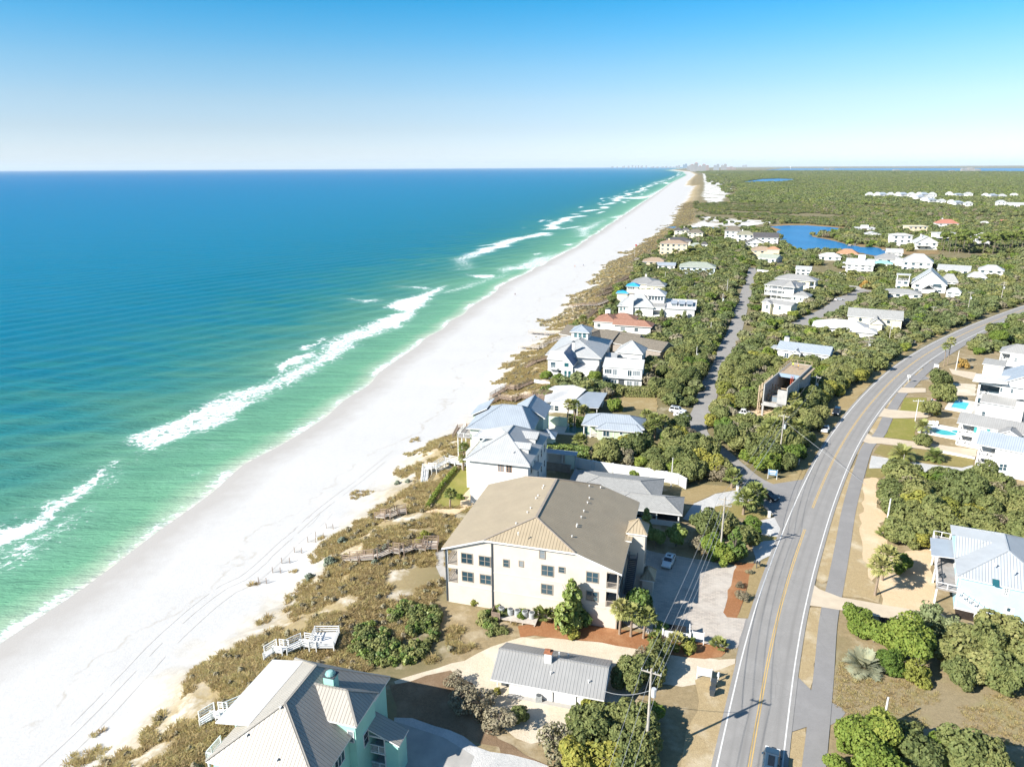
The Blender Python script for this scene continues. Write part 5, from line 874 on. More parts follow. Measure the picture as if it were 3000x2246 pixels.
# ================================================================ houses farther off: front wall foot at a photo pixel
def far_house(name, label, x0, x1, yb, ye, yr, kind='hip', wall=None, roof=None, yaw=-16, depth=None, fl=2, nw=3, group=None, side=True, chim=False, ax='x', cat='house'):
    Bc = G((x0+x1)/2, yb, 0); a = R(yaw); ex = np.array([math.cos(a), math.sin(a), 0]); dist = (Bc-CAM) @ CF
    vx = CR @ ex - ((x0+x1)/2-1500)/FPX*(CF @ ex); w = abs((x1-x0)/FPX*dist/vx); d = depth or min(w*.75, 14)
    ze = max(2.2, hgt(Bc, ye)); ey = np.array([-ex[1], ex[0], 0]); zr = hgt(Bc+ey*d*.5, yr); zr = min(max(zr, ze+.6), ze+max(d, w)*.55)
    o = Bc-ex*w/2; h = House(name, label, cat, o, yaw, wall or M_stucco, roof or R_lt, None, group); HOUSES.append(h)
    h.box(0, 0, w, d, 0, ze-.15); k = min(.6, w*.05)
    if kind == 'flat': h.slab([(-k, -k, ze), (w+k, -k, ze), (w+k, d+k, ze+.1), (-k, d+k, ze+.1)], .35, name='roof')
    elif kind == 'gable': h.roof(-k, -k, w+k, d+k, ze, zr, ax, 0, 0, oh=k, caps=False)
    else:
        run = min(d, w)/2*.98; h.roof(-k, -k, w+k, d+k, ze, zr, 'x' if w >= d else 'y', run, run, oh=k)
    fh = ze/fl
    for f in range(fl):
        for j in range(nw):
            u = w*(j+.5)/nw; ww = min(.9, w/nw*.32); m = MB(); h.fbox(m, 'F', 0, u-ww, u+ww, f*fh+fh*.28, f*fh+fh*.74, -.02, .05); h.part('window', m, M_glass)
        if side:
            for j in (.3, .7): m = MB(); h.fbox(m, 'R' if Bc[0] < 0 else 'L', w if Bc[0] < 0 else 0, d*j-.5, d*j+.5, f*fh+fh*.28, f*fh+fh*.74, -.02, .05); h.part('window', m, M_glass)
    if chim: h.chimney(w*.3, d*.55, ze, zr+1.2, max(.9, w*.06), .9)
    h.W and h.finish(); h.w, h.d, h.ze, h.zr = w, d, ze, zr; return h
fh_ = far_house
h = fh_('tan_villa', 'three-storey beige villa with brown hipped roof facing the beach', 1932, 2011, 747, 714, 703, wall=M_yellowish, roof=R_tantile, fl=3, nw=5, chim=True); h.pbox('balcony', M_yellowish, -1.6, 1, 3, 0, 4, 3.3); h.pbox('balcony', M_yellowish, -1.6, 1, 6.2, 0, 4, 6.5)
fh_('dark_roof_house', 'house with broad dark slate roof and cream chimney just behind the beige villa', 1950, 2022, 722, 706, 694, roof=R_shdark, wall=M_paleyel, nw=4, chim=True); fh_('brown_roof_villa', 'cream villa with brown hipped roof beside the lagoon mouth', 2013, 2058, 702, 682, 671, roof=R_shbrown, wall=M_paleyel, fl=3)
fh_('beach_tower_house', 'cream tower house with small dark roof nearest the lagoon mouth', 1975, 1997, 695, 676, 667, roof=R_shdark, wall=M_paleyel, fl=3, nw=1); fh_('dark_roof_house', 'low house with flat dark roof and white chimney at the lagoon mouth', 1996, 2018, 690, 674, 667, roof=R_shdark, wall=M_paleyel, nw=2, chim=True); fh_('green_roof_cottage', 'tiny cottage with dark green pyramid roof next to the beige villa', 2022, 2054, 727, 721, 711, roof=R_green, fl=1, nw=2); fh_('grey_roof_cottage', 'tiny cottage with slate grey pyramid roof right of the dark green one', 2053, 2072, 727, 716, 708, roof=R_shdark, fl=1, nw=1)
fh_('tower_house', 'white tower house with dark brown pyramid roof at the edge of the lake', 2122, 2170, 705, 677, 662, roof=R_shbrown, fl=3); fh_('tan_roof_house', 'white house with olive tan roof beside the white tower house', 2157, 2208, 718, 688, 676, roof=R_olive, fl=3, chim=True); h = fh_('lake_house', 'large white three-storey house with dark grey gabled roof on the lakeshore', 2206, 2278, 721, 696, 681, kind='gable', roof=R_shdark, fl=3, nw=4); fh_('white_gable_house', 'white house with dark grey gabled front before the large lakeshore house', 2184, 2236, 728, 712, 697, kind='gable', ax='y', roof=R_shdark, fl=2)
h = fh_('peach_roof_house', 'beige house with two peach coloured tile roofs below the lakeshore houses', 2202, 2262, 752, 734, 722, roof=R_tantile, wall=M_yellowish, fl=2); h.roof(h.w*.7, -2, h.w*1.35, 6, h.ze+1.2, h.ze+3.2, 'x', 4, 4, mat=R_orange); h.pbox('wing_wall', M_yellowish, h.w*.74, -1.6, 0, h.w*1.31, 5.6, h.ze+1.1)
fh_('white_cottage', 'white cottage with pale grey roof half hidden in scrub below the peach roofs', 2220, 2272, 769, 756, 744, kind='gable', roof=R_green, fl=1, yaw=-45); fh_('dune_house', 'low house with pinkish brown hipped roof on the open dune', 1882, 1950, 776, 768, 754, roof=R_tantile, wall=M_yellowish, fl=1, nw=4); fh_('blue_gable_cottage', 'pale blue cottage with folded metal roof right of the pinkish brown roof', 1925, 1976, 790, 777, 768, kind='gable', roof=R_bluish, fl=1, wall=M_lapw)
h = fh_('green_roof_house', 'pale blue house with long greenish grey hipped roof behind a row of palms', 1990, 2093, 803, 783, 767, roof=R_green, wall=M('powder_blue_wall', (.55, .62, .66)), nw=6, depth=13)
fh_('white_lake_house', 'white three-storey house with stacked porches on the far shore of the lake', 2612, 2669, 723, 690, 683, roof=R_white, fl=3, nw=3, yaw=-10); h = fh_('white_gable_house', 'white lakeside house with front gable, broad chimney and an upper deck', 2681, 2745, 731, 711, 690, kind='gable', ax='y', roof=R_lt, fl=2, nw=3, yaw=-12, chim=True); h.pbox('deck', M_w, -.5, -3, 3.2, h.w*.6, 0, 3.5)
h = fh_('modern_flat_house', 'modern white flat-roofed house with two broad bands of dark glass', 2743, 2803, 709, 684, 676, kind='flat', roof=R_membrane, fl=2, nw=3, yaw=-8); h.pbox('balcony', M_w, -1.5, -2, h.ze*.48, h.w+1, 0, h.ze*.56); h.pbox('glass_band', M_glass, h.w*.25, -.08, h.ze*.62, h.w*.95, 0, h.ze*.92); h.pbox('glass_band', M_glass, h.w*.2, -.08, h.ze*.12, h.w*.75, 0, h.ze*.4)
fh_('red_roof_house', 'white house with bright red tiled hipped roof up the hillside', 2745, 2806, 668, 655, 642, roof=R_red, fl=2, chim=True, yaw=-14); h = fh_('flat_white_house', 'small white flat-roofed house with a roof cabin beyond the lake', 2508, 2562, 680, 668, 664, kind='flat', roof=R_membrane, fl=2, yaw=-16); h.pbox('roof_cabin', M_stucco, h.w*.25, 1, h.ze, h.w*.65, 5, h.ze+2.8); fh_('white_gable_cottage', 'white gabled cottage below the flat house with roof cabin', 2530, 2584, 695, 688, 679, kind='gable', ax='y', roof=R_white, fl=1, yaw=-16)
fh_('beige_frame_building', 'beige flat-topped building frame standing in the scrub', 2660, 2715, 683, 663, 661, kind='flat', wall=M_yellowish, roof=M_yellowish, fl=2, nw=4, yaw=-6); fh_('orange_roof_house', 'house with vivid orange tiled roof and small white gable on the near lake bank', 2450, 2513, 753, 747, 729, roof=R_orange, fl=1, yaw=-25); fh_('white_roof_cottage', 'cottage with bright white curved-looking hipped roof left of the orange roof', 2400, 2462, 763, 752, 740, roof=R_membrane, fl=1, yaw=-22)
fh_('grey_roof_house', 'low house with mid grey hipped roof by the end of the lake', 2565, 2640, 771, 759, 743, roof=R_grey, fl=1, yaw=-22); fh_('white_gable_house', 'white upper house with pale gabled roof rising behind the mid grey roof', 2596, 2643, 750, 740, 728, kind='gable', roof=R_lt, fl=2, yaw=-22)
h = fh_('lookout_house', 'white house with pale hipped roofs and an open lookout balcony on its left', 2640, 2728, 793, 768, 743, roof=R_lt, fl=2, nw=4, yaw=-30); h.pbox('lookout_tower', M_lapw, -4.5, 3, 0, -.3, 7.5, h.ze+1.0); h.rail([(-.3, 3, h.ze+1), (-4.5, 3, h.ze+1), (-4.5, 7.5, h.ze+1)], 1.0, 0, M_w, 1.2)
h = fh_('white_tower_house', 'big white house with a box tower on the roof and stacked left porches', 2476, 2556, 798, 776, 757, kind='gable', roof=R_lt, fl=3, nw=4, yaw=-28); h.pbox('roof_tower', M_stucco, h.w*.4, 4, h.ze, h.w*.66, 9, h.zr+2.2); h.pbox('porch', M_w, -2.4, 1, 2.6, 0, 7, 2.8); h.pbox('porch', M_w, -2.4, 1, 5.4, 0, 7, 5.6)
fh_('white_shed', 'little white shed with pale roof in front of the box-tower house', 2459, 2480, 810, 805, 797, kind='gable', ax='y', roof=R_white, fl=1, nw=1, side=False, yaw=-24, cat='shed'); fh_('turquoise_roof_house', 'house with flat turquoise roof between the box-tower and lookout houses', 2558, 2612, 782, 776, 763, roof=R_turq, fl=1, yaw=-26)
h = fh_('a_gable_house', 'large white house with a tall steep front gable and smaller gable before it', 2668, 2768, 856, 834, 788, kind='gable', ax='y', roof=R_lt, fl=2, nw=3, yaw=-30, depth=18); g = h.w; h.roof(g*.28, -5, g*.72, 3, h.ze*.5, h.ze*1.15, 'y', 0, 2); h.pbox('porch_wall', M_lapw, g*.31, -4.6, 0, g*.69, 0, h.ze*.5); m = MB(); m.box(g*.62, -.1, h.ze*.75, g*.86, 0, h.ze*1.15); h.part('picture_window', m, M_glass)
h = fh_('white_tower', 'square white lookout tower with open railed top beside the steep front gable', 2622, 2660, 848, 822, 815, kind='flat', roof=M_deck, fl=2, nw=2, yaw=-30, cat='tower'); h.rail([(0, 0, h.ze), (h.w, 0, h.ze), (h.w, h.d, h.ze), (0, h.d, h.ze), (0, 0, h.ze)], 1.1, 0, M_w, 1.2); m = MB(); [m.box(x, y, h.ze, x+.3, y+.3, h.ze+3.2) for x in (.1, h.w-.4) for y in (.1, h.d-.4)]; h.part('tower_post', m, M_w); h.slab([(-.4, -.4, h.ze+3.3), (h.w+.4, -.4, h.ze+3.3), (h.w+.4, h.d+.4, h.ze+3.4), (-.4, h.d+.4, h.ze+3.4)], mat=R_white, name='tower_roof')
fh_('grey_hip_house', 'white house with plain light grey hipped roof right of the steep front gable', 2752, 2804, 838, 825, 802, roof=R_shgrey, fl=2, yaw=-32); fh_('low_grey_house', 'long low house with mid grey roof in front of the white lookout tower', 2590, 2695, 872, 864, 846, roof=R_shgrey, fl=1, nw=4, yaw=-28); fh_('white_cottage', 'small white cottage with pale metal roof at the thicket right of the steep gable', 2770, 2812, 872, 856, 842, roof=R_lt, fl=2, nw=2, yaw=-34)
fh_('white_ranch_house', 'white ranch house with long pale folded roofs near the highway bend', 2745, 2838, 803, 791, 776, kind='gable', roof=R_lt, fl=1, nw=4, yaw=-34); fh_('white_ranch_wing', 'white house with pale hipped roof just below the folded roofs', 2832, 2888, 823, 812, 796, roof=R_lt, fl=1, yaw=-34); fh_('white_ranch_house', 'white house with pale hipped roof at the right of the folded roofs', 2864, 2936, 811, 792, 776, roof=R_lt, fl=2, yaw=-34)
fh_('white_cottage', 'white cottage with pale gabled roof between the lane and the wide hipped house', 2330, 2374, 806, 789, 779, kind='gable', roof=R_lt, fl=2, yaw=-26); fh_('pine_house', 'white two-storey house glimpsed behind tall pine trunks', 2852, 2898, 722, 697, 682, roof=R_white, fl=2, yaw=-14); fh_('white_roof_house', 'lone white roofed house in the forest beside the red roofs', 2872, 2902, 662, 656, 648, roof=R_white, fl=1, yaw=-12); fh_('red_roof_house', 'long low red tiled house at the right edge of the forest', 2925, 2966, 656, 651, 643, roof=R_red, fl=1, yaw=-12)
VIL = [(2537+x_*20.3, 576+.3*x_, 570, 563) for x_ in range(10)]+[(2662+x_*26, 583+x_*1.5, 577, 571) for x_ in range(3)]+[(2695+x_*26, 591+x_*3.2, 583+x_*2.6, 578+x_*2.4) for x_ in range(6)]+[(2768, 575, 568, 562), (2800, 577, 570, 566), (2826, 576, 568, 563), (2874, 578, 572, 566), (2902, 580, 573, 567), (2925, 580, 574, 568), (2958, 576, 570, 566)]
for k, (x_, yb, ye, yr) in enumerate(VIL): fh_('village_house', 'small white house in the crowded distant village beyond the forest', x_, x_+23, yb+3, ye, yr, roof=(R_lt, R_white, R_bluish)[k % 3], fl=2, nw=2, side=False, yaw=(-14, -30, 10)[k % 3], group='white houses of the distant village')
fh_('village_villa', 'white villa with tall side gable set right of the distant village', 2918, 2945, 608, 592, 586, roof=R_lt, fl=3, nw=2, yaw=-20); fh_('village_villa', 'broad white house with pale gabled roof at the right edge near the distant village', 2948, 3000, 610, 600, 593, kind='gable', roof=R_lt, fl=1, nw=3, yaw=-30)
# ---- garden wall
def wallrun(name, label, pts, hh, mat, th=.25, cap=None, cat='wall', piers=True, z0=0.0):
    P = [G(*p, 0) for p in pts]; r = empty(name, tuple(P[0]), 0, label, cat); m = MB(); k = MB(); pr = MB()
    for a, b in zip(P[:-1], P[1:]):
        a = a-P[0]; b = b-P[0]; m.bar(a+[0, 0, hh/2+z0], b+[0, 0, hh/2+z0], th, hh); k.bar(a+[0, 0, hh+.05+z0], b+[0, 0, hh+.05+z0], th+.12, .1)
        if piers:
            L = np.linalg.norm(b-a)
            for j in range(int(L/4)+1): c = a+(b-a)*min(1, j*4/L); pr.box(c[0]-th*.9, c[1]-th*.9, 0, c[0]+th*.9, c[1]+th*.9, hh+.2+z0)
    m.build('wall_panel', mat, r); k.build('wall_coping', cap or mat, r)
    if pr.v: pr.build('wall_pier', mat, r)
    return r
wallrun('garden_wall', 'long white garden wall between the palms and the long hipped house', [(2218, 801), (2313, 812)], 2.6, M_stucco); wallrun('garden_wall', 'white boundary wall behind the grey shingled house', [(1600, 1352), (1745, 1380), (1900, 1402), (1985, 1418), (2010, 1432)], 2.4, M_stucco); wallrun('garden_wall', 'pale green garden wall below the palms of the flat white cottage', [(1598, 1245), (1662, 1251)], 2.6, M('pale_green_wall', (.62, .72, .56), (.55, .65, .50), .5)); wallrun('garden_wall', 'low white wall seaward of the modern white house', [(1565, 1120), (1612, 1128)], 1.0, M_stucco, piers=False)
wallrun('wooden_fence', 'shaded grey board fence behind the white house', [(1598, 1375), (1672, 1386), (1672, 1400)], 2.0, M_greywall, .08, cat='fence'); wallrun('retaining_wall', 'low stone retaining wall along the olive lawn of the villas', [(2750, 1325), (2855, 1345)], .5, M_stucco, piers=False)
# ---- far towers along the coast
def tower(label, x0, x1, yb, yt, col_=(.62, .62, .62), steps=1, glass=False, roof=None, fl=14):
    Bc = G((x0+x1)/2, yb, 0); dist = (Bc-CAM) @ CF; w = (x1-x0)/FPX*dist; hh = hgt(Bc, yt); r = empty('apartment_tower', tuple(Bc), R(-14), label, 'tower', None); m = MB(); g = MB(); rf = MB()
    mt = M('tower_wall_%d' % int(col_[0]*100+col_[2]*10), col_, tuple(.85*c for c in col_), .01)
    for s_ in range(steps):
        a = -w/2+w*s_/steps; b = -w/2+w*(s_+1)/steps; z = hh*(1-.18*((s_*2+1) % 3)*(steps > 1)); d = w/steps*.8; m.box(a, 0, 0, b, d, z); nf = max(4, int(fl*z/hh))
        for k in range(nf): g.box(a+(b-a)*.06, -.6, z*(k+.35)/nf, b-(b-a)*.06, 0, z*(k+.75)/nf)
        rf.box(a+(b-a)*.25, d*.2, z, b-(b-a)*.25, d*.8, z+hh*.06)
    m.build('wall', mt, r); g.build('window_band', M('tower_glass', (.10, .17, .25), (.2, .28, .36), .02, .3) if glass else M('tower_balcony', (.14, .17, .21), (.2, .22, .25), .02, .7), r); rf.build('roof', roof or mt, r)
    return r
Wt = (.33, .32, .315); Pk = (.36, .265, .235)
tower('pale twin slab tower with blue-grey glass at the bend of the coast', 2000, 2012, 493.5, 480.5, (.13, .19, .26), 2, True); tower('small pale tower block left of the glassy twin tower', 1979, 1992, 493.5, 485, Wt, 2); tower('widest white tower with stepped red-capped crown in the skyline', 2022, 2066, 503, 478, Wt, 4, roof=R_red); tower('white slab tower directly left of the red-capped crown', 2012, 2024, 499, 484, Wt, 2); tower('pink block with red flat top right of the tallest cluster', 2066, 2076, 500, 485, Pk, 1, roof=R_red)
tower('white stepped tower with blue-grey head standing alone in the woods', 2090, 2106, 499, 481.5, Wt, 2, True); tower('white tower joined to a long pink slab right of the lone stepped tower', 2112, 2128, 498, 481, Wt, 2); tower('long low pink slab with many bays right of the skyline', 2128, 2155, 497.5, 488.5, Pk, 3); tower('faint twin towers far beyond the forest', 2174, 2188, 490.5, 483, Wt, 2)
for k, (x_, w_, yt) in enumerate([(1790, 7, 487), (1806, 4, 488), (1822, 9, 486), (1838, 6, 486), (1850, 5, 484), (1860, 4, 486), (1868, 4, 484.5), (1876, 7, 485), (1891, 4, 484.5), (1905, 12, 488), (1920, 10, 488.5), (1936, 9, 488), (1948, 7, 486.5), (1958, 9, 488), (1968, 8, 488.5)]):
    t_ = tower('faint pale tower block in the hazy row on the farthest shore', x_, x_+w_, 492.2+.12*k/3, yt, Wt, 1+(w_ > 6), fl=8); t_['group'] = 'hazy tower blocks on the farthest shore'
for k, (lb, x_, w_, yb, yt) in enumerate([('white hotel with stepped roofline at the far bay on the right', 2820, 50, 503, 492), ('small white buildings in the woods before the bay on the left', 2415, 14, 497.5, 494.5), ('low pale building by the bay just right of the left pair', 2433, 12, 498, 495.5), ('little white building in the woods midway along the bay', 2618, 18, 501.5, 497.5), ('low white building left of the far hotel', 2783, 14, 502.5, 499), ('low red-topped white building in the woods below the bay', 2662, 13, 508.5, 506)]): tower(lb, x_, x_+w_, yb, yt, Wt, 3 if w_ > 40 else 1, fl=4)
Bw = G(2315.5, 497, 0); wt = empty('water_tower', tuple(Bw), 0, 'white mushroom shaped water tower on the wooded horizon', 'water tower'); hw = hgt(Bw, 487.5); m = MB(); m.tube([(0, 0, 0), (0, 0, hw*.7)], hw*.05, 10); m.build('tower_stem', M_w, wt); m = MB(); m.ball((0, 0, hw*.85), hw*.17, 12, 8, sq=(1.3, 1.3, .8)); m.build('water_tank', M_w, wt)
# ================================================================ plants
def Mleaf(name, cols, transl=.33, rough=.7, clump=.7, gain=1.95):
    """foliage: colour drifts from leaf to leaf, from clump to clump and from plant to plant"""
    t = NT(name); a = t.attr('lv'); o = t.rnd(); nz = t.noise(clump, 3, .6, t.obj())
    f = t.math('ADD', t.math('ADD', t.math('MULTIPLY', a, .35), t.math('MULTIPLY', o, .65)), t.math('ADD', t.math('MULTIPLY', t.math('SUBTRACT', nz, .5), .7), t.math('MULTIPLY', t.math('SUBTRACT', t.noise(.011, 4, .6, t.pos()), .5), 1.1)))
    c = t.ramp(f, [(k/(len(cols)-1), tuple(min(.62, gain*x) for x in c_)) for k, c_ in enumerate(cols)])
    t.put(t.b.inputs['Base Color'], c); t.b.inputs['Roughness'].default_value = rough; t.b.inputs['Specular IOR Level'].default_value = .25
    tr = t.n('ShaderNodeBsdfTranslucent'); t.l(c, tr.inputs[0]); mx = t.n('ShaderNodeMixShader'); mx.inputs[0].default_value = transl
    t.l(t.b.outputs[0], mx.inputs[1]); t.l(tr.outputs[0], mx.inputs[2]); t.l(mx.outputs[0], t.o.inputs[0]); return t.m
L_oak = Mleaf('oak_leaves', [(.057, .074, .026), (.09, .105, .036), (.126, .132, .046), (.172, .163, .064)]); L_bright = Mleaf('bright_leaves', [(.045, .075, .015), (.075, .11, .02), (.11, .14, .026), (.15, .16, .034)])
L_grey = Mleaf('grey_twigs', [(.085, .07, .045), (.11, .095, .06), (.135, .12, .08), (.10, .10, .045)], .1); L_yellow = Mleaf('yellow_leaves', [(.10, .11, .024), (.135, .14, .03), (.18, .165, .035), (.13, .14, .03)])
L_dark = Mleaf('glossy_leaves', [(.030, .055, .014), (.055, .085, .02), (.10, .125, .03), (.15, .16, .05)], .12, .45); L_palm = Mleaf('palm_fronds', [(.075, .095, .026), (.11, .125, .038), (.145, .15, .048), (.18, .165, .065)], .2, .55); L_silver = Mleaf('silver_fronds', [(.11, .13, .085), (.145, .155, .105), (.17, .16, .10), (.13, .14, .10)], .15)
L_pine = Mleaf('pine_needles', [(.065, .09, .022), (.095, .12, .03), (.12, .14, .035), (.12, .13, .045)]); L_cedar = Mleaf('cedar_leaves', [(.10, .125, .055), (.135, .155, .075), (.165, .18, .09), (.19, .19, .09)]); L_autumn = Mleaf('rust_leaves', [(.22, .115, .03), (.28, .16, .035), (.22, .15, .045), (.15, .11, .04)])
L_grass = Mleaf('dune_grass_blades', [(.185, .135, .074), (.23, .178, .092), (.275, .217, .108), (.235, .205, .085), (.295, .25, .145)], .5, .9, 3.0); L_blue = Mleaf('blue_green_leaves', [(.075, .09, .06), (.10, .12, .085), (.12, .135, .10), (.085, .095, .065)], .1); L_forest = Mleaf('forest_leaves', [(.060, .078, .030), (.075, .092, .036), (.095, .105, .044), (.115, .115, .056)], .18, .8, .25)
M_bark = M('grey_bark', (.22, .185, .15), (.14, .115, .095), 3, .9, .1, .3, world=False); M_palmbark = M('palm_bark', (.30, .235, .175), (.20, .155, .115), 4, .9, .1, .4, world=False)
def leaf_quads(C, N, S, rg, asp=1.0):
    n = len(C); N = N+rg.normal(0, .55, (n, 3)); N /= np.linalg.norm(N, axis=1)[:, None]+1e-9
    a = np.cross(N, rg.normal(0, 1, (n, 3))); a /= np.linalg.norm(a, axis=1)[:, None]+1e-9; b = np.cross(N, a)
    s = (S*(.6+.8*rg.random(n)))[:, None]; a = a*s*.5*asp; b = b*s*.5
    k = .35*(rg.random((n, 1))-.5)
    V = np.stack([C-a*(1+k)-b*.6, C+a-b*(.8-k), C+a*(.7+k)+b, C-a*.8+b*(1-k)], 1).reshape(-1, 3)
    return V, np.arange(4*n).reshape(n, 4), np.repeat(rg.random(n), 4)
def lobes_mesh(name, lobes, n, size, mat, seed, inner=.22, flat=1.0, hole=.35):
    """a crown: leaf clumps spread over and inside several uneven lobes, denser on the shells, with gaps"""
    rg = np.random.default_rng(seed); w = np.array([l[3]**2 for l in lobes]); w = w/w.sum(); Cs = []; Ns = []
    for (x, y, z, r), k in zip(lobes, rg.multinomial(int(n*1.6), w)):
        d = rg.normal(0, 1, (k, 3)); d /= np.linalg.norm(d, axis=1)[:, None]
        bump = 1+.22*(fbm(d[:, 0]*3+seed, d[:, 1]*3+d[:, 2]*2.3, 1., 3, seed)-.5)*2; rr = r*bump*np.where(rg.random(k) < inner, rg.random(k)**.4, 1-.1*rg.random(k))
        gap = fbm(d[:, 0]*2.6+x, d[:, 1]*2.6+d[:, 2]*2.6+y, .8, 2, seed+3) > hole; c = np.array([x, y, z])+d*rr[:, None]*np.array([1, 1, flat]); Cs.append(c[gap]); Ns.append(d[gap]+np.array([0, 0, .25]))
    C = np.vstack(Cs); N = np.vstack(Ns); ok = C[:, 2] > .05
    for (x, y, z, r) in lobes: ok &= (((C-np.array([x, y, z]))/np.array([1, 1, flat]))**2).sum(1) > (r*.62)**2*(rg.random(len(C)) < .85)
    C = C[ok][:n]; N = N[ok][:n]; V, Q, lv = leaf_quads(C, N, size, rg); return np_mesh(name, V, Q, mat, {'lv': lv}, smooth=False)
def trunk_mesh(name, seed, hh, r, spread, nb=5, mat=None):
    rg = np.random.default_rng(seed); m = MB(); b = rg.normal(0, .12, 2)*hh*.3; top = np.array([b[0], b[1], hh*.45]); m.tube([(0, 0, -.1), (b[0]*.4, b[1]*.4, hh*.22), top], [r, r*.8, r*.65], 7)
    for k in range(nb):
        a = k*2*math.pi/nb+rg.random(); L = spread*(.55+.35*rg.random()); e = top+np.array([math.cos(a)*L, math.sin(a)*L, hh*(.25+.22*rg.random())]); mid = top*.5+e*.5+np.array([0, 0, hh*.05]); m.tube([top*.95, mid, e], [r*.55, r*.38, r*.12], 6)
    return m.mesh(name, mat or M_bark)
def round_lobes(seed, R_, H, n=9, low=.35):
    rg = np.random.default_rng(seed); o = [(0, 0, H*.62, R_*.62)]
    for k in range(n):
        a = k*2.4+rg.random(); d = R_*(.35+.35*rg.random()); r = R_*(.30+.18*rg.random()); o.append((math.cos(a)*d, math.sin(a)*d, H*(low+(.85-low)*rg.random())-.1*H*(d/R_), r))
    return o
def frond_mesh(name, mat, seed, nf=26, L=1.7, droop=1.0, fan=True, low=-.5):
    """fan palm or feather palm crown; origin at the top of the trunk"""
    rg = np.random.default_rng(seed); V = []; Q = []; lv = []
    def q(p): i = len(V); V.extend(p); Q.append((i, i+1, i+2, i+3)); lv.extend([rg.random()*.5+c0]*4)
    for k in range(nf):
        az = k*2.399+rg.random()*.4; el = low+(1.35-low)*((k+.5)/nf)**.8; c0 = .5*(k/nf); d = np.array([math.cos(az)*math.cos(el), math.sin(az)*math.cos(el), math.sin(el)]); side = np.array([-math.sin(az), math.cos(az), 0]); up = np.cross(d, side)
        if fan:
            st = d*L*.45; nb = 9
            for j in range(nb):
                a = (j/(nb-1)-.5)*2.3; e = d*math.cos(a)+side*math.sin(a); e2 = e.copy(); ln = L*.62*(1-.25*abs(a)); wv = np.cross(e, up); wv = wv/(np.linalg.norm(wv)+1e-9)*.075*L
                p1 = st+e*ln*.55; p2 = st+e*ln+np.array([0, 0, -.16*L*droop*(.5+rg.random()*.6)]); q([st, p1+wv, p2, p1-wv])
            wv = side*.02*L; q([np.zeros(3)-wv, st-wv, st+wv, np.zeros(3)+wv])
        else:
            pts = [np.zeros(3)]; dd = d.copy()
            for j in range(7): pts.append(pts[-1]+dd*L/7); dd = dd+np.array([0, 0, -.22*droop]); dd /= np.linalg.norm(dd)
            for j in range(1, 7):
                ln = L*.34*math.sin(math.pi*(.15+.8*j/7))
                for s in (-1, 1):
                    for off in (0, .5):
                        b = pts[j]*(1-off)+pts[min(j+1, 7)]*off; t_ = (pts[j]-pts[j-1]); t_ /= np.linalg.norm(t_)+1e-9; tip = b+side*s*ln*.85+t_*ln*.55+np.array([0, 0, .1*ln]); wv = t_*.10*L; q([b-wv*.4, b+wv*.4, tip+wv*.2, tip-wv*.2])
    return np_mesh(name, np.array(V), np.array(Q), mat, {'lv': lv}, smooth=False)
def palm_trunk(name, hh, r, seed, mat=None):
    rg = np.random.default_rng(seed); m = MB(); b = rg.normal(0, .04, 2)*hh; P = []; Rr = []
    n = 9
    for k in range(n+1): f = k/n; P.append((b[0]*f*f, b[1]*f*f, hh*f-.05)); Rr.append(r*(1.25 if k == 0 else 1.0 if k < n-1 else 1.35)*(1+.06*(k % 2)))
    m.tube(P, Rr, 8); return m.mesh(name, mat or M_palmbark), b
def nm_vary(n): return n in ('scrub_oak', 'twiggy_shrub', 'green_bush', 'yellow_green_tree')
def plant(name, label, cat, base, parts, s=1.0, rz=None, group=None, sz=None):
    r = empty(name, tuple(base), rnd_.random()*6.28 if rz is None else rz, label, cat, group); k_ = .84+.34*rnd_.random() if nm_vary(name) else 1.0; r.scale = (s*k_, s*(2-k_), (sz or s)*(.8+.3*rnd_.random() if nm_vary(name) else 1))
    for nm, me in parts: link(nm, me, r)
    return r
rnd_ = random.Random(5)
# ---- prototypes
OAK = [(trunk_mesh('oak_trunk', k, 4.4, .17, 2.2), lobes_mesh('oak_crown', round_lobes(k, 2.9, 4.6, 11), 4600, .31, L_oak, 10+k)) for k in range(5)]
BUSH = [(trunk_mesh('bush_trunk', 20+k, 2.2, .09, 1.0), lobes_mesh('bush_crown', round_lobes(30+k, 1.6, 2.3, 9, .3), 2300, .22, L_bright, 40+k)) for k in range(3)]
BIG = [(trunk_mesh('broad_tree_trunk', 50+k, 5.5, .22, 2.6), lobes_mesh('broad_tree_crown', round_lobes(60+k, 3.6, 6.2, 14, .25), 8000, .29, L_bright, 70+k)) for k in range(2)]
GREY = [(trunk_mesh('twiggy_trunk', 80+k, 2.8, .1, 1.7, 8), lobes_mesh('twiggy_crown', round_lobes(85+k, 2.1, 2.9, 9, .3), 2300, .20, L_grey, 90+k, inner=.5, hole=.45)) for k in range(2)]
YEL = [(trunk_mesh('yellow_shrub_stem', 95, 1.4, .06, .7), lobes_mesh('yellow_shrub_crown', round_lobes(96, 1.2, 1.5, 7, .25), 900, .26, L_yellow, 97))]
YELT = [(trunk_mesh('yellow_tree_trunk', 98, 4.0, .15, 2), lobes_mesh('yellow_tree_crown', round_lobes(99, 2.8, 4.2, 9), 2800, .33, L_yellow, 100))]
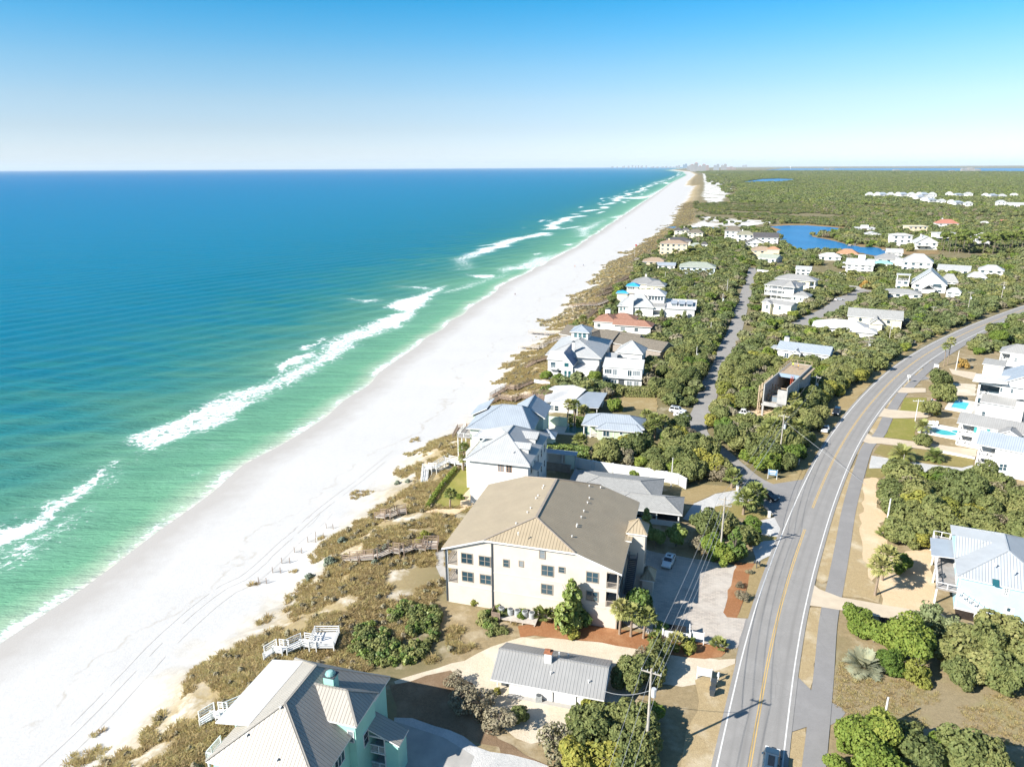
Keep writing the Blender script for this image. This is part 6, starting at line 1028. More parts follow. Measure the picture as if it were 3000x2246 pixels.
MAG = [(trunk_mesh('magnolia_trunk', 101, 8, .18, 1.5, 7), lobes_mesh('magnolia_crown', [(0, 0, 1.5, 1.6), (1.5, .2, 1.9, 1.35), (-1.4, .1, 1.7, 1.3), (.3, -1.1, 2.5, 1.2), (1.3, .3, 3.3, 1.0), (-.8, 0, 3.4, .95), (.3, .2, 4.2, .8), (-.7, .2, 5.3, .85), (.5, -.2, 5.6, .7), (-.1, 0, 6.6, .75), (.1, 0, 7.4, .5)], 4200, .36, L_dark, 103, hole=.46)),
       (trunk_mesh('glossy_tree_trunk', 104, 5, .14, 1.5, 6), lobes_mesh('glossy_tree_crown', round_lobes(105, 2.2, 5.0, 11, .3), 3000, .34, L_dark, 106, hole=.4))]
CED = [(trunk_mesh('cedar_trunk', 110, 4, .14, 1), lobes_mesh('cedar_crown', [(math.cos(k*2.4)*1.3*(1-k/14), math.sin(k*2.4)*1.3*(1-k/14), .6+k*.42, 1.25*(1-k/15)) for k in range(12)], 2600, .28, L_cedar, 111, flat=.75))]
CEDY = [(CED[0][0], lobes_mesh('cedar_crown', [(math.cos(k*2.4)*1.2*(1-k/14), math.sin(k*2.4)*1.2*(1-k/14), .5+k*.36, 1.1*(1-k/15)) for k in range(12)], 2200, .26, L_yellow, 112, flat=.7))]
AUT = [(trunk_mesh('rust_tree_trunk', 113, 3.6, .12, 1.6), lobes_mesh('rust_tree_crown', round_lobes(114, 2.3, 3.6, 8), 1600, .34, L_autumn, 115))]
def pine_lobes(seed):
    rg = np.random.default_rng(seed); return [(rg.normal(0, 1.5), rg.normal(0, 1.5), 9.5+rg.random()*4.5, 1.0+rg.random()*.7) for _ in range(9)]
def pine_trunk(seed):
    m = MB(); rg = np.random.default_rng(seed); m.tube([(0, 0, -.1), (.2, .1, 6), (.1, .2, 13)], [.2, .16, .07], 7)
    for k in range(6): z = 9+k*.7; a = rg.random()*6.28; m.tube([(.15, .15, z), (math.cos(a)*1.6, math.sin(a)*1.6, z+.9)], [.07, .03], 5)
    return m.mesh('pine_trunk', M_bark)
PINE = [(pine_trunk(120+k), lobes_mesh('pine_crown', pine_lobes(125+k), 1300, .5, L_pine, 130+k, flat=.6, inner=.4)) for k in range(3)]
FAN = [frond_mesh('fan_crown', L_palm, 140+k, 30) for k in range(3)]; FEA = frond_mesh('feather_crown', L_palm, 145, 30, 2.6, .9, False, -.2); SIL = frond_mesh('silver_crown', L_silver, 146, 34, 2.4, .8, False, -.3); WAS = frond_mesh('small_fan_crown', L_palm, 147, 26, 1.5, 1.4, True, -.9); PAL = frond_mesh('palmetto_fans', L_palm, 148, 20, 1.1, .5, True, .1); YUC = frond_mesh('yucca_leaves', L_silver, 149, 22, .9, .3, True, .2)
def P0(px, py): g = G(px, py, 0); return np.array([g[0], g[1], 0.0])
def tree(kind, px, py, s=1.0, label='', name=None, cat='tree', group=None, v=None, sz=None):
    L = {'oak': OAK, 'bush': BUSH, 'big': BIG, 'grey': GREY, 'yel': YEL, 'yelt': YELT, 'mag': MAG, 'ced': CED, 'cedy': CEDY, 'aut': AUT, 'pine': PINE}[kind]
    a, b = L[v if v is not None else rnd_.randrange(len(L))]; nm = name or {'oak': 'scrub_oak', 'bush': 'green_bush', 'big': 'broad_tree', 'grey': 'twiggy_shrub', 'yel': 'yellow_shrub', 'yelt': 'yellow_green_tree', 'mag': 'magnolia_tree', 'ced': 'cedar_tree', 'cedy': 'cedar_tree', 'aut': 'rust_leaved_tree', 'pine': 'pine_tree'}[kind]
    return plant(nm, label, cat, P0(px, py) if py is not None else px, [('trunk', a), ('crown', b)], s, None, group, (sz or 1)*s)
def palm(px, py, ytop, label, crown=None, s=1.0, group=None, r=.19, z0=0.0):
    B = G(px, py, z0); B = np.array([B[0], B[1], z0]); hh = max(1.2, hgt(B, ytop)-z0-.3*s); k = len(bpy.data.objects); me, b = palm_trunk('palm_trunk', hh, r, k); ro = empty('palm_tree', tuple(B), rnd_.random()*6.28, label, 'palm tree', group); link('trunk', me, ro); c = link('crown', crown or FAN[k % 3], ro); c.location = (b[0], b[1], hh-.1); c.scale = (s, s, s); return ro
def low(name, label, px, py, me, s, group=None, cat='shrub'):
    ro = empty(name, tuple(P0(px, py)), rnd_.random()*6.28, label, cat, group); c = link('leaves', me, ro); c.scale = (s, s, s); c.location.z = .25*s; return ro
# ---- single plants one can point to
tree('mag', 1672, 1843, 1.12, 'tall glossy magnolia growing against the cream condominium wall', v=0); tree('mag', 1712, 1838, .62, 'lower glossy bush at the right foot of the tall magnolia', 'glossy_bush', 'shrub', v=1); tree('yel', 1676, 1866, 1.0, 'bright yellow-green shrub at the foot of the magnolia', v=0)
tree('mag', 1868, 1822, 1.0, 'slim glossy tree beside the outside stairs of the condominium', 'glossy_tree', v=1, sz=1.35); tree('bush', 1530, 1812, .75, 'small feathery green shrub beside the air conditioners', v=0, cat='shrub'); tree('yel', 1390, 1768, .85, 'pale yellowish shrub at the left end of the cream wall', cat='shrub')
palm(1815, 1857, 1776, 'leftmost of three palms at the corner of the condominium', s=1.15); palm(1848, 1864, 1786, 'middle of three palms at the corner of the condominium', s=1.15); palm(1885, 1869, 1800, 'rightmost of three palms at the corner of the condominium', s=1.1)
for px, py in ((1588, 1812), (1622, 1806)): low('sago_palm', 'low arching palm shrub between the air conditioners and the magnolia', px, py, PAL, 1.9, 'two low palm shrubs by the air conditioners')
palm(1319, 1487, 1443, 'short palm on the green lawn by the dune', s=.95); palm(1359, 1377, 1306, 'palm with stacked crowns at the top of the lawn by the white stairs', s=.95); c = palm(1357, 1378, 1340, 'drooping lower palm just under the stacked crowns by the white stairs', s=.8); palm(1410, 1283, 1256, 'palm rising beside the terrace of the white house', s=1.0)
for px, py, yt, lb in ((1661, 1249, 1180, 'leftmost tall slim palm by the flat white cottage'), (1683, 1250, 1182, 'stout tall palm second from left by the flat white cottage'), (1709, 1233, 1197, 'short palm with leaning trunk right of the two tall palms'), (1738, 1212, 1197, 'bushy palm against the grey carport')): palm(px, py, yt, lb, s=1.15)
for px, py, yt, lb in ((1897, 1287, 1247, 'front left palm of the cluster by the sage green cottage'), (1917, 1288, 1238, 'front middle palm of the cluster by the sage green cottage'), (1942, 1275, 1227, 'right palm of the cluster by the sage green cottage'), (1915, 1262, 1222, 'tallest back palm of the cluster by the sage green cottage'), (1893, 1252, 1212, 'back left palm of the cluster by the sage green cottage')): palm(px, py, yt, lb, s=1.25)
palm(1697, 1325, 1285, 'palm with full round crown beside the blue-shaded breezeway', s=1.35); palm(2177, 1507, 1456, 'left of two stout cabbage palms on the island lawn', s=1.7, r=.28); palm(2208, 1480, 1436, 'right of two stout cabbage palms on the island lawn', s=1.7, r=.28); palm(2143, 1429, 1390, 'stout cabbage palm across the white driveway from the island lawn', s=1.45, r=.26)
palm(2563, 1743, 1650, 'palm with grey leaning trunk in the sandy yard of the blue house', s=1.35, r=.2); palm(2584, 1700, 1622, 'shaggy palm behind the leaning one in the sandy yard', s=1.45); low('palmetto', 'low palmetto at the sandy edge of the thicket by the bike path', 2596, 1578, PAL, 2.2); tree('bush', 2640, 1672, 1.2, 'round dark bush in the sandy yard of the blue house', cat='shrub', v=1)
palm(2765, 1072, 1010, 'left of two tall slender fan palms by the bike path', WAS, 1.15, r=.13); palm(2775, 1068, 995, 'right and taller of two slender fan palms by the bike path', WAS, 1.3, r=.13); palm(2640, 1352, 1330, 'feathery date palm on the olive lawn near the road', FEA, 1.25); palm(2735, 1350, 1336, 'bushy feathery palm on the olive lawn nearer the villas', FEA, .95); palm(2700, 1268, 1245, 'palm with yellowish fronds at the corner of the free-form pool', FEA, .9); palm(2500, 940, 910, 'date palm before the gable of the cream barn-like house', FEA, 1.1)
low('silver_palm', 'silvery feather palm at the left foot of the bright bushes', 2528, 1962, SIL, 1.25, cat='palm'); tree('big', 2515, 1850, .72, 'dense bright green bush at the corner of the beige driveway', 'green_bush', 'shrub', v=0); tree('bush', 2560, 1880, 1.5, 'feathery light green bush behind the silvery palm', cat='shrub', v=2); tree('big', 2650, 1930, .98, 'largest bright yellow-green tree of the roadside clump', v=1); tree('big', 2610, 1968, .62, 'lower bright green tree in front of the largest one of the clump', v=0, sz=.9); tree('cedy', 2680, 1992, 1.0, 'yellowish feathery conifer at the foot of the roadside clump'); tree('ced', 2718, 1838, 1.1, 'grey-green cedar at the end of the beige driveway'); tree('ced', 2790, 1862, .95, 'grey-green spreading cedar before the dark mulch of the blue house', sz=.8)
for k, (px, py, s, lb) in enumerate([(2805, 1935, 1.25, 'olive scrub oak with pale twigs at the left of the field-side thicket'), (2870, 1925, 1.2, 'second olive scrub oak of the field-side thicket behind the blue house'), (2935, 1900, 1.25, 'scrub oak standing under the stairs wall of the blue house'), (2990, 1965, 1.3, 'green scrub oak cut by the right edge above the dry field'), (2860, 1990, 1.0, 'low scrub oak at the lower rim of the field-side thicket'), (2930, 2010, 1.15, 'dark low scrub oak at the right rim of the dry field'), (2800, 2000, .75, 'small scrub oak nearest the roadside clump')]): tree('oak', px, py, s, lb)
for k, (kd, px, py, s, lb) in enumerate([('big', 2505, 2200, .8, 'leftmost bright green tree of the bottom right clump'), ('big', 2575, 2195, .85, 'bright green tree around the grey pole in the bottom right clump'), ('oak', 2640, 2190, .85, 'olive tree right of the grey pole in the bottom right clump'), ('oak', 2690, 2250, 1.0, 'olive tree in the middle of the bottom right clump'), ('bush', 2750, 2230, 1.4, 'dark green bush between olive trees in the bottom right clump'), ('oak', 2820, 2255, 1.0, 'pale olive tree in the right part of the bottom right clump'), ('oak', 2900, 2275, .9, 'low olive tree at the far right of the bottom right clump'), ('big', 2560, 2285, .8, 'bright tree cut by the bottom edge in the bottom right clump'), ('bush', 2450, 2262, .9, 'small silvery bush at the bottom edge beside the bike path')]): tree(kd, px, py, s, lb)
for k, (kd, px, py, s, lb) in enumerate([('grey', 1335, 2012, .75, 'small twiggy shrub at the upper left of the cottage yard'), ('grey', 1350, 2065, 1.0, 'olive twiggy shrub on the shadow edge left of the cottage'), ('grey', 1405, 2085, 1.15, 'largest brown twiggy shrub left of the cottage'), ('grey', 1465, 2135, 1.0, 'bare grey shrub lowest of the row left of the cottage'), ('oak', 1522, 2110, .45, 'little tree with thin white trunk before the cottage'), ('grey', 1630, 2205, 1.25, 'nearly bare small tree below the cottage'), ('yel', 1735, 2078, 1.25, 'glossy yellow-green shrub at the right corner of the cottage'), ('yel', 1455, 2030, .5, 'tiny green ball shrub at the cottage porch'),
    ('oak', 1845, 2010, .95, 'scrub oak shading the right end of the cottage'), ('oak', 1900, 1985, .85, 'scrub oak behind the power pole by the cottage'), ('oak', 1925, 1935, .7, 'topmost small scrub oak by the mulch bed'), ('grey', 1880, 1950, .9, 'greyish bushy shrub above the scrub oaks by the cottage'), ('oak', 1700, 2135, .75, 'small dark oak at the left of the grove below the cottage'), ('oak', 1755, 2130, .85, 'scrub oak in the upper middle of the grove below the cottage'), ('oak', 1815, 2140, .95, 'scrub oak in the centre of the grove below the cottage'), ('oak', 1865, 2165, .95, 'scrub oak right of the grove, leaning over the power pole'), ('oak', 1735, 2195, .95, 'dark oak in the lower left of the grove below the cottage'), ('yelt', 1690, 2262, .85, 'yellow-green tree left at the bottom edge of the grove'), ('yelt', 1755, 2258, .9, 'yellow-green tree right at the bottom edge of the grove'), ('oak', 1830, 2240, 1.0, 'dark oak at the bottom edge beside the power lines'), ('bush', 1905, 2120, 1.1, 'bright green bush right beside the big power pole'), ('oak', 1885, 2235, .9, 'dark oak on the shaded ground right of the power lines')]): tree(kd, px, py, s, lb, cat='shrub' if kd in ('grey', 'yel', 'bush') else 'tree')
for k, (kd, px, py, s, lb) in enumerate([('mag', 1980, 1600, .95, 'glossy tree behind the white car in the parking lot'), ('oak', 2065, 1568, 1.1, 'broad olive oak at the left of the grove by the white driveway'), ('oak', 2120, 1560, 1.0, 'broad olive oak round the upper pole of the grove'), ('bush', 2085, 1625, 1.7, 'bright green leafy tree at the front left of the grove'), ('mag', 2150, 1640, .85, 'glossy green tree at the front right of the grove'), ('bush', 2125, 1645, 1.45, 'bright green bush at the lower edge of the grove by the parking lot'), ('oak', 2185, 1595, .9, 'olive tree at the right of the grove next to the highway'), ('bush', 2205, 1555, 1.2, 'light green thin tree at the upper right of the grove'), ('grey', 2045, 1610, .9, 'brown drooping shrub right of the white car'), ('mag', 1920, 1600, .8, 'shaded tree left of the white car behind the lift tower'), ('mag', 1890, 1575, .8, 'dark shaded tree between lift tower and garage wing'), ('bush', 2018, 1880, .62, 'clipped ball shrub beside the green dumpster'), ('yel', 2022, 1908, .95, 'yellow shrub under the signboard in the mulch bed'), ('yel', 1975, 1905, .7, 'low yellow shrub before the dumpster wall')]): tree(kd, px, py, s, lb, cat='tree' if kd in ('mag', 'oak') else 'shrub')
low('palmetto', 'palmetto in front of the dumpster wall', 1982, 1892, PAL, 1.8); low('palmetto', 'spiky palmetto at the right tip of the mulch bed', 2105, 1898, PAL, 1.5); low('palmetto', 'small palmetto at the foot of the white lamp post', 1918, 1880, PAL, 1.3); tree('mag', 1936, 1862, .55, 'slender dark shrub right of the white lamp post', 'glossy_bush', 'shrub', v=1, sz=.9)
for px, py, s, lb in ((2166, 1720, .38, 'sparse twiggy shrub low in the roadside mulch strip'), (2195, 1680, .3, 'sparse twiggy shrub high in the roadside mulch strip'), (2172, 1755, .6, 'twiggy bare bush casting a thin shadow at the bottom of the mulch strip')): tree('grey', px, py, s, lb, cat='shrub')
tree('bush', 1348, 1462, .6, 'small green bush at the seaward corner of the condominium roof', cat='shrub'); tree('bush', 1855, 1395, .8, 'vivid green bush against the white boundary wall', cat='shrub')
for px, py, s, lb in ((1800, 1205, 1.2, 'spreading oak left of the tan lawn by the side street'), (1600, 1112, 1.0, 'dense bush at the seaward foot of the modern white house'), (1640, 1120, 1.1, 'green bushy tree before the flat roof of the modern white house'), (1740, 1130, 1.35, 'bright round tree left of the boxy guest house')): tree('bush' if s != 1.35 else 'big', px, py, s*1.3 if s != 1.35 else .8, lb)
tree('aut', 2533, 845, 1.3, 'orange-leaved tree near the white house with roof box tower'); tree('aut', 2820, 1078, .9, 'orange-yellow bush by the pale pole near the slender palms', cat='shrub'); tree('oak', 2750, 1130, 1.25, 'dense dark oak by the bike path above the pool'); tree('oak', 2760, 1175, 1.3, 'dense dark oak beside the blue pool terrace'); tree('oak', 2725, 1220, .95, 'olive oak hanging over the beige drive near the pools'); tree('oak', 2700, 1305, .85, 'small oak at the fence of the free-form pool'); tree('big', 2925, 1010, .95, 'bright green tree at the upper right beside the grey hipped villa'); tree('oak', 2980, 985, 1.3, 'olive oak at the upper right corner by the highway')
# hedges
def hedge(label, pts, w_, hh, mat, n, seed, group=None):
    P = [P0(*p) for p in pts]; rg = np.random.default_rng(seed); C = []; N = []
    for a, b in zip(P[:-1], P[1:]):
        L = np.linalg.norm(b-a); k = int(n*L); e = (b-a)/L; s = np.array([-e[1], e[0], 0]); f = rg.random(k)*L; th = rg.random(k)*math.pi; nn = s[None]*np.cos(th)[:, None]+np.array([0, 0, 1.])*np.sin(th)[:, None]
        C.append(a-P[0]+e*f[:, None]+np.sign(nn)*np.minimum(np.abs(nn)*1.5, 1)*np.array([w_/2, w_/2, hh*.5])*(1-.12*rg.random((k, 1)))+np.array([0, 0, hh*.5])-np.array([0, 0, 1.])*(rg.random((k, 1))*hh*.9)*(np.abs(np.cos(th))[:, None] > .5)); N.append(nn)
    V, Q, lv = leaf_quads(np.vstack(C), np.vstack(N), .32, rg); r = empty('hedge', tuple(P[0]), 0, label, 'hedge', group); link('leaves', np_mesh('hedge_leaves', V, Q, mat, {'lv': lv}, smooth=False), r); return r
hedge('dark shaded hedge behind the white house', [(1605, 1340), (1660, 1345), (1725, 1352)], 3.0, 3.6, L_dark, 260, 1); hedge('clipped green hedge left of the stout palm trunk', [(1666, 1249), (1679, 1250)], 1.0, 3.6, L_bright, 260, 2); hedge('clipped green hedge right of the stout palm trunk', [(1687, 1251), (1712, 1252)], 1.0, 3.0, L_bright, 260, 3); hedge('grey-green hedge below the boxy guest house', [(1770, 1150), (1830, 1158), (1920, 1160)], 4.0, 2.8, L_oak, 200, 4); hedge('low clipped hedge below the white house at the lane', [(2455, 832), (2522, 838)], 2.5, 2.4, L_oak, 160, 5); hedge('trimmed hedge before the modern white house', [(1612, 1128), (1660, 1130)], 2.5, 2.2, L_oak, 200, 6); hedge('small green border shrubs along the dune edge of the lawn', [(1252, 1488), (1290, 1430), (1335, 1375)], .9, .8, L_bright, 90, 7)
# ---- what stands in the way of scattered plants
def _foot_polys():
    o = []
    for h in HOUSES:
        for (x0, y0, x1, y1) in h.foot:
            fr = 1.3 if h.o[1] < 200 else (5 if h.o[1] < 300 else 13); x0, x1 = min(x0, x1)-1.6, max(x0, x1)+1.6; y0, y1 = min(y0, y1)-fr, max(y0, y1)+1.3; o.append([h.wor(a, b)[:2] for a, b in ((x0, y0), (x1, y0), (x1, y1), (x0, y1))])
    return o
BLOCK = _foot_polys()+[p for n_, p in SHEETS if n_ not in ('lake_shore', 'marsh', 'dry_field', 'bay')]; LAKES = [p for n_, p in SHEETS if n_ in ('lake', 'lagoon', 'bay')]
def near_line(X, Y, c, d):
    r = np.zeros(X.shape, bool)
    for q in c[::2]: r |= (X-q[0])**2+(Y-q[1])**2 < d*d
    return r
def blocked(X, Y):
    b = near_line(X, Y, HWY, 7.5)|near_line(X, Y, PATHC, 3.2)|near_line(X, Y, STC, 4.2)|near_line(X, Y, LANE, 5.8)
    for p in BLOCK:
        p = np.array(p); lo = p.min(0); hi = p.max(0); k = (X >= lo[0]) & (X <= hi[0]) & (Y >= lo[1]) & (Y <= hi[1])
        if k.any(): t_ = b[k]; t_ |= inpoly(X[k], Y[k], p); b[k] = t_
    return b
def jgrid(poly, sp, seed, jit=.42):
    p = np.array(poly)[:, :2]; lo = p.min(0); hi = p.max(0); rg = np.random.default_rng(seed); xs = np.arange(lo[0], hi[0], sp); ys = np.arange(lo[1], hi[1], sp*.87); X, Y = np.meshgrid(xs, ys); X = X+(np.arange(len(ys)) % 2)[:, None]*sp/2; X = (X+rg.normal(0, jit*sp*.5, X.shape)).ravel(); Y = (Y+rg.normal(0, jit*sp*.5, Y.shape)).ravel(); k = inpoly(X, Y, p); return X[k], Y[k]
THICK = [('dense thicket between the side street and the highway', [(2100, 1225), (2125, 1130), (2150, 1060), (2190, 985), (2330, 985), (2400, 970), (2500, 985), (2580, 1000), (2640, 990), (2720, 970), (2840, 925), (2700, 990), (2630, 1040), (2560, 1090), (2480, 1160), (2420, 1230), (2360, 1330), (2335, 1385), (2290, 1400), (2240, 1396), (2180, 1362), (2110, 1295), (2080, 1255)], 4.3),
         ('thicket between the beach houses and the side street', [(1900, 1180), (1990, 1170), (2050, 1110), (2100, 1030), (2140, 950), (2160, 890), (2060, 900), (1960, 960), (1930, 1000), (1950, 1040), (1960, 1080), (1925, 1130)], 4.2), ('grove between the sage green cottage and the white boundary wall', [(1740, 1315), (1800, 1320), (1900, 1330), (1960, 1290), (2000, 1260), (2040, 1290), (2110, 1345), (2160, 1400), (2120, 1425), (2030, 1428), (1960, 1400), (1850, 1380), (1760, 1360)], 4.0),
         ('thicket above the blue house beside the bike path', [(2590, 1400), (2700, 1408), (2830, 1415), (2950, 1440), (3040, 1500), (3040, 1640), (2900, 1600), (2760, 1590), (2660, 1620), (2620, 1600), (2600, 1500)], 4.0), ('thicket along the upper right side of the highway', [(2830, 1030), (2900, 985), (2990, 945), (3080, 940), (3080, 1010), (2960, 1005), (2880, 1040)], 4.2)]
CAND = []
for k, (g_, px, sp) in enumerate(THICK):
    X, Y = jgrid(gpx(px), sp, 200+k); ok = ~blocked(X, Y)
    for x, y in zip(X[ok], Y[ok]): CAND.append((math.hypot(x, y), x, y, g_))
CAND.sort(); ONE = CAND[:290]; REST = CAND[290:]
_rg = random.Random(11)
for d_, x, y, g_ in ONE:
    u = _rg.random(); s = .78+.55*_rg.random()
    if u < .66: tree('oak', np.array([x, y, 0]), None, s, 'olive scrub oak in the '+g_, group='scrub oaks of the '+g_)
    elif u < .78: tree('bush', np.array([x, y, 0]), None, s*1.5, 'bright green bush in the '+g_, group='green bushes of the '+g_, cat='shrub')
    elif u < .92: tree('grey', np.array([x, y, 0]), None, s*1.25, 'greyish twiggy shrub in the '+g_, group='twiggy shrubs of the '+g_, cat='shrub')
    else: tree('yelt', np.array([x, y, 0]), None, s*.9, 'yellow-green tree in the '+g_, group='yellow-green trees of the '+g_)
for px, py, yt in ((2315, 1225, 1165), (2335, 1240, 1190), (2300, 1255, 1205), (2260, 1300, 1240), (2235, 1310, 1262), (2285, 1290, 1235), (2330, 1290, 1245)): palm(px, py, yt, 'bushy cabbage palm by the foot of the unfinished concrete building', s=1.6, group='cabbage palms by the unfinished building')
for k in range(9): palm(1992+k*11.5, 808+k*.3, 797-(k % 3)*2, 'small palm in the row before the long greenish grey roof', s=1.2, group='row of palms before the greenish grey roof')
for px, py, yt in ((1965, 745, 735), (1978, 752, 738), (1995, 756, 742), (2010, 752, 738), (2030, 757, 742), (2045, 752, 740), (2062, 748, 736), (1985, 770, 757), (2095, 745, 730), (2190, 778, 765)): palm(px, py, yt, 'palm in the grove behind the beige villa', s=1.9, group='palms in the grove behind the beige villa')
for px, py, yt in ((1708, 945, 932), (1735, 952, 938), (1870, 935, 918), (1905, 950, 938), (2205, 855, 838), (2225, 845, 832), (2480, 865, 848), (2470, 815, 800), (2490, 818, 803), (2540, 815, 805), (1985, 945, 930)): palm(px, py, yt, 'palm standing among the houses of the middle distance', s=1.5, group='palms among the middle houses')
for px, py, lb in ((2005, 935, 'narrow dark cypress against the wing with three dormers'), (1938, 930, 'narrow dark cypress beside the porch of the dormer house')): o_ = tree('ced', px, py, .55, lb, 'cypress_tree', sz=2.0)
for k in range(34):
    px = 2760+k*7.3+_rg.uniform(-6, 6); tree('pine', px, 738+_rg.uniform(-7, 9)-(px-2760)*.02, .85+.35*_rg.random(), 'tall bare-trunked pine in the stand at the right of the lake', group='tall pines right of the lake')
# ---- masses nobody could count: instanced
def scatter(name, P, S, RZ, ID, protos, sz=None):
    cl = bpy.data.collections.new(name+'_kinds')
    for k, me in enumerate(protos): o = bpy.data.objects.new('%s_kind_%02d' % (name, k), me); cl.objects.link(o)
    me = bpy.data.meshes.new(name); me.vertices.add(len(P)); me.vertices.foreach_set('co', np.asarray(P, 'f').ravel())
    for nm, typ, val in (('sc', 'FLOAT', S), ('rz', 'FLOAT', RZ), ('kind_id', 'INT', ID), ('sz', 'FLOAT', S if sz is None else sz)): me.attributes.new(nm, typ, 'POINT').data.foreach_set('value', np.asarray(val, 'f' if typ == 'FLOAT' else 'i'))
    me.update(); ob = link(name, me); ob['kind'] = 'stuff'
    ng = bpy.data.node_groups.new(name+'_nodes', 'GeometryNodeTree'); ng.interface.new_socket('Geometry', in_out='INPUT', socket_type='NodeSocketGeometry'); ng.interface.new_socket('Geometry', in_out='OUTPUT', socket_type='NodeSocketGeometry')
    N = ng.nodes.new; Lk = ng.links.new; gi = N('NodeGroupInput'); go = N('NodeGroupOutput'); ip = N('GeometryNodeInstanceOnPoints'); ci = N('GeometryNodeCollectionInfo'); ci.inputs['Collection'].default_value = cl; ci.inputs['Separate Children'].default_value = True; ci.inputs['Reset Children'].default_value = True
    def at(nm, dt='FLOAT'): x = N('GeometryNodeInputNamedAttribute'); x.data_type = dt; x.inputs['Name'].default_value = nm; return x.outputs['Attribute']
    cz = N('ShaderNodeCombineXYZ'); Lk(at('rz'), cz.inputs['Z']); cs = N('ShaderNodeCombineXYZ'); s_ = at('sc'); Lk(s_, cs.inputs['X']); Lk(s_, cs.inputs['Y']); Lk(at('sz'), cs.inputs['Z'])
    Lk(gi.outputs[0], ip.inputs['Points']); Lk(ci.outputs[0], ip.inputs['Instance']); ip.inputs['Pick Instance'].default_value = True; Lk(at('kind_id', 'INT'), ip.inputs['Instance Index']); Lk(cz.outputs[0], ip.inputs['Rotation']); Lk(cs.outputs[0], ip.inputs['Scale']); Lk(ip.outputs[0], go.inputs[0])
    md = ob.modifiers.new('scatter', 'NODES'); md.node_group = ng; return ob
rg = np.random.default_rng(77)
MID = [lobes_mesh('mid_tree', round_lobes(300+k, 2.8, 4.4, 8), 620, .72, (L_oak, L_forest, L_oak, L_forest, L_bright, L_grey)[k], 310+k) for k in range(6)]
def clump(seed, mat):
    r_ = np.random.default_rng(seed); lo = []
    for k in range(7): a = r_.random()*6.28; d = 6.5*math.sqrt(r_.random()); r0 = 2.2+1.2*r_.random(); lo.append((math.cos(a)*d, math.sin(a)*d, 2.2+2.6*r_.random(), r0))
    return lobes_mesh('far_clump', lo, 330, 1.7, mat, seed+1, flat=.85)
FARC = [clump(330+k, (L_forest, L_oak, L_forest, L_forest, L_pine)[k]) for k in range(5)]
# thicket and woodland from the last single tree out to about 1.6 km
wed = lambda r0, r1, a0, a1: [(r0*math.sin(R(a)), r0*math.cos(R(a))) for a in np.linspace(a0, a1, 8)]+[(r1*math.sin(R(a)), r1*math.cos(R(a))) for a in np.linspace(a1, a0, 8)]
X, Y = jgrid(wed(205, 620, 0, 40), 4.4, 401); X2, Y2 = jgrid(wed(620, 1500, 4, 39), 6.2, 402); X = np.concatenate([X, X2]); Y = np.concatenate([Y, Y2])
u, v = uv_of(np.stack([X, Y], -1)); tt = (v-vt(u))/24.0; D = np.hypot(X, Y); pat = fbm(X, Y, 60., 3, 41)
ok = (tt > 1.15) & ~blocked(X, Y) & (fbm(X, Y, 14., 2, 43) > .27)
CLEAR = [gpx(q_) for q_ in ([(1780, 1150), (1940, 1150), (1940, 1215), (1780, 1200)], [(2170, 1190), (2350, 1190), (2350, 1260), (2150, 1260)], [(2575, 728), (2850, 740), (2850, 760), (2640, 760), (2575, 748)], [(2410, 700), (2480, 715), (2575, 727), (2590, 736), (2470, 716)], [(2400, 935), (2465, 895), (2480, 875), (2420, 890), (2330, 950)])]+SAND_FAR+[DUNE_FAR]+[p for n_, p in SHEETS if n_ == 'lake_shore']
bare = np.zeros(X.shape, bool)
for p in CLEAR: bare |= inpoly(X, Y, np.array(p)[:, :2])
ok &= ~(bare & (rg.random(X.shape) > .06)) & ~(inpoly(X, Y, np.array(TAN[0])) & (D < 335))
for p in LAKES: ok &= ~(inpoly(X, Y, np.array(p)[:, :2]))
for c_ in CAND:
    if c_ in (): pass
_thk = np.zeros(X.shape, bool)
for g_, px, sp in THICK: _thk |= inpoly(X, Y, np.array(gpx(px)))
ok &= ~_thk & ~((D > 500) & (fbm(X, Y, 70., 3, 47) > .64)); X, Y, D, pat = X[ok], Y[ok], D[ok], pat[ok]
RX_ = np.array([c_[1] for c_ in REST]); RY_ = np.array([c_[2] for c_ in REST]); X = np.concatenate([X, RX_]); Y = np.concatenate([Y, RY_]); D = np.hypot(X, Y); pat = fbm(X, Y, 60., 3, 41)
n = len(X); S = np.where(D < 620, .7+.5*rg.random(n), .9+.6*rg.random(n))*(.85+.35*pat); ID = rg.choice([0, 1, 2, 3, 4, 5], n, p=[.22, .22, .20, .20, .08, .08])
scatter('coastal_thicket', np.stack([X, Y, np.zeros(n)], -1), S, rg.random(n)*6.28, ID, MID, S*(.5+.42*rg.random(n))*np.where(inpoly(X, Y, np.array(gpx([(1990, 590), (2300, 585), (2500, 640), (2480, 664), (2260, 652), (2080, 642), (2010, 620)]))), .5, 1.0))
X, Y = jgrid(wed(1450, 6500, 7, 38), 15.5, 403); X3, Y3 = jgrid(wed(6500, 11000, 9, 38), 34, 404); X = np.concatenate([X, X3]); Y = np.concatenate([Y, Y3]); u, v = uv_of(np.stack([X, Y], -1)); tt = (v-vt(u))/24.0; ok = tt > 4
bare = np.zeros(X.shape, bool)
for p in SAND_FAR+[DUNE_FAR]: bare |= inpoly(X, Y, np.array(p)[:, :2])
ok &= ~(bare & (rg.random(X.shape) > .16))
for p in LAKES: ok &= ~inpoly(X, Y, np.array(p)[:, :2])
VX = [(h.o[0], h.o[1], max(getattr(h, 'w', 8), 10)) for h in HOUSES if h.o[1] > 900]
for x, y, w_ in VX: ok &= (X-x-w_/2)**2+(Y-y-4)**2 > (w_*.75+5)**2
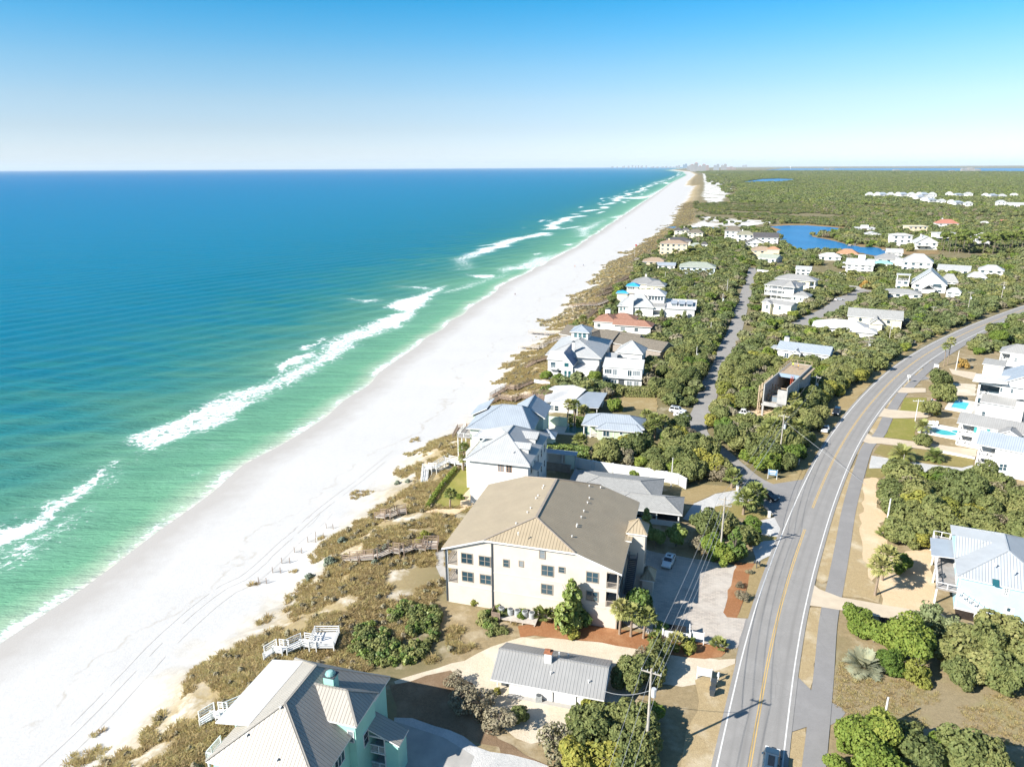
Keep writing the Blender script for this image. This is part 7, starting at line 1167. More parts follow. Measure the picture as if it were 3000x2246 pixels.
X, Y = X[ok], Y[ok]; n = len(X); D = np.hypot(X, Y); S = (.85+.5*rg.random(n))*np.where(D > 6500, 2.0, 1.0); scatter('distant_forest', np.stack([X, Y, np.zeros(n)], -1), S, rg.random(n)*6.28, rg.integers(0, 5, n), FARC, (.55+.4*rg.random(n))*np.where(D > 6500, 1.2, 1.0))
# ---- dune grass
def tuft(seed, mat, nb=16, L=.75, sp=.42, wd=.09):
    r_ = np.random.default_rng(seed); V = []; Q = []; lv = []
    for k in range(nb):
        a = r_.random()*6.28; b = np.array([math.cos(a), math.sin(a), 0])*sp*r_.random(); ln = L*(.6+.6*r_.random()); le = np.array([math.cos(a+r_.normal(0, .6)), math.sin(a+r_.normal(0, .6)), 0])*ln*(.35+.5*r_.random()); s = np.array([-math.sin(a), math.cos(a), 0])*wd*(.6+.8*r_.random()); mid = b+le*.4+np.array([0, 0, ln*.62]); tip = b+le+np.array([0, 0, ln*.75]); i = len(V); V += [b-s, b+s, mid+s*.9, mid-s*.9, tip+s*.2, tip-s*.2]; Q += [(i, i+1, i+2, i+3), (i+3, i+2, i+4, i+5)]; lv += [r_.random()]*6
    return np_mesh('tuft', np.array(V), np.array(Q), mat, {'lv': lv}, smooth=False)
TUF = [tuft(500+k, L_grass, 34, (.40, .48, .62, .34)[k], .48, .04) for k in range(4)]+[lobes_mesh('dune_twigs', round_lobes(510, .55, .6, 5, .3), 60, .22, L_grey, 511, hole=.2)]
uu, vv_ = np.meshgrid(np.arange(30, 330, .5), np.arange(-6, 32, .5), indexing='ij'); uu = (uu+rg.normal(0, .2, uu.shape)).ravel(); vv_ = (vv_+rg.normal(0, .2, vv_.shape)).ravel(); V0 = vt(uu)+vv_; X, Y = xy_of(uu, V0); q = vv_/24
cov = fbm(X, Y, 9., 3, 61)*.75+fbm(X, Y, 2.2, 2, 62)*.25; open_ = fbm(X, Y, 5., 3, 66); ok = (cov > .70-np.clip(q*2.0+.2, 0, 1)*.36) & (rg.random(uu.shape) < .3+np.clip(q, 0, 1)*3) & (open_ > .43-.16*np.clip(q*1.5, 0, 1)+.08*(q > .55)) & ~blocked(X, Y) & ~(inpoly(X, Y, np.array(TAN[1])))
GP = [gpx([(1150, 1740), (1500, 1790), (1520, 1830), (1430, 1890), (1200, 1960), (1110, 1960), (960, 1990), (900, 1800)]), gpx([(2455, 1930), (2480, 1960), (2560, 1990), (2700, 1985), (2830, 1990), (3060, 2040), (3060, 2200), (2860, 2160), (2700, 2130), (2600, 2110), (2490, 2095), (2440, 2060)]), gpx([(1300, 2130), (1500, 2190), (1660, 2240), (1620, 2170), (1440, 2120)])]
BARE = [gpx(q_) for q_ in ([(1290, 1835), (1400, 1800), (1470, 1830), (1520, 1850), (1420, 1900), (1330, 1880)], [(1130, 2010), (1160, 1960), (1300, 1945), (1400, 1910), (1420, 1925), (1280, 1965)], [(1050, 1560), (1130, 1500), (1260, 1500), (1270, 1515), (1100, 1545)])]
Xs, Ys = [X[ok]], [Y[ok]]
for k, (p, sp) in enumerate(zip(GP, (.5, .6, .9))):
    x, y = jgrid(p, sp, 600+k); o_ = (fbm(x, y, 6., 3, 71+k) > (.44, .45, .5)[k]) & ~blocked(x, y) if k != 1 else (fbm(x, y, 6., 3, 71) > .42); Xs.append(x[o_]); Ys.append(y[o_])
X = np.concatenate(Xs); Y = np.concatenate(Ys); b_ = np.zeros(X.shape, bool)
for p in BARE: b_ |= inpoly(X, Y, np.array(p))
b_ &= fbm(X, Y, 3., 2, 91) < .62; X, Y = X[~b_], Y[~b_]; n = len(X); ID = rg.choice([0, 1, 2, 3, 4], n, p=[.30, .28, .16, .23, .03]); FLD = inpoly(X, Y, np.array(GP[1])); ID[FLD & (ID == 4)] = 1; scatter('dune_grass', np.stack([X, Y, land_z(X, Y)-.03], -1), np.where(FLD, .6, 1.0)*(.75+.55*rg.random(n)), rg.random(n)*6.28, ID, TUF)
uu, vv_ = np.meshgrid(np.arange(330, 1500, 1.7), np.arange(-6, 30, 1.5), indexing='ij'); uu = (uu+rg.normal(0, .6, uu.shape)).ravel(); vv_ = (vv_+rg.normal(0, .5, vv_.shape)).ravel(); X, Y = xy_of(uu, vt(uu)+vv_); q = vv_/24; ok = (fbm(X, Y, 14., 3, 63) > .70-np.clip(q*2+.25, 0, 1)*.45) & ~blocked(X, Y); X, Y = X[ok], Y[ok]; n = len(X)
scatter('far_dune_grass', np.stack([X, Y, land_z(X, Y)-.03], -1), 1.6+1.2*rg.random(n), rg.random(n)*6.28, rg.integers(0, 5, n), TUF, .9+.6*rg.random(n))
# ---- low evergreen mats on the dune
MATS = [gpx(q_) for q_ in ([(1010, 1900), (1060, 1840), (1130, 1800), (1200, 1770), (1290, 1790), (1280, 1850), (1250, 1920), (1190, 1950), (1110, 1955)], [(1400, 1815), (1440, 1790), (1510, 1800), (1510, 1850), (1440, 1860)], [(1555, 1175), (1600, 1130), (1625, 1145), (1600, 1170)], [(1640, 950), (1690, 930), (1700, 945), (1650, 960)], [(1790, 905), (1810, 885), (1840, 895), (1800, 915)])]
LOWB = [lobes_mesh('mat_bush', round_lobes(520+k, .8, .8, 5, .2), 170, .24, (L_oak, L_dark, L_oak)[k], 530+k) for k in range(3)]
Xs = []; Ys = []
for k, p in enumerate(MATS): x, y = jgrid(p, .85, 700+k); o_ = fbm(x, y, 3.5, 2, 75) > .36; Xs.append(x[o_]); Ys.append(y[o_])
X = np.concatenate(Xs); Y = np.concatenate(Ys); n = len(X); scatter('evergreen_mat', np.stack([X, Y, land_z(X, Y)-.05], -1), .8+.6*rg.random(n), rg.random(n)*6.28, rg.integers(0, 3, n), LOWB)
ROSE = lobes_mesh('rosemary_crown', round_lobes(540, .9, .9, 6, .2), 420, .2, L_blue, 541)
for px, py, s in ((1003, 1588, 1.1), (965, 1652, 1.4), (905, 1695, 1.0), (1130, 1608, 1.0), (1105, 1618, .9), (1165, 1418, .9), (1195, 1413, .8), (1100, 1650, .8)):
    g = ground_at(px, py); ro = empty('rosemary_bush', tuple(g), rnd_.random()*6, 'small blue-green rosemary bush on the dune slope', 'shrub', 'rosemary bushes on the dune'); c = link('leaves', ROSE, ro); c.scale = (s, s, s)
for px, py, s, lb in ((1245, 1575, .55, 'yellow-green bush above the brown dune stairs'), (1228, 1590, .45, 'lower yellow-green bush above the brown dune stairs')): g = ground_at(px, py); tree('yel', g, None, s*1.6, lb, cat='shrub')
# ================================================================ boardwalks, poles, cars and other small things
Zv = np.array([0, 0, 1.])
def boardwalk(label, pts, mat, wd=1.3, lift=.9, plat=None, name='boardwalk', post_every=2.2, rail_mat=None):
    """a raised timber walk following the dune: pts are photo pixels (with an optional height above the sand)"""
    P = []
    for p in pts: g = ground_at(p[0], p[1]); g[2] += p[2] if len(p) > 2 else lift; P.append(g)
    o = P[0].copy(); r = empty(name, tuple(o), 0, label, 'boardwalk'); P = [p-o for p in P]; dk = MB(); ps = MB(); rl = MB(); rm = rail_mat or mat
    for a, b in zip(P[:-1], P[1:]):
        L = np.linalg.norm(b-a); e = (b-a)/L; s = np.array([-e[1], e[0], 0]); s /= np.linalg.norm(s); n = max(2, int(L/.22))
        for k in range(n): c = a+(b-a)*(k+.5)/n; dk.bar(c-s*wd/2, c+s*wd/2, .19, .05)
        for q in (-1, 1): dk.bar(a+s*q*wd*.42-Zv*.12, b+s*q*wd*.42-Zv*.12, .08, .2)
        m_ = max(1, int(round(L/post_every)))
        for q in (-1, 1):
            A_ = a+s*q*(wd/2+.05); B_ = b+s*q*(wd/2+.05)
            for h_ in (1.0, .62, .3): rl.bar(A_+Zv*h_, B_+Zv*h_, .06, .14 if h_ == 1.0 else .11)
            for k in range(m_+1):
                c = A_+(B_-A_)*k/m_; w_ = c+o; gz = float(land_z(np.array(w_[0]), np.array(w_[1]))); ps.bar(np.array([c[0], c[1], gz-o[2]-.3]), c+Zv*1.05, .14)
    if plat:
        g = ground_at(plat[0], plat[1]); c = g-o; c[2] = P[-1][2] if plat[2] is None else plat[2]-o[2]; a = plat[3]/2; dk.box(c[0]-a, c[1]-a, c[2]-.1, c[0]+a, c[1]+a, c[2])
        for x, y in ((-a, -a), (a, -a), (a, a), (-a, a)): ps.bar((c[0]+x, c[1]+y, min(g[2]-o[2]-.3, c[2]-.3)), (c[0]+x, c[1]+y, c[2]+1.1), .16)
        q_ = [(-a, -a), (a, -a), (a, a), (-a, a), (-a, -a)]
        for (x, y), (x2, y2) in zip(q_[:-1], q_[1:]):
            for h_ in (1.05, .65, .3): rl.bar((c[0]+x, c[1]+y, c[2]+h_), (c[0]+x2, c[1]+y2, c[2]+h_), .07, .14)
    dk.build('deck_boards', mat, r); ps.build('posts', rm, r, 'stuff'); rl.build('railing', rm, r); return r
M_bleach = M('bleached_wood', (.52, .47, .41), (.40, .35, .30), 2.5, .9, .1); M_dkwood = M('brown_wood', (.32, .24, .18), (.22, .165, .13), 2.5, .9, .1)
boardwalk('white stepped walkway with square lookout deck near the mint house', [(775, 1928, .5), (812, 1915, 1.0), (838, 1915, .8), (888, 1896, 1.0), (935, 1902, .9)], M_w, 1.5, plat=(952, 1888, None, 3.6)); boardwalk('white picket stairs below the seaward corner of the mint house', [(586, 2120, .3), (632, 2102, .8), (658, 2104, .8), (735, 2078, 1.2)], M_w, 1.5)
boardwalk('long brown stepped walkway from the condominium terrace to the beach', [(1015, 1640, .4), (1060, 1645, .9), (1101, 1642, .9), (1147, 1622, .9), (1177, 1626, .9), (1213, 1612, .9), (1250, 1614, .8)], M_bleach, 1.6, plat=(1262, 1606, None, 2.8), rail_mat=M_dkwood); boardwalk('short grey walkway perched on the dune edge beyond the brown one', [(1107, 1520, .9), (1137, 1522, .9), (1164, 1508, .8), (1190, 1502, .5)], M_bleach, 1.7, rail_mat=M_dkwood)
boardwalk('white stairs with solid rails leading down from the lawn by the white house', [(1243, 1412, .1), (1248, 1384, 1.3), (1272, 1388, 1.5), (1311, 1364, 1.4), (1337, 1368, 1.3), (1378, 1374, 1.2)], M_w, 1.4); boardwalk('dark timber stairs below the terrace of the pale green house', [(1337, 1284, .2), (1352, 1260, .9), (1378, 1262, 1.3)], M_dkwood, 2.0)
boardwalk('brown walkway with a broad deck seaward of the flat white cottage', [(1436, 1185, .6), (1466, 1172, 1.0), (1506, 1180, 1.0), (1528, 1170, 1.0), (1585, 1180, 1.2)], M_dkwood, 1.6, plat=(1594, 1172, None, 7.0)); boardwalk('brown walkway climbing to the low white wall of the modern house', [(1440, 1165, .5), (1488, 1142, .9), (1512, 1146, .9), (1561, 1124, .8)], M_dkwood, 1.6); boardwalk('brown stairs in the grass below the modern white house', [(1540, 1080, .5), (1567, 1066, .9), (1603, 1054, .8)], M_dkwood, 1.6)
boardwalk('pale grey walkway ending at a long platform beside the grassy dune knob', [(1525, 1020, .9), (1585, 1025, .9), (1615, 1006, .9), (1650, 994, .8)], M_bleach, 2.0); boardwalk('pale walkway just north of the long platform', [(1552, 978, .9), (1602, 981, .9), (1648, 980, .8)], M_bleach, 2.2); boardwalk('grey boardwalk with wide deck in front of the terracotta roof', [(1672, 902, .9), (1705, 899, .9), (1750, 897, .8), (1790, 880, .8)], M_bleach, 2.4, rail_mat=M_dkwood); boardwalk('short dark stairs near the terracotta roof', [(1718, 938, .5), (1744, 914, .8)], M_dkwood, 1.6)
boardwalk('brown dune stairs left of the bright blue tent roofs', [(1750, 870, .5), (1800, 853, .9), (1824, 849, .8)], M_dkwood, 2.2); boardwalk('long brown dune stairs beyond the bright blue tent roofs', [(1764, 853, .5), (1788, 845, .9), (1828, 838, .9), (1850, 828, .8)], M_dkwood, 2.2); boardwalk('farthest brown dune stairs beside the grey hipped beach house', [(1804, 831, .5), (1842, 814, .9), (1869, 806, .8)], M_dkwood, 2.2); boardwalk('grey walk leading to the beige villa on the dune', [(1862, 764, .6), (1885, 752, .9), (1928, 745, .9)], M_bleach, 2.4)
# ---- sand fences
M_net = M('sand_netting', (.30, .29, .27), None, rough=.9)
for (a, b) in (((956, 1547), (976, 1549)), ((925, 1572), (948, 1574)), ((902, 1588), (925, 1589)), ((863, 1618), (884, 1620)), ((826, 1650), (849, 1649)), ((799, 1677), (822, 1678)), ((758, 1707), (781, 1709)), ((1636, 968), (1652, 962)), ((1604, 988), (1622, 982)), ((1560, 1000), (1580, 992)), ((1590, 972), (1604, 968)), ((1215, 1418), (1225, 1412))):
    A_ = ground_at(*a); B_ = ground_at(*b); r = empty('sand_fence', tuple(A_), 0, 'short sand fence panel of two brown posts and wire netting on the beach', 'fence', 'sand fence panels along the dune toe'); d = B_-A_
    for p in (np.zeros(3), d): m = MB(); m.bar(p-Zv*.2, p+Zv*1.25, .10); m.build('post', M_dkwood, r)
    m = MB()
    for k in range(9): m.bar(d*k/8+Zv*.05, d*k/8+Zv*(1.05-.25*math.sin(k/8*3.14)), .018)
    for h_ in (.1, .35, .6, .85): m.bar(Zv*(h_+.08), d*.5+Zv*h_, .018); m.bar(d*.5+Zv*h_, d+Zv*(h_+.08), .018)
    m.build('netting', M_net, r)
# ---- tyre tracks along the beach
M_track = M('pressed_sand', (.46, .44, .41), (.56, .54, .51), .6, .95, .05)
def track(px, offs, wd=.22, z=.03):
    c = spline([ground_at(*p)[:2] for p in px], 1.5); n = normals(c); m = MB()
    for o_ in offs:
        for i in range(len(c)-1):
            if vnoise(np.array(i/3.), np.array(o_*9.), 3) < .22: continue
            q = [c[i]+n[i]*(o_-wd/2), c[i]+n[i]*(o_+wd/2), c[i+1]+n[i+1]*(o_+wd/2), c[i+1]+n[i+1]*(o_-wd/2)]; m.face([(p[0], p[1], float(land_z(np.array(p[0]), np.array(p[1])))+z) for p in q])
    return m.build('tyre_tracks', M_track, kind='structure')
track([(60, 2255), (205, 2124), (342, 1986), (444, 1880), (564, 1774), (650, 1712), (700, 1690), (768, 1634), (835, 1572), (890, 1532), (912, 1505)], (0, 1.9, 4.6), .2); track([(760, 1640), (850, 1560), (930, 1490), (1050, 1400), (1150, 1320)], (0, 1.7), .25, .034)
# ---- poles and lines
M_pole = M('grey_pole', (.42, .385, .33), (.33, .30, .26), 2, .9, .1); M_conc = M('pale_pole', (.62, .60, .56), (.52, .50, .47), 1.5, .8); M_wire = M('wire', (.30, .31, .32), None, rough=.5); M_can = M('grey_steel', (.46, .48, .49), None, rough=.4, spec=.4)
POLES = {}
def pole(key, px, py, top, label, arms=1, can=False, r=.16, mat=None, arm_len=2.4, az=None, name='utility_pole'):
    B = P0(px, py); hh = hgt(B, top); ro = empty(name, tuple(B), 0, label, 'pole'); m = MB(); m.tube([(0, 0, -.2), (0, 0, hh)], [r*1.2, r*.75], 8); m.build('shaft', mat or M_pole, ro)
    a = R(-26) if az is None else az; d = np.array([math.cos(a), math.sin(a), 0])
    for k in range(arms):
        z = hh-.55-k*1.1; m = MB(); m.bar(-d*arm_len/2+Zv*z, d*arm_len/2+Zv*z, .12, .14); ar = m.build('cross_arm', mat or M_pole, ro)
        for q in (-1, -.4, .4, 1): m = MB(); m.tube([d*q*arm_len/2*.95+Zv*(z+.05), d*q*arm_len/2*.95+Zv*(z+.3)], .06, 6); m.build('insulator', M_can, ar)
    if can: m = MB(); m.tube([(.35, -.3, hh-3.6), (.35, -.3, hh-2.5)], .28, 10); m.build('transformer', M_can, ro)
    POLES[key] = (B, hh, d*arm_len/2*.95); return ro
pole('a', 1893, 2215, 1958, 'tall grey power pole with cross arm right of the cottage', 1, True, .17); pole('b', 2108, 1640, 1455, 'power pole with two cross arms in the grove by the parking lot', 2, False, .16); pole('c', 2284, 1335, 1213, 'dark power pole amid palms at the junction of the side street', 1, True, .17); pole('d', 2385, 1168, 1100, 'white-armed pole with round transformer right of the concrete shell', 1, True, .13, M_conc)
pole('e', 2541, 1038, 988, 'power pole by the thicket near the start of the guard rail', 2, True, .14); pole('f', 2604, 1002, 937, 'power pole rising from the dark oaks above the guard rail', 2, True, .14); pole('g', 2730, 937, 897, 'thin power pole below the steep gabled white house', 1, False, .14); pole('h', 2834, 918, 854, 'leaning brown power pole left of the highway bend', 1, True, .16); pole('i', 2931, 887, 825, 'power pole farthest right along the highway', 2, True, .16)
for k_, px, py, top, lb in (('s', 2039, 1062, 1016, 'nearest white pole along the left side of the side street'), ('t', 2081, 984, 943, 'second white pole along the left side of the side street'), ('u', 2115, 905, 859, 'third white pole along the left side of the side street'), ('v', 2129, 864, 818, 'farthest white pole along the left side of the side street'), ('w', 1966, 1426, 1340, 'slim grey pole standing in the grove behind the white boundary wall'), ('x', 1948, 828, 796, 'green-tipped pale pole beside the grey hipped beach house')): pole(k_, px, py, top, lb, 0, k_ in 'stu', .12, M_conc)
pole('y', 2597, 1538, 1460, 'white slim pole at the edge of the thicket by the bike path', 0, False, .15, M_w); pole('z', 2586, 2135, 2042, 'pair-like grey pole in the bottom right clump', 0, False, .16, M_conc); pole('A', 2681, 1233, 1169, 'pale T-shaped lamp pole on the lawn before the free-form pool', 1, False, .12, M_conc, 3.0, R(180)); pole('B', 2800, 1084, 1027, 'pale green pole by the orange bush and slender palms', 0, False, .14, M_conc); pole('C', 2643, 1372, 1330, 'short thin pole on the white gravel drive', 0, False, .08, M_pole); pole('D', 1919, 1866, 1795, 'white square lamp post in the mulch bed by the three palms', 0, False, .12, M_w, name='lamp_post')
def wire(label, p, q, sag, r=.022, n=14):
    p = np.array(p, float); q = np.array(q, float); m = MB(); pts = [p+(q-p)*k/n-Zv*sag*4*(k/n)*(1-k/n) for k in range(n+1)]; m.tube([x-p for x in pts], r, 5, cap=False); o = m.build('power_line', M_wire); o.location = tuple(p); tag(o, label, 'power line', 'power lines')
def span(a, b, n=3, sag=1.2):
    A_, ha, da = POLES[a]; B_, hb, db = POLES[b]
    for q in np.linspace(-1, 1, n): wire('thin power line strung between roadside poles', A_+Zv*(ha-.35)+da*q, B_+Zv*(hb-.35)+db*q, sag)
    wire('thin power line strung between roadside poles', A_+Zv*(ha-2.6), B_+Zv*(hb-2.6), sag*1.1, .03)
for a, b in (('a', 'b'), ('b', 'c'), ('c', 'd'), ('d', 'e'), ('e', 'f'), ('f', 'g'), ('g', 'h'), ('h', 'i')): span(a, b, 3 if a in 'ab' else 2)
A_, ha, da = POLES['a']
for q in (-1, 0, 1): wire('thin power line strung between roadside poles', A_+Zv*(ha-.35)+da*q, A_+np.array([-15, -36, ha-.35])+da*q, 1.0)
wire('thin power line strung between roadside poles', A_+Zv*(ha-3), HOUSES[2].wor(14.0, 1.5, 2.9), .8, .03); C_, hc, dc = POLES['c']; wire('thin power line strung between roadside poles', C_+Zv*(hc-1.6), C_+np.array([13, -17, .2]), .1, .03)
# ---- cars
M_tyre = M('tyre', (.02, .02, .02), None, rough=.9); M_rim = M('wheel_rim', (.35, .36, .38), None, rough=.35, spec=.5, metal=.6); M_carglass = M('car_glass', (.012, .016, .02), None, rough=.06, spec=.8); M_lamp = M('lamp_lens', (.75, .75, .72), None, rough=.2, spec=.5); M_tail = M('tail_lens', (.35, .02, .02), None, rough=.25, spec=.5)
def paint(nm, c): 
    t = NT(nm); t.put(t.b.inputs['Coat Weight'], .6); t.b.inputs['Coat Roughness'].default_value = .06; return t.fin(c, .35, .4, .1)
P_white = paint('white_car_paint', (.72, .72, .71)); P_navy = paint('navy_car_paint', (.035, .07, .11)); P_black = paint('black_car_paint', (.018, .02, .026)); P_blue = paint('blue_car_paint', (.03, .09, .30)); P_silver = paint('silver_car_paint', (.45, .46, .47))
def loft(m, secs, mi=0, cap=True, smooth=True):
    for a, b in zip(secs[:-1], secs[1:]):
        n = len(a)
        for k in range(n): m.face([a[k], a[(k+1) % n], b[(k+1) % n], b[k]], mi, smooth=smooth)
    if cap: m.face(secs[0][::-1], mi); m.face(secs[-1], mi)
def car(label, px, py, az, mat, kind='sedan', group=None):
    """x forward; body as lofted sections, separate cabin glass, wheels, lights"""
    B = P0(px, py); B[2] = .1 if kind == 'suv_road' else .06; L, Wd, belt, top = {'sedan': (4.7, 1.82, .92, 1.43), 'suv': (4.8, 1.92, 1.08, 1.72), 'pickup': (5.5, 1.95, 1.1, 1.78)}[kind.split('_')[0]]
    ro = empty({'sedan': 'parked_car', 'suv': 'suv_car', 'pickup': 'pickup_truck'}[kind.split('_')[0]], tuple(B), R(90-az), label, 'car' if 'pick' not in kind else 'pickup truck', group); m = MB()
    def sec(x, w, z0, z1, rd=.16): return [(x, -w, z0), (x, -w*1.0, z0+(z1-z0)*.55), (x, -w*.97, z1-rd), (x, -w*.82, z1), (x, w*.82, z1), (x, w*.97, z1-rd), (x, w*1.0, z0+(z1-z0)*.55), (x, w, z0)]
    h = L/2; w = Wd/2; fr = belt-.06; S = [sec(-h, w*.80, .42, belt-.18), sec(-h+.12, w*.93, .28, belt-.03), sec(-h+.6, w*.99, .24, belt), sec(0, w, .24, belt), sec(h-1.25, w*.99, .24, belt), sec(h-.9, w*.98, .24, fr), sec(h-.2, w*.90, .26, belt-.2), sec(h, w*.74, .40, belt-.32)]
    loft(m, S); m.build('body', mat, ro)
    c0, c1, r0, r1 = {'sedan': (-1.85, 1.0, -1.0, .25), 'suv': (-2.25, 1.05, -1.95, .3), 'pickup': (-.9, 1.15, -.6, .45)}[kind.split('_')[0]]; g = MB(); tw = w*.76; bw = w*.93
    lo_ = [(c0, -bw*.92, belt-.04), (c1, -bw*.92, belt-.04), (c1, bw*.92, belt-.04), (c0, bw*.92, belt-.04)]; hi_ = [(r0, -tw, top-.06), (r1, -tw, top-.06), (r1, tw, top-.06), (r0, tw, top-.06)]
    for k in range(4): g.face([lo_[k], lo_[(k+1) % 4], hi_[(k+1) % 4], hi_[k]])
    g.build('windows', M_carglass, ro); rf = MB(); loft(rf, [[(r0-.1, -tw*1.02, top-.08), (r1+.12, -tw*1.02, top-.08), (r1+.12, tw*1.02, top-.08), (r0-.1, tw*1.02, top-.08)], [(r0+.1, -tw*.86, top), (r1-.1, -tw*.86, top), (r1-.1, tw*.86, top), (r0+.1, tw*.86, top)]])
    for k in range(4): rf.bar(lo_[k], hi_[k], .09)
    mid = (c0+c1)/2-.1
    for s in (-1, 1): rf.bar((mid, s*bw*.925, belt-.05), (mid-.1, s*tw*1.01, top-.07), .09)
    rfo = rf.build('roof', mat, ro)
    if kind.startswith('suv') or kind == 'sedan': k_ = MB(); k_.box(r0+.35, -tw*.5, top-.005, r1-.25, tw*.5, top+.012); k_.build('sunroof', M_carglass, rfo)
    if kind == 'pickup': b_ = MB(); b_.box(-h+.12, -w*.8, belt-.06, -1.0, w*.8, belt+.015); b_.build('cargo_bed', M_darkmetal, ro)
    for x in (-h*.6, h*.62):
        for s in (-1, 1):
            t_ = MB(); t_.tube([(x, s*(w-.20), .33), (x, s*(w+.02), .33)], .34, 16); wh = t_.build('wheel', M_tyre, ro); t_ = MB(); t_.tube([(x, s*(w-.05), .33), (x, s*(w+.035), .33)], .21, 12); t_.build('rim', M_rim, wh)
    for s in (-1, 1):
        t_ = MB(); t_.box(h-.22, s*w*.68-.2, belt-.42, h-.02, s*w*.68+.2, belt-.24); t_.build('headlight', M_lamp, ro); t_ = MB(); t_.box(-h-.01, s*w*.72-.18, belt-.34, -h+.14, s*w*.72+.18, belt-.16); t_.build('tail_light', M_tail, ro); t_ = MB(); t_.box(c1-.5, s*(w+.09)-.09, belt-.02, c1-.3, s*(w+.09)+.09, belt+.14); t_.build('mirror', mat, ro)
    return ro
car('dark blue SUV with sunroof driving away at the bottom edge', 2257, 2249, 24, P_navy, 'suv_road'); car('white sedan with dark sunroof parked in the shade of the condominium', 1958, 1650, 205, P_white, 'sedan'); car('white sedan parked on the grass verge left of the highway', 2417, 1262, 210, P_white, 'sedan'); car('black SUV parked on the shady verge beyond the white sedan', 2450, 1212, 212, P_black, 'suv'); car('black car parked in palm shade at the driveway mouth', 2247, 1460, 140, P_black, 'suv')
car('white pickup truck parked in the construction yard', 2178, 1216, 110, P_white, 'pickup'); car('blue car parked beside the bushes at the side street end', 2108, 1217, 150, P_blue, 'sedan'); car('dark grey car half hidden under trees by the construction yard', 2160, 1240, 160, P_silver, 'sedan'); car('white off-road car parked by the hedge at the side street corner', 1985, 1208, 120, P_white, 'suv'); car('white car with reddish tail parked below the white off-road one', 1997, 1222, 130, P_white, 'sedan'); car('white car parked at the bend of the lane by the palms', 2458, 880, 80, P_white, 'sedan')
# ---- signs, boxes, bins
def sign(label, px, py, w_, hh, z0, mat, az=20, band=None, posts=2, name='sign'):
    B = P0(px, py); ro = empty(name, tuple(B), R(-az), label, 'sign'); m = MB(); xs = (-w_/2, w_/2) if posts == 2 else (0,)
    for x in xs: p = MB(); p.box(x-.06, -.06, -.1, x+.06, .06, z0+hh+.1); p.build('post', M_w if posts == 2 else M_can, ro)
    m.box(-w_/2, -.1, z0, w_/2, -.03, z0+hh); bd = m.build('board', mat, ro)
    if band: k = MB(); k.box(-w_*.36, -.115, z0+hh*.5, w_*.36, -.1, z0+hh*.85); k.box(-w_*.3, -.115, z0+hh*.18, w_*.3, -.1, z0+hh*.3); k.build('lettering_band', band, bd)
M_signblue = M('sign_blue', (.12, .24, .38), None, rough=.5); M_signgrey = M('sign_pale_green', (.55, .66, .62), None, rough=.5)
sign('blue sign with white frame posts at the corner of the side street', 2262, 1403, 1.9, 1.3, 1.0, M_signblue, 20, M_w); sign('white two-post sign with pale green panel in the mulch bed', 2043, 1886, 1.7, 1.1, 1.0, M_w, 18, M_signgrey); sign('white two-post sign at the edge of the shaded yard near the bins', 2062, 1990, 1.9, 1.2, .7, M_w, 18, M_signgrey); sign('plain white sale sign on the verge below the parked white sedan', 2371, 1288, 1.1, 1.7, .5, M_w, 35, None); sign('small white speed sign on a thin post by the thicket bend', 2543, 1099, .8, 1.0, 1.8, M_w, 40, M_darkmetal, 1)
sign('small white road sign on the verge beside the bike path', 2660, 1121, .9, .8, 1.9, M_w, 38, M_darkmetal, 1); sign('white square signboard by the path under the oaks', 2742, 1080, 1.3, 1.0, .6, M_w, 30, M_signgrey)
M_greenbin = M('green_dumpster', (.05, .25, .12), (.04, .18, .09), 1, .6); B = G(1980, 1880, 0); ro = empty('dumpster', tuple(B), R(-14), 'green dumpster with black lids inside the white pen', 'dumpster'); m = MB(); m.box(-1.3, .5, .15, 1.3, 1.9, 1.5); m.build('bin', M_greenbin, ro); m = MB(); m.box(-1.35, .45, 1.5, -.02, 1.95, 1.6); m.box(.02, .45, 1.5, 1.35, 1.95, 1.6); m.build('lid', M_tyre, ro)
ro = empty('dumpster_pen', tuple(B), R(-14), 'white walled dumpster pen open to the parking lot', 'enclosure'); m = MB(); m.box(-2.0, 0, 0, 2.0, .15, 1.7); m.box(-2.0, .15, 0, -1.85, 2.6, 1.7); m.box(1.85, .15, 0, 2.0, 2.6, 1.7); m.build('wall', M_stucco, ro); m = MB(); [m.box(x-.12, -.1, 0, x+.12, .14, 2.0) for x in (-1.98, 1.98)]; m.build('corner_post', M_w, ro)
M_bin = M('charcoal_plastic', (.05, .06, .07), None, rough=.5)
for px, py, lb in ((2090, 2012, 'upper of two charcoal wheeled bins beside the highway verge'), (2086, 2036, 'lower of two charcoal wheeled bins beside the highway verge')):
    ro = empty('wheeled_bin', tuple(P0(px, py)), R(-20), lb, 'bin'); m = MB(); S = [[(-.27, -.27, .08), (.27, -.27, .08), (.27, .27, .08), (-.27, .27, .08)], [(-.36, -.38, 1.05), (.36, -.38, 1.05), (.36, .38, 1.05), (-.36, .38, 1.05)]]; loft(m, S, smooth=False); m.build('bin', M_bin, ro); m = MB(); m.box(-.4, -.42, 1.05, .4, .45, 1.13); m.build('lid', M_bin, ro)
    for s in (-1, 1): m = MB(); m.tube([(s*.25, .3, .13), (s*.36, .3, .13)], .13, 10); m.build('wheel', M_tyre, ro)
def mailbox(label, px, py, mat, n=1):
    ro = empty('mailbox', tuple(P0(px, py)), R(-26), label, 'mailbox'); m = MB(); m.box(-.06, -.06, 0, .06, .06, 1.1); m.build('post', mat, ro)
    for k in range(n): x = (k-(n-1)/2)*.4; m = MB(); m.box(x-.15, -.3, 1.05, x+.15, .3, 1.25); m.tube([(x, -.3, 1.25), (x, .3, 1.25)], .15, 10); m.build('box', mat, ro)
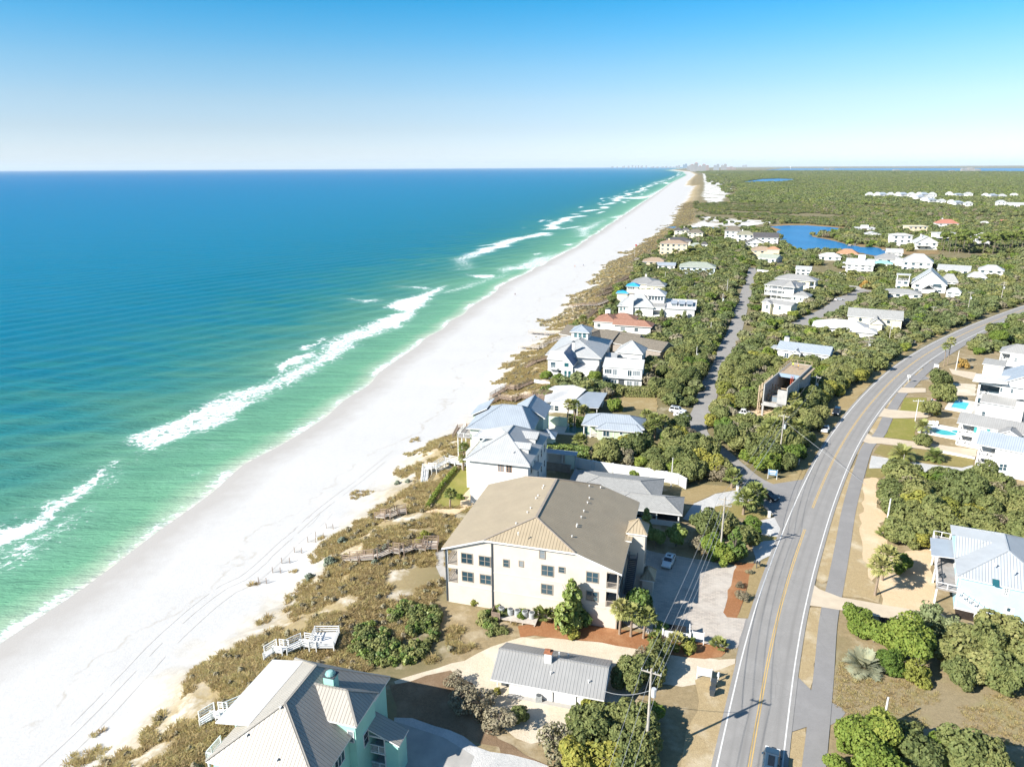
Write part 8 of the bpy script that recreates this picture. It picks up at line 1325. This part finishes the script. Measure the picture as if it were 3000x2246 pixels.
mailbox('cluster of black mailboxes by the top of the mulch strip', 2216, 1664, M_bin, 3); mailbox('white mailbox on the verge near the side street', 2340, 1361, M_w); mailbox('small white mailbox near the two charcoal bins', 2103, 1996, M_w)
for px, py, lb in ((2160, 1436, 'white bollard beside the cabbage palm at the driveway'), (2253, 1515, 'white bollard at the right tip of the island lawn'), (2254, 1570, 'white bollard below the small gravel driveway')): ro = empty('bollard', tuple(P0(px, py)), 0, lb, 'bollard'); m = MB(); m.box(-.22, -.22, 0, .22, .22, 1.2); m.build('post', M_w, ro); m = MB(); m.box(-.28, -.28, 1.2, .28, .28, 1.32); m.build('cap', M_w, ro)
# ---- air conditioners
def ac(label, B, r_=.45, sq=False, group=None):
    ro = empty('air_conditioner', tuple(B), 0, label, 'air conditioner', group); m = MB()
    if sq: m.box(-r_, -r_, 0, r_, r_, .9)
    else: m.tube([(0, 0, 0), (0, 0, .95)], r_, 14)
    m.build('casing', M('ac_grey', (.40, .42, .42), (.30, .31, .31), 3, .5), ro); m = MB(); m.tube([(0, 0, .9), (0, 0, 1.0)], r_*.72, 12); m.build('fan_grille', M_darkmetal, ro)
hc_ = HOUSES[0]
for k, (px, py) in enumerate(((1478, 1776), (1502, 1784), (1521, 1790), (1542, 1795), (1563, 1797))): l = hc_.loc(G(px, py, .6)); ac('grey round air conditioner in the row under the cream wall', hc_.wor(l[0], min(l[1], -.9), .6), .48, False, 'five air conditioners under the cream wall')
l0 = hc_.loc(G(1480, 1790, .5)); l1 = hc_.loc(G(1572, 1808, .5)); ro = empty('equipment_platform', tuple(hc_.wor(l0[0], 0)), hc_.yaw, 'white timber platform carrying the row of air conditioners', 'platform'); m = MB(); m.box(-.6, -2.4, .42, l1[0]-l0[0]+.3, .3, .58); m.build('deck', M_bleach, ro); m = MB(); [m.box(x, y, 0, x+.15, y+.15, .42) for x in np.linspace(-.5, l1[0]-l0[0], 4) for y in (-2.3, .1)]; m.build('legs', M_bleach, ro, 'stuff')
ro = empty('wooden_screen', tuple(hc_.wor(l0[0]-1.6, -2.6)), hc_.yaw, 'brown slatted wooden screen at the left end of the air conditioners', 'screen'); m = MB(); [m.box(k*.21, 0, 0, k*.21+.17, .06, 1.7) for k in range(7)]; m.build('front_panel', M_dkwood, ro); m = MB(); [m.box(0, k*.21, 0, .06, k*.21+.17, 1.7) for k in range(10)]; m.build('side_panel', M_dkwood, ro)
ac('square grey air conditioner before the cottage wall', P0(1578, 2052), .42, True); ro = empty('blue_urn', tuple(P0(2906, 1838)), 0, 'round light blue garden urn at the corner of the dark mulch', 'pot'); m = MB(); m.ball((0, 0, .4), .42, 12, 8); m.tube([(0, 0, .7), (0, 0, .85)], .25, 12); m.build('urn', M('blue_glaze', (.10, .35, .50), None, rough=.3, spec=.5), ro)
# ---- pools
t = NT('pool_water_blue'); t.bump(t.noise(1.5, 3, .6, t.pos()), .15, .1); M_pool = t.fin(t.mix(t.step(t.noise(.6, 4, .6, t.pos()), .3, .7), (.07, .46, .60), (.14, .56, .66)), .12, .4); t = NT('pool_water_teal'); t.bump(t.noise(1.5, 3, .6, t.pos()), .15, .1); M_pool2 = t.fin(t.mix(t.step(t.noise(.6, 4, .6, t.pos()), .3, .7), (.04, .36, .36), (.10, .46, .44)), .12, .4)
B = G(2786, 1193.6, .3); ro = empty('swimming_pool', (B[0], B[1], 0), R(-39), 'rectangular bright blue pool with stone surround beside the tall villa', 'pool'); m = MB(); m.box(-1.3, -2.0, 0, 5.6, 0, .5); m.box(-1.3, 7.8, 0, 5.6, 10, .5); m.box(-1.3, 0, 0, 0, 7.8, .5); m.box(3.6, 0, 0, 5.6, 7.8, .5); m.build('surround', M('pale_stone', (.58, .55, .50), (.48, .46, .42), 1, .9), ro); m = MB(); m.box(0, 0, 0, 3.6, 7.8, .42); m.build('water', M_pool, ro)
B = P0(2752, 1266); ro = empty('swimming_pool', tuple(B), R(-39), 'free-form teal pool set in a white terrace by the teal shuttered villa', 'pool'); m = MB(); m.box(-4.5, -3.6, 0, 7.5, 6.0, .25); m.build('terrace', M_stucco, ro); m = MB(); m.face([((2.6+.5*math.cos(2*a))*math.cos(a)+.8, (2.1-.4*math.sin(a))*math.sin(a)+.2, .262) for a in np.arange(24)*math.pi/12]); m.build('water', M_pool2, ro); m = MB(); m.face([(3.6+1.1*math.cos(a), 2.6+1.1*math.sin(a), .262) for a in np.arange(16)*math.pi/8]); m.build('spa_water', M_pool2, ro)
def lounge(label, B, yaw, g=None):
    ro = empty('garden_chair', tuple(B), yaw, label, 'chair', g); m = MB(); m.box(-.35, -.4, .32, .35, .4, .4); m.build('seat', M_w, ro); m = MB(); m.face([(-.35, .4, .35), (.35, .4, .35), (.33, .75, 1.1), (-.33, .75, 1.1)]); m.face([(-.35, .44, .35), (-.33, .79, 1.1), (.33, .79, 1.1), (.35, .44, .35)]); m.build('backrest', M_w, ro)
    for x in (-.33, .33):
        for y in (-.36, .36): m = MB(); m.bar((x, y, 0), (x, y, .6 if y < 0 else .36), .07); m.build('leg', M_w, ro)
for px, py in ((2721, 1248), (2731, 1248), (2742, 1249)): b = P0(px, py); b[2] = .25; lounge('white slatted garden chair in the row behind the teal pool', b, R(-39), 'three white chairs by the teal pool')
B = P0(1668, 1262); ro = empty('swimming_pool', tuple(B), R(-14), 'shaded dark pool with pale deck beside the sage green cottage', 'pool'); m = MB(); m.box(-6, -3, 0, 8, 6, .12); m.build('terrace', M('pool_deck', (.62, .58, .52), (.54, .50, .45), .6, .9), ro); m = MB(); m.box(-1, -1.8, .1, 6, 3.4, .135); m.build('water', M('dark_pool', (.04, .12, .13), None, rough=.1, spec=.5), ro); m = MB(); [m.box(-5+k*2.2, 3.8, .12, -4.2+k*2.2, 5.6, .5) for k in range(2)]; m.build('lounger', M_w, ro)
# ---- guard rail, flags, docks
P = [P0(*p) for p in ((2628, 1042), (2660, 1017), (2695, 996), (2735, 976), (2779, 959))]; c = spline([p[:2] for p in P], 3.0); ro = empty('guard_rail', (c[0][0], c[0][1], 0), 0, 'steel guard rail on the outer side of the highway bend', 'guard rail'); m = MB(); q = c-c[0]
for a, b in zip(q[:-1], q[1:]): m.bar((*a, .65), (*b, .65), .08, .32)
m.build('rail', M_can, ro); m = MB(); [m.bar((*a, 0), (*a, .8), .14) for a in q[::1]]; m.build('posts', M_pole, ro, 'stuff')
def flag(label, B, top, colr, stripes=False):
    hh = hgt(B, top); ro = empty('flag_pole', tuple(B), R(10), label, 'flag'); m = MB(); m.tube([(0, 0, 0), (0, 0, hh)], .07, 8); m.build('pole', M_w, ro); m = MB(); n = 8
    for k in range(n):
        for j in range(7):
            x0, x1 = k*.22, (k+1)*.22; y0, y1 = .12*math.sin(k*.9), .12*math.sin((k+1)*.9); z = hh-.1-j*.16; m.face([(x0, y0, z-.16), (x1, y1, z-.16), (x1, y1, z), (x0, y0, z)], 2 if stripes and k < 3 and j < 4 else (j % 2 if stripes else 0))
    m.build('cloth', [colr, M_w, M_signblue], ro)
flag('red warning flag on a tall white pole on the open dune', ground_at(1859, 752), 716, M('red_cloth', (.65, .05, .04), None, rough=.8)); flag('striped flag on a white pole among the oaks by the lawn', P0(2722, 1208), 1168, M('flag_red', (.55, .08, .10), None, rough=.8), True)
for px, py, lb, az in ((2492, 722, 'small wooden dock at the tip of the lake peninsula', 60), (2590, 735, 'wooden dock before the lakeside houses', 20)): ro = empty('dock', tuple(P0(px, py)), R(az), lb, 'dock'); m = MB(); m.box(0, 0, .6, 16, 2.4, .8); m.box(12, -3, .6, 18, 5, .8); m.build('deck', M_bleach, ro); m = MB(); [m.box(x, y, -.5, x+.3, y+.3, 1.2) for x in (1, 6, 12, 17.5) for y in (-.1, 2.2)]; m.build('piles', M_dkwood, ro, 'stuff')
# ---- people
def person(label, B, az, top, legs, hair=(.05, .035, .025), s=1.0):
    J = [((0, 0, .95), .15), ((0, 0, 1.18), .13), ((0, 0, 1.38), .16), ((0, 0, 1.50), .065), ((0, .01, 1.66), .105), ((.09, 0, .88), .10), ((.11, .06, .48), .07), ((.12, -.02, .07), .05), ((.12, .12, .04), .045), ((-.09, 0, .88), .10), ((-.11, -.08, .48), .07), ((-.12, -.14, .08), .05), ((-.12, -.02, .04), .045), ((.20, 0, 1.40), .06), ((.27, -.04, 1.12), .045), ((.28, .08, .88), .035), ((-.20, 0, 1.40), .06), ((-.27, .05, 1.12), .045), ((-.27, .16, .90), .035), ((0, .02, 1.74), .08)]
    E = [(0, 1), (1, 2), (2, 3), (3, 4), (4, 19), (0, 5), (5, 6), (6, 7), (7, 8), (0, 9), (9, 10), (10, 11), (11, 12), (2, 13), (13, 14), (14, 15), (2, 16), (16, 17), (17, 18)]
    me = bpy.data.meshes.new('person_body'); me.from_pydata([j[0] for j in J], E, []); t = NT('person_skin_and_clothes_%s' % label[:12]); sp = t.n('ShaderNodeSeparateXYZ'); t.l(t.obj(), sp.inputs[0]); skin = (.42, .26, .18); c_ = t.mix(t.step(sp.outputs['Z'], .949, .95), legs, top); c_ = t.mix(t.step(sp.outputs['Z'], 1.489, 1.49), c_, skin); c_ = t.mix(t.step(sp.outputs['Z'], 1.699, 1.70), c_, hair); c_ = t.mix(t.step(sp.outputs['Z'], .50, .499), c_, skin); me.materials.append(t.fin(c_, .8, .2))
    o = bpy.data.objects.new('person', me); col.objects.link(o); sk = o.modifiers.new('skin', 'SKIN'); o.modifiers.new('smooth', 'SUBSURF').levels = 1
    for k, j in enumerate(J): me.skin_vertices[0].data[k].radius = (j[1], j[1]); me.skin_vertices[0].data[k].use_root = k == 0
    o.location = tuple(B); o.rotation_euler = (0, 0, R(-az)); o.scale = (s, s, s); tag(o, label, 'person'); return o
person('person in dark clothes walking alone on the white sand', ground_at(1509, 866), 20, (.12, .05, .05), (.03, .03, .05)); person('distant person in orange top on the beach near the surf', ground_at(1684, 783), 10, (.6, .22, .08), (.05, .06, .10)); person('distant person in blue on the beach before the dune', ground_at(1709, 780), 30, (.08, .12, .25), (.04, .04, .05)); person('far person standing at the water line below the beige villa', ground_at(1833, 670), 0, (.04, .05, .08), (.03, .03, .04))
b = HOUSES[[h.root.name for h in HOUSES].index('concrete_shell')]
for k, (x, y, lb) in enumerate(((2.2, .80, 'worker in a yellow-green vest on the timber deck of the shell'), (4.0, .76, 'worker in an orange helmet and vest right of the yellow-green one'))): person(lb, b.wor(x, Ln*y, 9.3), 40+k*60, ((.55, .70, .08), (.75, .38, .06))[k], (.05, .06, .09), ((.6, .55, .1), (.7, .25, .05))[k])
# ================================================================ the air between here and the horizon
hz = MB(); hz.box(-70000, -3000, -14, 70000, 75000, 420); t = bpy.data.materials.new('thin_sea_haze'); t.use_nodes = True; t.node_tree.nodes.clear()
ho = t.node_tree.nodes.new('ShaderNodeOutputMaterial'); hv = t.node_tree.nodes.new('ShaderNodeVolumePrincipled'); hv.inputs['Color'].default_value = (.80, .92, 1.0, 1); hv.inputs['Density'].default_value = 1.7e-5; hv.inputs['Anisotropy'].default_value = 0.0
t.node_tree.links.new(hv.outputs[0], ho.inputs['Volume']); hz.build('haze', t, kind='stuff')
